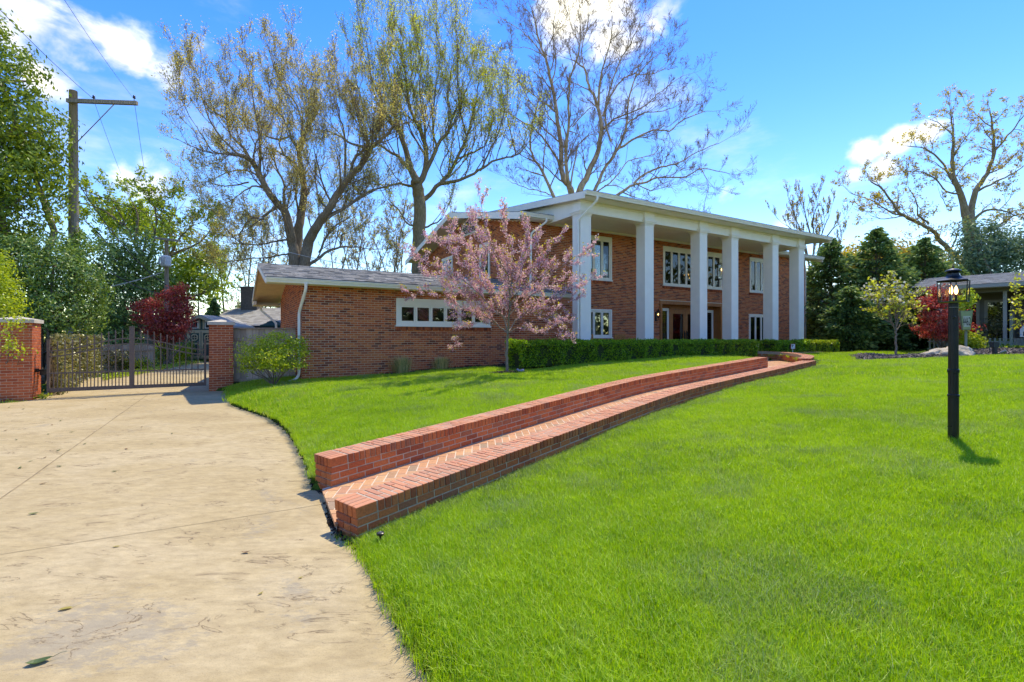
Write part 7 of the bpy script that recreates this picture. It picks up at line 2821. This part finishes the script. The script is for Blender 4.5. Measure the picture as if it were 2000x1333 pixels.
mb.add(V, [(4, 5, 6, 7), (0, 1, 5, 4), (1, 2, 6, 5), (2, 3, 7, 6), (3, 0, 4, 7)], .5)
part('front_panel', mb, M['planterface'], pl)
mb = MB()
V = [tuple(pp(a, -1, z) - ty_ * d) for d in (.012, .016) for z, a in ((.12, -.68), (.12, .68), (hgt * .72, .66), (hgt * .72, -.66))]
mb.add(V, [(4, 5, 6, 7), (0, 1, 5, 4), (1, 2, 6, 5), (2, 3, 7, 6), (3, 0, 4, 7)], .5)
part('number_plate', mb, M['panel'], pl)
cu = bpy.data.curves.new('house_number', 'FONT')
cu.body = '4462'
cu.size = .26
cu.extrude = .003
cu.align_x, cu.align_y = 'CENTER', 'CENTER'
tf = bpy.data.objects.new('lettering', cu)
COL.objects.link(tf)
bpy.context.view_layer.update()
tm = bpy.data.meshes.new_from_object(tf)
bpy.data.objects.remove(tf)
tm.materials.clear()
tm.materials.append(M['darkstrip'])
to = bpy.data.objects.new('house_number', tm)
COL.objects.link(to)
to.parent = pl
z_c = hgt * .42
pc_ = pp(0, -1, z_c) - ty_ * .019
yv = (pp(0, -1, z_c + .1) - pp(0, -1, z_c - .1)).normalized()
mt = Matrix((tx_, yv, tx_.cross(yv))).transposed()
to.matrix_local = Matrix.Translation(pc_ - BASE[pl.name]) @ mt.to_4x4() @ Matrix.Diagonal((.42, 1.7, 1, 1))
mb = MB()
q_ = c_ + ty_ * .2
mb.tube([(q_.x, q_.y, gz(q_.x, q_.y)), (q_.x, q_.y, c_.z + .05)], .04, 8)
part('post', mb, M['sage'], pl)
q_ = c_ + ty_ * .35
bush('planter_plant', 'yellow green leafy plant growing out of the number planter', 'plant', (q_.x, q_.y, c_.z + hgt - .05), [px_blob(1884, 588, ZPn + .3, 13, 13), px_blob(1892, 580, ZPn + .3, 10, 12), px_blob(1880, 600, ZPn + .3, 9, 6)], 520, .12, LF['burning'], .45, .09, 14, 5, .012)

# ------------------------------------------------------------------ mulch bed with boulder
BED = [(12.4, 17.6), (13.6, 16.9), (15.4, 17.0), (17.2, 17.6), (19.5, 17.9), (23, 18.2), (27, 18.6), (27, 21.4), (22.6, 20.9), (19.2, 20.9), (16.6, 21.1), (14.6, 20.6), (13.2, 19.3)]
BED = np.array(BED)


def sheet(poly, lift, step=.5):
    bd_ = []
    for k in range(len(poly)):
        a, c = np.array(poly[k]), np.array(poly[(k + 1) % len(poly)])
        n = max(1, int(np.hypot(*(c - a)) / step))
        bd_ += [tuple(a + (c - a) * t / n) for t in range(n)]
    xs, ys = np.meshgrid(np.arange(min(p[0] for p in poly), max(p[0] for p in poly), step), np.arange(min(p[1] for p in poly), max(p[1] for p in poly), step))
    xs, ys = xs.ravel(), ys.ravel()
    k = inside(poly, xs, ys) & (dist_poly(poly, xs, ys) > step * .35)
    pts = bd_ + list(zip(xs[k], ys[k]))
    vs, es, fs, _, _, _ = delaunay_2d_cdt([Vector(p) for p in pts], [(q, (q + 1) % len(bd_)) for q in range(len(bd_))], [list(range(len(bd_)))], 1, 1e-4)
    X = np.array([p.x for p in vs])
    Y = np.array([p.y for p in vs])
    d_ = dist_poly(poly, X, Y)
    mb = MB()
    mb.add(np.stack([X, Y, ground_z(X, Y) + lift * np.clip(d_ / .5, 0.0, 1) + .004], 1), [list(f) for f in fs if len(f) == 3], .5)
    return mb


single('mulch_bed', sheet(BED, .10), M['mulch'], 'mulched planting bed with a boulder across the lawn', kind='structure', smooth=True, origin=(0, 0, 0))
def chips(name, poly, n, lift, mat, size, label, bias=None):
    x0_, x1_ = poly[:, 0].min(), poly[:, 0].max()
    y0_, y1_ = poly[:, 1].min(), poly[:, 1].max()
    X, Y = rng.uniform(x0_, x1_, n * 3), rng.uniform(y0_, y1_, n * 3)
    k = np.nonzero(inside(poly, X, Y))[0][:n]
    X, Y = X[k], Y[k]
    d_ = dist_poly(poly, X, Y)
    P_ = np.stack([X, Y, ground_z(X, Y) + lift * np.clip(d_ / .5, 0, 1) + .012], 1)
    a = rng.uniform(0, 2 * math.pi, len(k))
    tl = rng.normal(0, .35, len(k))
    U = np.stack([np.cos(a), np.sin(a), tl], 1) * (size * rng.uniform(.4, 1.2, len(k)))[:, None]
    V = np.stack([-np.sin(a), np.cos(a), rng.normal(0, .3, len(k))], 1) * (size * rng.uniform(.15, .45, len(k)))[:, None]
    W = np.stack([0 * a, 0 * a, np.ones(len(k))], 1) * (size * .16)
    mb = MB()
    mb.boxes(P_, U, V, W)
    single(name, mb, mat, label, kind='stuff')


chips('mulch_chips', BED, 9000, .10, M['mulchchips'], .055, 'brown and grey bark chips covering the planting bed')
ring = np.array([(b_x, b_y) for b_x, b_y in [(-.145 + .56 * math.cos(q) * (1 + .12 * math.sin(3 * q)), 13.8 + .48 * math.sin(q)) for q in np.linspace(0, 2 * math.pi, 20, endpoint=False)]])
single('mulch_ring', sheet(ring, .05, .2), M['mulch'], 'dark mulch ring round the redbud trunk', kind='structure', smooth=True, origin=(0, 0, 0))
chips('mulch_chips', ring, 700, .05, M['darkchips'], .035, 'dark bark chips round the redbud trunk')
WST = np.array([tuple(hw(u, v).xy) for u, v in ((3.6, VW - .05), (4.2, VW - .42), (5.5, VW - .62), (7.4, VW - .66), (8.2, VW - .5), (10.4, VW - .6), (10.4, VW - .02), (3.6, VW - .02))])
single('mulch_strip', sheet(WST, .03, .25), M['mulch'], 'dark mulch strip along the foot of the wing wall', kind='structure', smooth=True, origin=(0, 0, 0))
chips('mulch_chips', WST, 2200, .03, M['darkchips'], .04, 'dark bark chips along the foot of the wing wall')

# boulder
c_ = PX(1856, 701, 17.9)
bz = gz(c_.x, c_.y)
mb = MB()
V, Fq = [], []
nu, nv = 40, 16
for i in range(nv + 1):
    for j in range(nu):
        a, e = 2 * math.pi * j / nu, -.4 + (math.pi / 2 + .4) * i / nv
        d_ = Vector((math.cos(a) * math.cos(e), math.sin(a) * math.cos(e), math.sin(e)))
        n_ = 1 + .10 * math.sin(3 * a + 2 * e) + .08 * math.sin(5 * a - 4 * e + 1) + .05 * math.sin(9 * a + 7 * e) + .03 * math.sin(17 * a - 9 * e) + random.gauss(0, .008)
        sh_ = 1 - .35 * max(0, math.cos(a - 2.9)) * math.sin(max(e, 0))
        V.append((c_.x + d_.x * .87 * n_, c_.y + d_.y * .5 * n_, bz + d_.z * .36 * n_ * sh_ + .03))
for i in range(nv):
    for j in range(nu):
        Fq.append((i * nu + j, i * nu + (j + 1) % nu, (i + 1) * nu + (j + 1) % nu, (i + 1) * nu + j))
mb.add(V, Fq, .5)
m, nt, ns, ls, b = node_mat('lichened_limestone')
n1 = noise(ns, ls, 3.5, 8, .65)
c1 = ramp(ns, [(.30, .25, .17, .3), (.52, .43, .30, .5), (.62, .58, .50, .7)])
ls.new(n1, c1.inputs['Fac'])
ls.new(c1.outputs['Color'], b.inputs['Base Color'])
b.inputs['Roughness'].default_value = .95
bump(ns, ls, b, noise(ns, ls, 9, 8, .7), .9, .05)
single('boulder', mb, m, 'long pale limestone boulder lying in the mulch bed', 'boulder', smooth=True)

# bollard light, spot lights, sprinkler, yard sign
M['greyplastic'] = plain('dark_grey_plastic', (.05, .05, .052), .5)
M['spotmetal'] = plain('dull_metal', (.35, .35, .33), .4, metal=.6)
c_ = PX(1943, 705, 17.7)
g_z = gz(c_.x, c_.y)
bl = thing('bollard_light', 'short dark bollard light standing in the mulch bed', 'garden light', (c_.x, c_.y, g_z))
mb = MB()
mb.box(c_.x - .05, c_.x + .05, c_.y - .05, c_.y + .05, g_z - .05, g_z + .32)
part('post', mb, M['greyplastic'], bl)
mb = MB()
mb.box(c_.x - .10, c_.x + .10, c_.y - .07, c_.y + .10, g_z + .32, g_z + .50)
part('head', mb, M['greyplastic'], bl)
mb = MB()
mb.tube([(c_.x + .10, c_.y - .12, g_z + .12), (c_.x + .17, c_.y - .24, g_z + .20)], .055, 10)
mb.tube([(c_.x + .11, c_.y - .1, g_z), (c_.x + .11, c_.y - .13, g_z + .13)], .014, 6)
single('spot_light', mb, M['spotmetal'], 'small metal spot light beside the bollard in the mulch', 'garden light', 'small garden lights', smooth=False)
for px_, py_, Z, s_, lab in ((1013, 725, 13.7, .06, 'small spot light at the edge of the redbud mulch ring'),):
    c_ = PX(px_, py_, Z)
    g_z = gz(c_.x, c_.y)
    mb = MB()
    mb.tube([(c_.x, c_.y, g_z), (c_.x, c_.y, g_z + s_)], .010, 6)
    mb.tube([(c_.x + .05, c_.y - .05, g_z + s_ * .8), (c_.x - .04, c_.y + .04, g_z + s_ * 1.7)], .034, 10)
    mb.boxes([(c_.x + .10, c_.y - .03, g_z + .05)], (.05, .01, .01), (-.01, .03, .02), (0, -.01, .04))
    single('spot_light', mb, M['spotmetal'], lab, 'garden light', 'small garden lights')
c_ = PX(743, 1046, 3.86)
g_z = gz(c_.x, c_.y)
sp = thing('path_light', 'small black round fixture in the grass at the end of the brick wall', 'garden light', (c_.x, c_.y, g_z))
mb = MB()
mb.lathe([(.007, -.02), (.007, .05), (.016, .062), (.03, .07), (.031, .085), (.026, .088), (.024, .08), (0, .08)], (c_.x, c_.y, g_z + .02), 14)
part('stake', mb, M['black'], sp)
mb = MB()
mb.lathe([(0, .091), (.010, .091), (.010, .087)], (c_.x, c_.y, g_z + .02), 10)
part('lens', mb, M['spotmetal'], sp)
mb = MB()
mb.lathe([(.0, .0862), (.024, .0862)], (c_.x, c_.y, g_z + .02), 12)
part('reflector', mb, M['greyplastic'], sp)

c_ = PX(1548.5, 690, 22.2)
sg = thing('yard_sign', 'small white security yard sign with a red edge before the hedge', 'sign', (c_.x, c_.y, gz(c_.x, c_.y)))
ks = 22.2 / F
mb = MB()
mb.box(c_.x - .012, c_.x + .012, c_.y, c_.y + .012, gz(c_.x, c_.y), c_.z + 10 * ks)
part('stake', mb, M['white'], sg)
M['signred'] = plain('sign_red', (.42, .04, .03), .5)
M['signwhite'] = plain('sign_white', (.78, .78, .78), .5, .02)
mb = MB()
mb.box(c_.x - 4.5 * ks, c_.x + 4.5 * ks, c_.y - .012, c_.y - .002, c_.z + 7.5 * ks, c_.z + 18.3 * ks)
part('edge', mb, M['signred'], sg)
mb = MB()
mb.box(c_.x - 3.7 * ks, c_.x + 3.7 * ks, c_.y - .017, c_.y - .0125, c_.z + 8.3 * ks, c_.z + 17.4 * ks)
part('face', mb, M['signwhite'], sg)
mb = MB()
for a, c, e, f_ in ((-2.9, .6, 14.6, 16.3), (-1.9, -.2, 12.2, 13.6), (-.2, .8, 13.7, 14.5), (-1.2, 0, 10.9, 11.6), (1.2, 2.9, 9.4, 10.2)):
    mb.box(c_.x + a * ks, c_.x + c * ks, c_.y - .0205, c_.y - .0175, c_.z + e * ks, c_.z + f_ * ks)
part('print', mb, M['darkstrip'], sg)

# fallen leaves and twigs on the driveway
M['leafyellow'] = leaf_mat('fallen_yellow_leaf', [(.36, .30, .05), (.45, .36, .08)], .25)
M['leafgreen'] = leaf_mat('fallen_green_leaf', [(.06, .10, .02), (.12, .17, .03)], .2)
M['leafbrown'] = leaf_mat('fallen_brown_leaf', [(.16, .08, .03), (.24, .13, .05)], .1)
def fallen(px, py, size, ang, mat, label, curl=.25):
    x, y = D(px, py)
    z = dz(x, y) + .004
    d = Vector((math.cos(ang), math.sin(ang), 0))
    s_ = Vector((-d.y, d.x, 0))
    mb = MB()
    V, nn = [], 7
    c0 = Vector((x, y, z))
    for i in range(nn + 1):
        t = i / nn * 2 - 1
        w = size * .24 * (1 - t * t) ** .7
        lift = curl * size * .35 * (t * t)
        p = c0 + d * (t * size * .5)
        V += [p - s_ * w + UP * (lift + w * .45), p + UP * (lift + .002), p + s_ * w + UP * (lift + w * .35)]
    mb.add([tuple(v) for v in V], [(3 * i + j, 3 * i + 3 + j, 3 * i + 4 + j, 3 * i + 1 + j) for i in range(nn) for j in range(2)])
    e = c0 + d * size * .5 + UP * curl * size * .3
    mb.tube([e, e + d * size * .3 + s_ * size * .06 + UP * size * .1, e + d * size * .5 + s_ * size * .15 + UP * size * .05], [size * .012] * 3, 4)
    single('fallen_leaf', mb, mat, label, 'leaf', 'fallen leaves on the driveway')


fallen(76, 1296, .105, .5, M['leafgreen'], 'curled green leaf lying closest on the driveway', .4)
fallen(128, 1191, .07, .4, M['leafyellow'], 'thin yellow leaf above the curled green one', .1)
fallen(509, 1161, .035, 1.1, M['leafyellow'], 'small yellow leaf in the middle of the driveway', .5)
fallen(480, 1081, .06, .1, M['leafbrown'], 'crumpled brown leaf in the middle of the driveway', .7)
fallen(587, 1130, .03, .8, M['leafyellow'], 'tiny yellow leaf near the lawn edge of the driveway', .3)
fallen(227, 1069, .045, .3, M['leafyellow'], 'flat yellow leaf by the long control joint', .1)
fallen(691, 1017, .04, 1.2, M['leafyellow'], 'yellow leaf caught at the foot of the brick wall end', .4)
for k, (px_, py_) in enumerate(((106, 881), (95, 831), (109, 912), (70, 1005), (84, 895), (118, 823), (99, 849), (92, 946), (230, 922), (170, 868), (253, 878), (302, 868), (334, 848), (280, 835), (60, 902), (36, 915), (8, 842), (140, 845), (26, 860), (200, 800), (38, 800), (12, 797), (50, 792))):
    fallen(px_ + random.uniform(-8, 8), py_, random.uniform(.04, .08), random.uniform(0, 3), (M['leafgreen'], M['leafbrown'], M['leafgreen'])[k % 3], 'small scattered %s leaf lying on the far part of the driveway' % ('green', 'brown', 'green')[k % 3], .4)

# weeds at the foot of the near pillar
wd = MB()
P_ = []
for _ in range(300):
    u, v = random.choice(((-4.75 + random.uniform(-.5, .1), 16.22), (-4.05, 16.9), (-4.0, 16.5)))
    p = hw(u + random.gauss(0, .08), v + random.gauss(0, .07), -1.50 + abs(random.gauss(0, .05)))
    P_.append(tuple(p))
wd.leaves(np.array(P_), .06, .6, .4)
single('weeds', wd, LF['fresh'], 'weeds at the foot of the gate pillars', kind='stuff')
# dirt crumbs along the edge of the slab
cr_ = MB()
P_ = []
for a, c in zip(DRIVE[1:17], DRIVE[2:18]):
    L = np.hypot(*(c - a))
    for _ in range(int(L * 110)):
        t = random.random()
        p = a + (c - a) * t + rng.normal(0, .018, 2)
        P_.append((p[0], p[1], H + float(drive_rel(p[0], p[1])) + .004))
n = len(P_)
cr_.boxes(P_, rng.normal(0, .008, (n, 3)), rng.normal(0, .006, (n, 3)), (0, 0, .004))
single('soil_crumbs', cr_, M['darkchips'], 'dark soil crumbs along the edge of the driveway slab', kind='stuff')

# far woods closing the horizon, and the trees across the street
fw = MB()
P_ = []
for k in range(230):
    a = math.radians(-180 + 360 * (k + random.random()) / 230)
    back = abs(a) > math.radians(66)
    r = random.uniform(38, 60) if back else random.uniform(70, 105)
    hgt = random.uniform(6, 12) if back else random.uniform(3.5, 7.5)
    c_ = Vector((math.sin(a) * r, math.cos(a) * r, hx(-1.2) + hgt * .45))
    d_ = rng.normal(size=(170, 3))
    d_ /= np.linalg.norm(d_, axis=1, keepdims=True)
    P_.append(np.array(tuple(c_)) + d_ * (rng.random((170, 1)) ** .4) * np.array([4.2, 4.2, hgt * .62]))
fw.leaves(np.concatenate(P_), 1.0, .7)
LF['far'] = leaf_mat('far_wood_leaves', [(.06, .085, .02), (.13, .16, .04), (.20, .22, .07)], .35)
single('far_woods', fw, LF['far'], 'low far woods closing the horizon behind the gardens', kind='stuff')

# ------------------------------------------------------------------ grass: real blades, gathered in tufts set over the lawn
m, nt, ns, ls, b = node_mat('grass_blades')
ns.remove(b)
oi = ns.new('ShaderNodeObjectInfo')
geo = ns.new('ShaderNodeNewGeometry')
pn = ns.new('ShaderNodeTexNoise')
pn.inputs['Scale'].default_value = 0.55
pn.inputs['Detail'].default_value = 4
ls.new(geo.outputs['Position'], pn.inputs['Vector'])
pn2 = ns.new('ShaderNodeTexNoise')
pn2.inputs['Scale'].default_value = 3.2
pn2.inputs['Detail'].default_value = 3
ls.new(geo.outputs['Position'], pn2.inputs['Vector'])
ad = ns.new('ShaderNodeMath')
ad.operation = 'MULTIPLY_ADD'
ad.inputs[1].default_value = 0.6
ls.new(attr(ns), ad.inputs[0])
ad2 = ns.new('ShaderNodeMath')
ad2.operation = 'MULTIPLY_ADD'
ad2.inputs[1].default_value = 0.26
ls.new(oi.outputs['Random'], ad2.inputs[0])
ls.new(ad.outputs[0], ad2.inputs[2])
ad3 = ns.new('ShaderNodeMath')
ad3.operation = 'MULTIPLY_ADD'
ad3.inputs[1].default_value = 0.75
ls.new(pn.outputs['Fac'], ad3.inputs[0])
ls.new(ad2.outputs[0], ad3.inputs[2])
ad4 = ns.new('ShaderNodeMath')
ad4.operation = 'MULTIPLY_ADD'
ad4.inputs[1].default_value = 0.7
ls.new(pn2.outputs['Fac'], ad4.inputs[0])
ls.new(ad3.outputs[0], ad4.inputs[2])
gr = ramp(ns, [(0.050, 0.140, 0.004, 0.34), (0.130, 0.285, 0.006, 0.56), (0.250, 0.45, 0.012, 0.78), (0.43, 0.62, 0.035, 1.0)])
mr = ns.new('ShaderNodeMapRange')
mr.inputs['From Min'].default_value = 0.0
mr.inputs['From Max'].default_value = 1.75
ls.new(ad4.outputs[0], mr.inputs['Value'])
ls.new(mr.outputs[0], gr.inputs['Fac'])
# greyer, coarser blades in patches
pp3 = ns.new('ShaderNodeTexNoise')
pp3.inputs['Scale'].default_value = 1.1
pp3.inputs['Detail'].default_value = 5
ls.new(geo.outputs['Position'], pp3.inputs['Vector'])
grey = mrange(ns, ls, pp3.outputs['Fac'], 0.52, 0.66, 0, 0.85)
bl2 = ns.new('ShaderNodeMath')
bl2.operation = 'MULTIPLY'
ls.new(grey, bl2.inputs[0])
ls.new(mrange(ns, ls, attr(ns), 0.35, 0.75, 0, 1), bl2.inputs[1])
gcol = mixc(ns, ls, bl2.outputs[0], gr.outputs['Color'], (0.31, 0.41, 0.21))
gcol = mixc(ns, ls, mrange(ns, ls, attr(ns), 0.975, 0.982, 0, 0.7), gcol, (0.50, 0.43, 0.22))
d = ns.new('ShaderNodeBsdfDiffuse')
t = ns.new('ShaderNodeBsdfTranslucent')
g = ns.new('ShaderNodeBsdfGlossy')
g.inputs['Roughness'].default_value = 0.5
g.inputs['Color'].default_value = (1, 1, 0.95, 1)
ls.new(gcol, d.inputs['Color'])
ls.new(mixc(ns, ls, 1.0, gcol, (1.25, 1.2, 0.6), 'MULTIPLY'), t.inputs['Color'])
m1 = ns.new('ShaderNodeMixShader')
m1.inputs[0].default_value = 0.5
ls.new(d.outputs[0], m1.inputs[1])
ls.new(t.outputs[0], m1.inputs[2])
m2 = ns.new('ShaderNodeMixShader')
m2.inputs[0].default_value = 0.028
ls.new(m1.outputs[0], m2.inputs[1])
ls.new(g.outputs[0], m2.inputs[2])
ls.new(m2.outputs[0], ns['Material Output'].inputs['Surface'])
M['grass'] = m


def tuft(n, rad, h0, h1, w, lean):
    mb = MB()
    for k in range(n):
        a, r_ = random.uniform(0, 6.283), rad * math.sqrt(random.random())
        s_ = Vector((r_ * math.cos(a), r_ * math.sin(a), -.012))
        b_ = random.uniform(0, 6.283)
        ln = Vector((math.cos(b_), math.sin(b_), 0)) * abs(random.gauss(0, lean))
        h = random.uniform(h0, h1)
        wv = Vector((-math.sin(b_ + random.gauss(0, .6)), math.cos(b_), 0)) * (w * random.uniform(.6, 1.3) * .5)
        m_ = s_ + ln * h * .35 + UP * h * .55
        e = s_ + ln * h + UP * h * (1 - .25 * min(1, ln.length))
        mb.add([s_ - wv, s_ + wv, m_ + wv * .8, m_ - wv * .8, e], [(0, 1, 2, 3)], random.random())
        mb.add(np.zeros((0, 3)), [(-2, -3, -1)], mb.R[-1][0])
    return mb


M['coarse'] = leaf_mat('coarse_grey_green_blades', [(0.11, 0.22, 0.03), (0.21, 0.34, 0.08), (0.33, 0.44, 0.17)], 0.5, 0.03, 0.5)
protos = []
pc_ = bpy.data.collections.new('grass_tufts')
for k, (n, rad, h0, h1, w, ln) in enumerate(((46, .085, .035, .075, .0034, .34), (46, .09, .04, .085, .0032, .42), (42, .085, .03, .07, .0036, .55), (34, .085, .05, .105, .0036, .6),
                                              (34, .16, .045, .085, .008, .4), (34, .17, .045, .09, .0075, .55), (26, .07, .05, .095, .0034, .5), (22, .09, .05, .10, .0036, .7))):
    me = tuft(n, rad, h0, h1, w, ln).mesh('grass_tuft')
    me.materials.append(M['coarse' if k > 5 else 'grass'])
    o = bpy.data.objects.new('grass_tuft', me)
    pc_.objects.link(o)
    protos.append(o)


def grass_ok(X, Y):
    S, Q = path_side(X, Y)
    u, v = to_uv(X, Y)
    ok = ~inside(DRIVE, X, Y) & ~((Q < 0.03) & (Q > -1.60) & (S > -.05) & (S < RD[-1] + .1)) & ~inside(LANDING, X, Y)
    ok &= ~((Q < 0.03) & (Q > -.37) & (S > -.05) & (S < RD[-1]))
    ok &= ~((v > VW - .03) & (u > 1.83) & (u < 30)) & ~((u > 7.5) & (u < 30) & (v > 12.35))
    ok &= ~inside(BED, X, Y) & ~inside(ring, X, Y) & ~inside(WST, X, Y)
    ok &= np.hypot(X - LX, Y - LY) > .06
    ok &= ~((v > 16.2) & (u < 1.9))
    cw = dist_poly(cc, X, Y, False)
    ok &= cw > .2
    return ok


def scatter(n, y0, y1, power):
    """points over the part of the lawn between the distances y0 and y1 that the place's front garden covers"""
    t = rng.random(n)
    Y = (y0 ** power + (y1 ** power - y0 ** power) * t) ** (1 / power)
    X = rng.uniform(-1.08, 1.12, n) * (Y + .35)
    k = grass_ok(X, Y)
    return X[k], Y[k]


near = [scatter(40000, 1.3, 4.5, 1.3), scatter(52000, 4.5, 10.0, 1.3), scatter(22000, 10.0, 16.0, 1.0)]
far = [scatter(26000, 9.0, 17.0, 1.0), scatter(30000, 17.0, 34.0, 1.0)]
# denser fringe where the lawn meets the slab and the walls
ex, ey = [], []
for poly in (DRIVE[1:6], DRIVE[7:18], RP, LP):
    for a, c in zip(poly[:-1], poly[1:]):
        L = float(np.hypot(*(np.array(c) - a)))
        q = np.array(a) + (np.array(c) - a) * rng.random((int(L * 70) + 1, 1)) + rng.normal(0, .07, (int(L * 70) + 1, 2))
        ex.append(q[:, 0])
        ey.append(q[:, 1])
ex, ey = np.concatenate(ex), np.concatenate(ey)
k = grass_ok(ex, ey)
near.append((ex[k], ey[k]))
LBACK = np.stack(along(LP, LD, np.linspace(0.1, float(LD[-1]), 60))[:2] , 1)
lx_, ly_ = along(LP, LD, np.linspace(0.1, float(LD[-1]), 60))[4:6]
LBACK = LBACK + np.stack([lx_, ly_], 1) * .40
q = LBACK[rng.integers(0, 60, 1500)] + rng.normal(0, .05, (1500, 2))
near.append((q[:, 0], q[:, 1]))


def grass_object(name, sets, kinds, label, smin, smax):
    X = np.concatenate([s[0] for s in sets])
    Y = np.concatenate([s[1] for s in sets])
    Z = ground_z(X, Y)
    mb = MB()
    mb.V.append(np.stack([X, Y, Z], 1))
    me = bpy.data.meshes.new(name)
    me.vertices.add(len(X))
    me.vertices.foreach_set('co', np.stack([X, Y, Z], 1).astype(np.float32).ravel())
    o = bpy.data.objects.new(name, me)
    COL.objects.link(o)
    tag(o, label, kind='stuff')
    ng = bpy.data.node_groups.new('grow_' + name, 'GeometryNodeTree')
    ng.interface.new_socket('Geometry', in_out='INPUT', socket_type='NodeSocketGeometry')
    ng.interface.new_socket('Geometry', in_out='OUTPUT', socket_type='NodeSocketGeometry')
    N, L = ng.nodes, ng.links
    gi_, go_ = N.new('NodeGroupInput'), N.new('NodeGroupOutput')
    join = N.new('GeometryNodeGeometryToInstance')
    ci = N.new('GeometryNodeCollectionInfo')
    sub = bpy.data.collections.new('tufts_' + name)
    for k in kinds:
        sub.objects.link(protos[k])
    ci.inputs['Collection'].default_value = sub
    ci.inputs['Separate Children'].default_value = True
    ci.inputs['Reset Children'].default_value = True
    ip = N.new('GeometryNodeInstanceOnPoints')
    ip.inputs['Pick Instance'].default_value = True
    L.new(gi_.outputs[0], ip.inputs['Points'])
    L.new(ci.outputs[0], ip.inputs['Instance'])
    ri = N.new('FunctionNodeRandomValue')
    ri.data_type = 'INT'
    ri.inputs[4].default_value = 0
    ri.inputs[5].default_value = len(kinds) - 1
    L.new(ri.outputs[2], ip.inputs['Instance Index'])
    rv = N.new('FunctionNodeRandomValue')
    rv.data_type = 'FLOAT_VECTOR'
    rv.inputs[0].default_value = (-.16, -.16, 0)
    rv.inputs[1].default_value = (.16, .16, 6.283)
    rv.inputs['Seed'].default_value = 3
    L.new(rv.outputs[0], ip.inputs['Rotation'])
    rs = N.new('FunctionNodeRandomValue')
    rs.data_type = 'FLOAT'
    rs.inputs[2].default_value = smin
    rs.inputs[3].default_value = smax
    rs.inputs['Seed'].default_value = 8
    L.new(rs.outputs[1], ip.inputs['Scale'])
    L.new(ip.outputs[0], go_.inputs[0])
    N.remove(join)
    md = o.modifiers.new('grow', 'NODES')
    md.node_group = ng
    return o


grass_object('grass', near, (0, 1, 2, 3), 'bright green mown grass near the path and driveway', .75, 1.25)
grass_object('grass', far, (4, 5), 'bright green mown grass on the far part of the lawn', .8, 1.3)

# coarse paler clumps: thick beside the path, in drifts elsewhere
cx_, cy_ = [], []
t = rng.random(2600)
s_ = t * float(RD[-1])
px_, py_, tx_, ty_, lx_, ly_ = along(RP, RD, s_)
q = np.abs(rng.normal(0, .16, 2600)) + .03
cx_.append(px_ - lx_ * q)
cy_.append(py_ - ly_ * q)
for _ in range(95):
    Y0 = random.uniform(1.6, 15)
    X0 = random.uniform(-.2, 1.05) * Y0
    n = random.randint(12, 60)
    cx_.append(X0 + rng.normal(0, random.uniform(.10, .32), n))
    cy_.append(Y0 + rng.normal(0, random.uniform(.06, .2), n))
for _ in range(18):
    Y0 = random.uniform(7, 13)
    X0 = -0.33 * Y0 + random.uniform(-1.6, 1.8)
    n = random.randint(10, 40)
    cx_.append(X0 + rng.normal(0, .25, n))
    cy_.append(Y0 + rng.normal(0, .12, n))
cx_, cy_ = np.concatenate(cx_), np.concatenate(cy_)
k = grass_ok(cx_, cy_)
grass_object('coarse_grass', [(cx_[k], cy_[k])], (6, 7), 'paler coarse grass clumps scattered through the lawn', .7, 1.25)
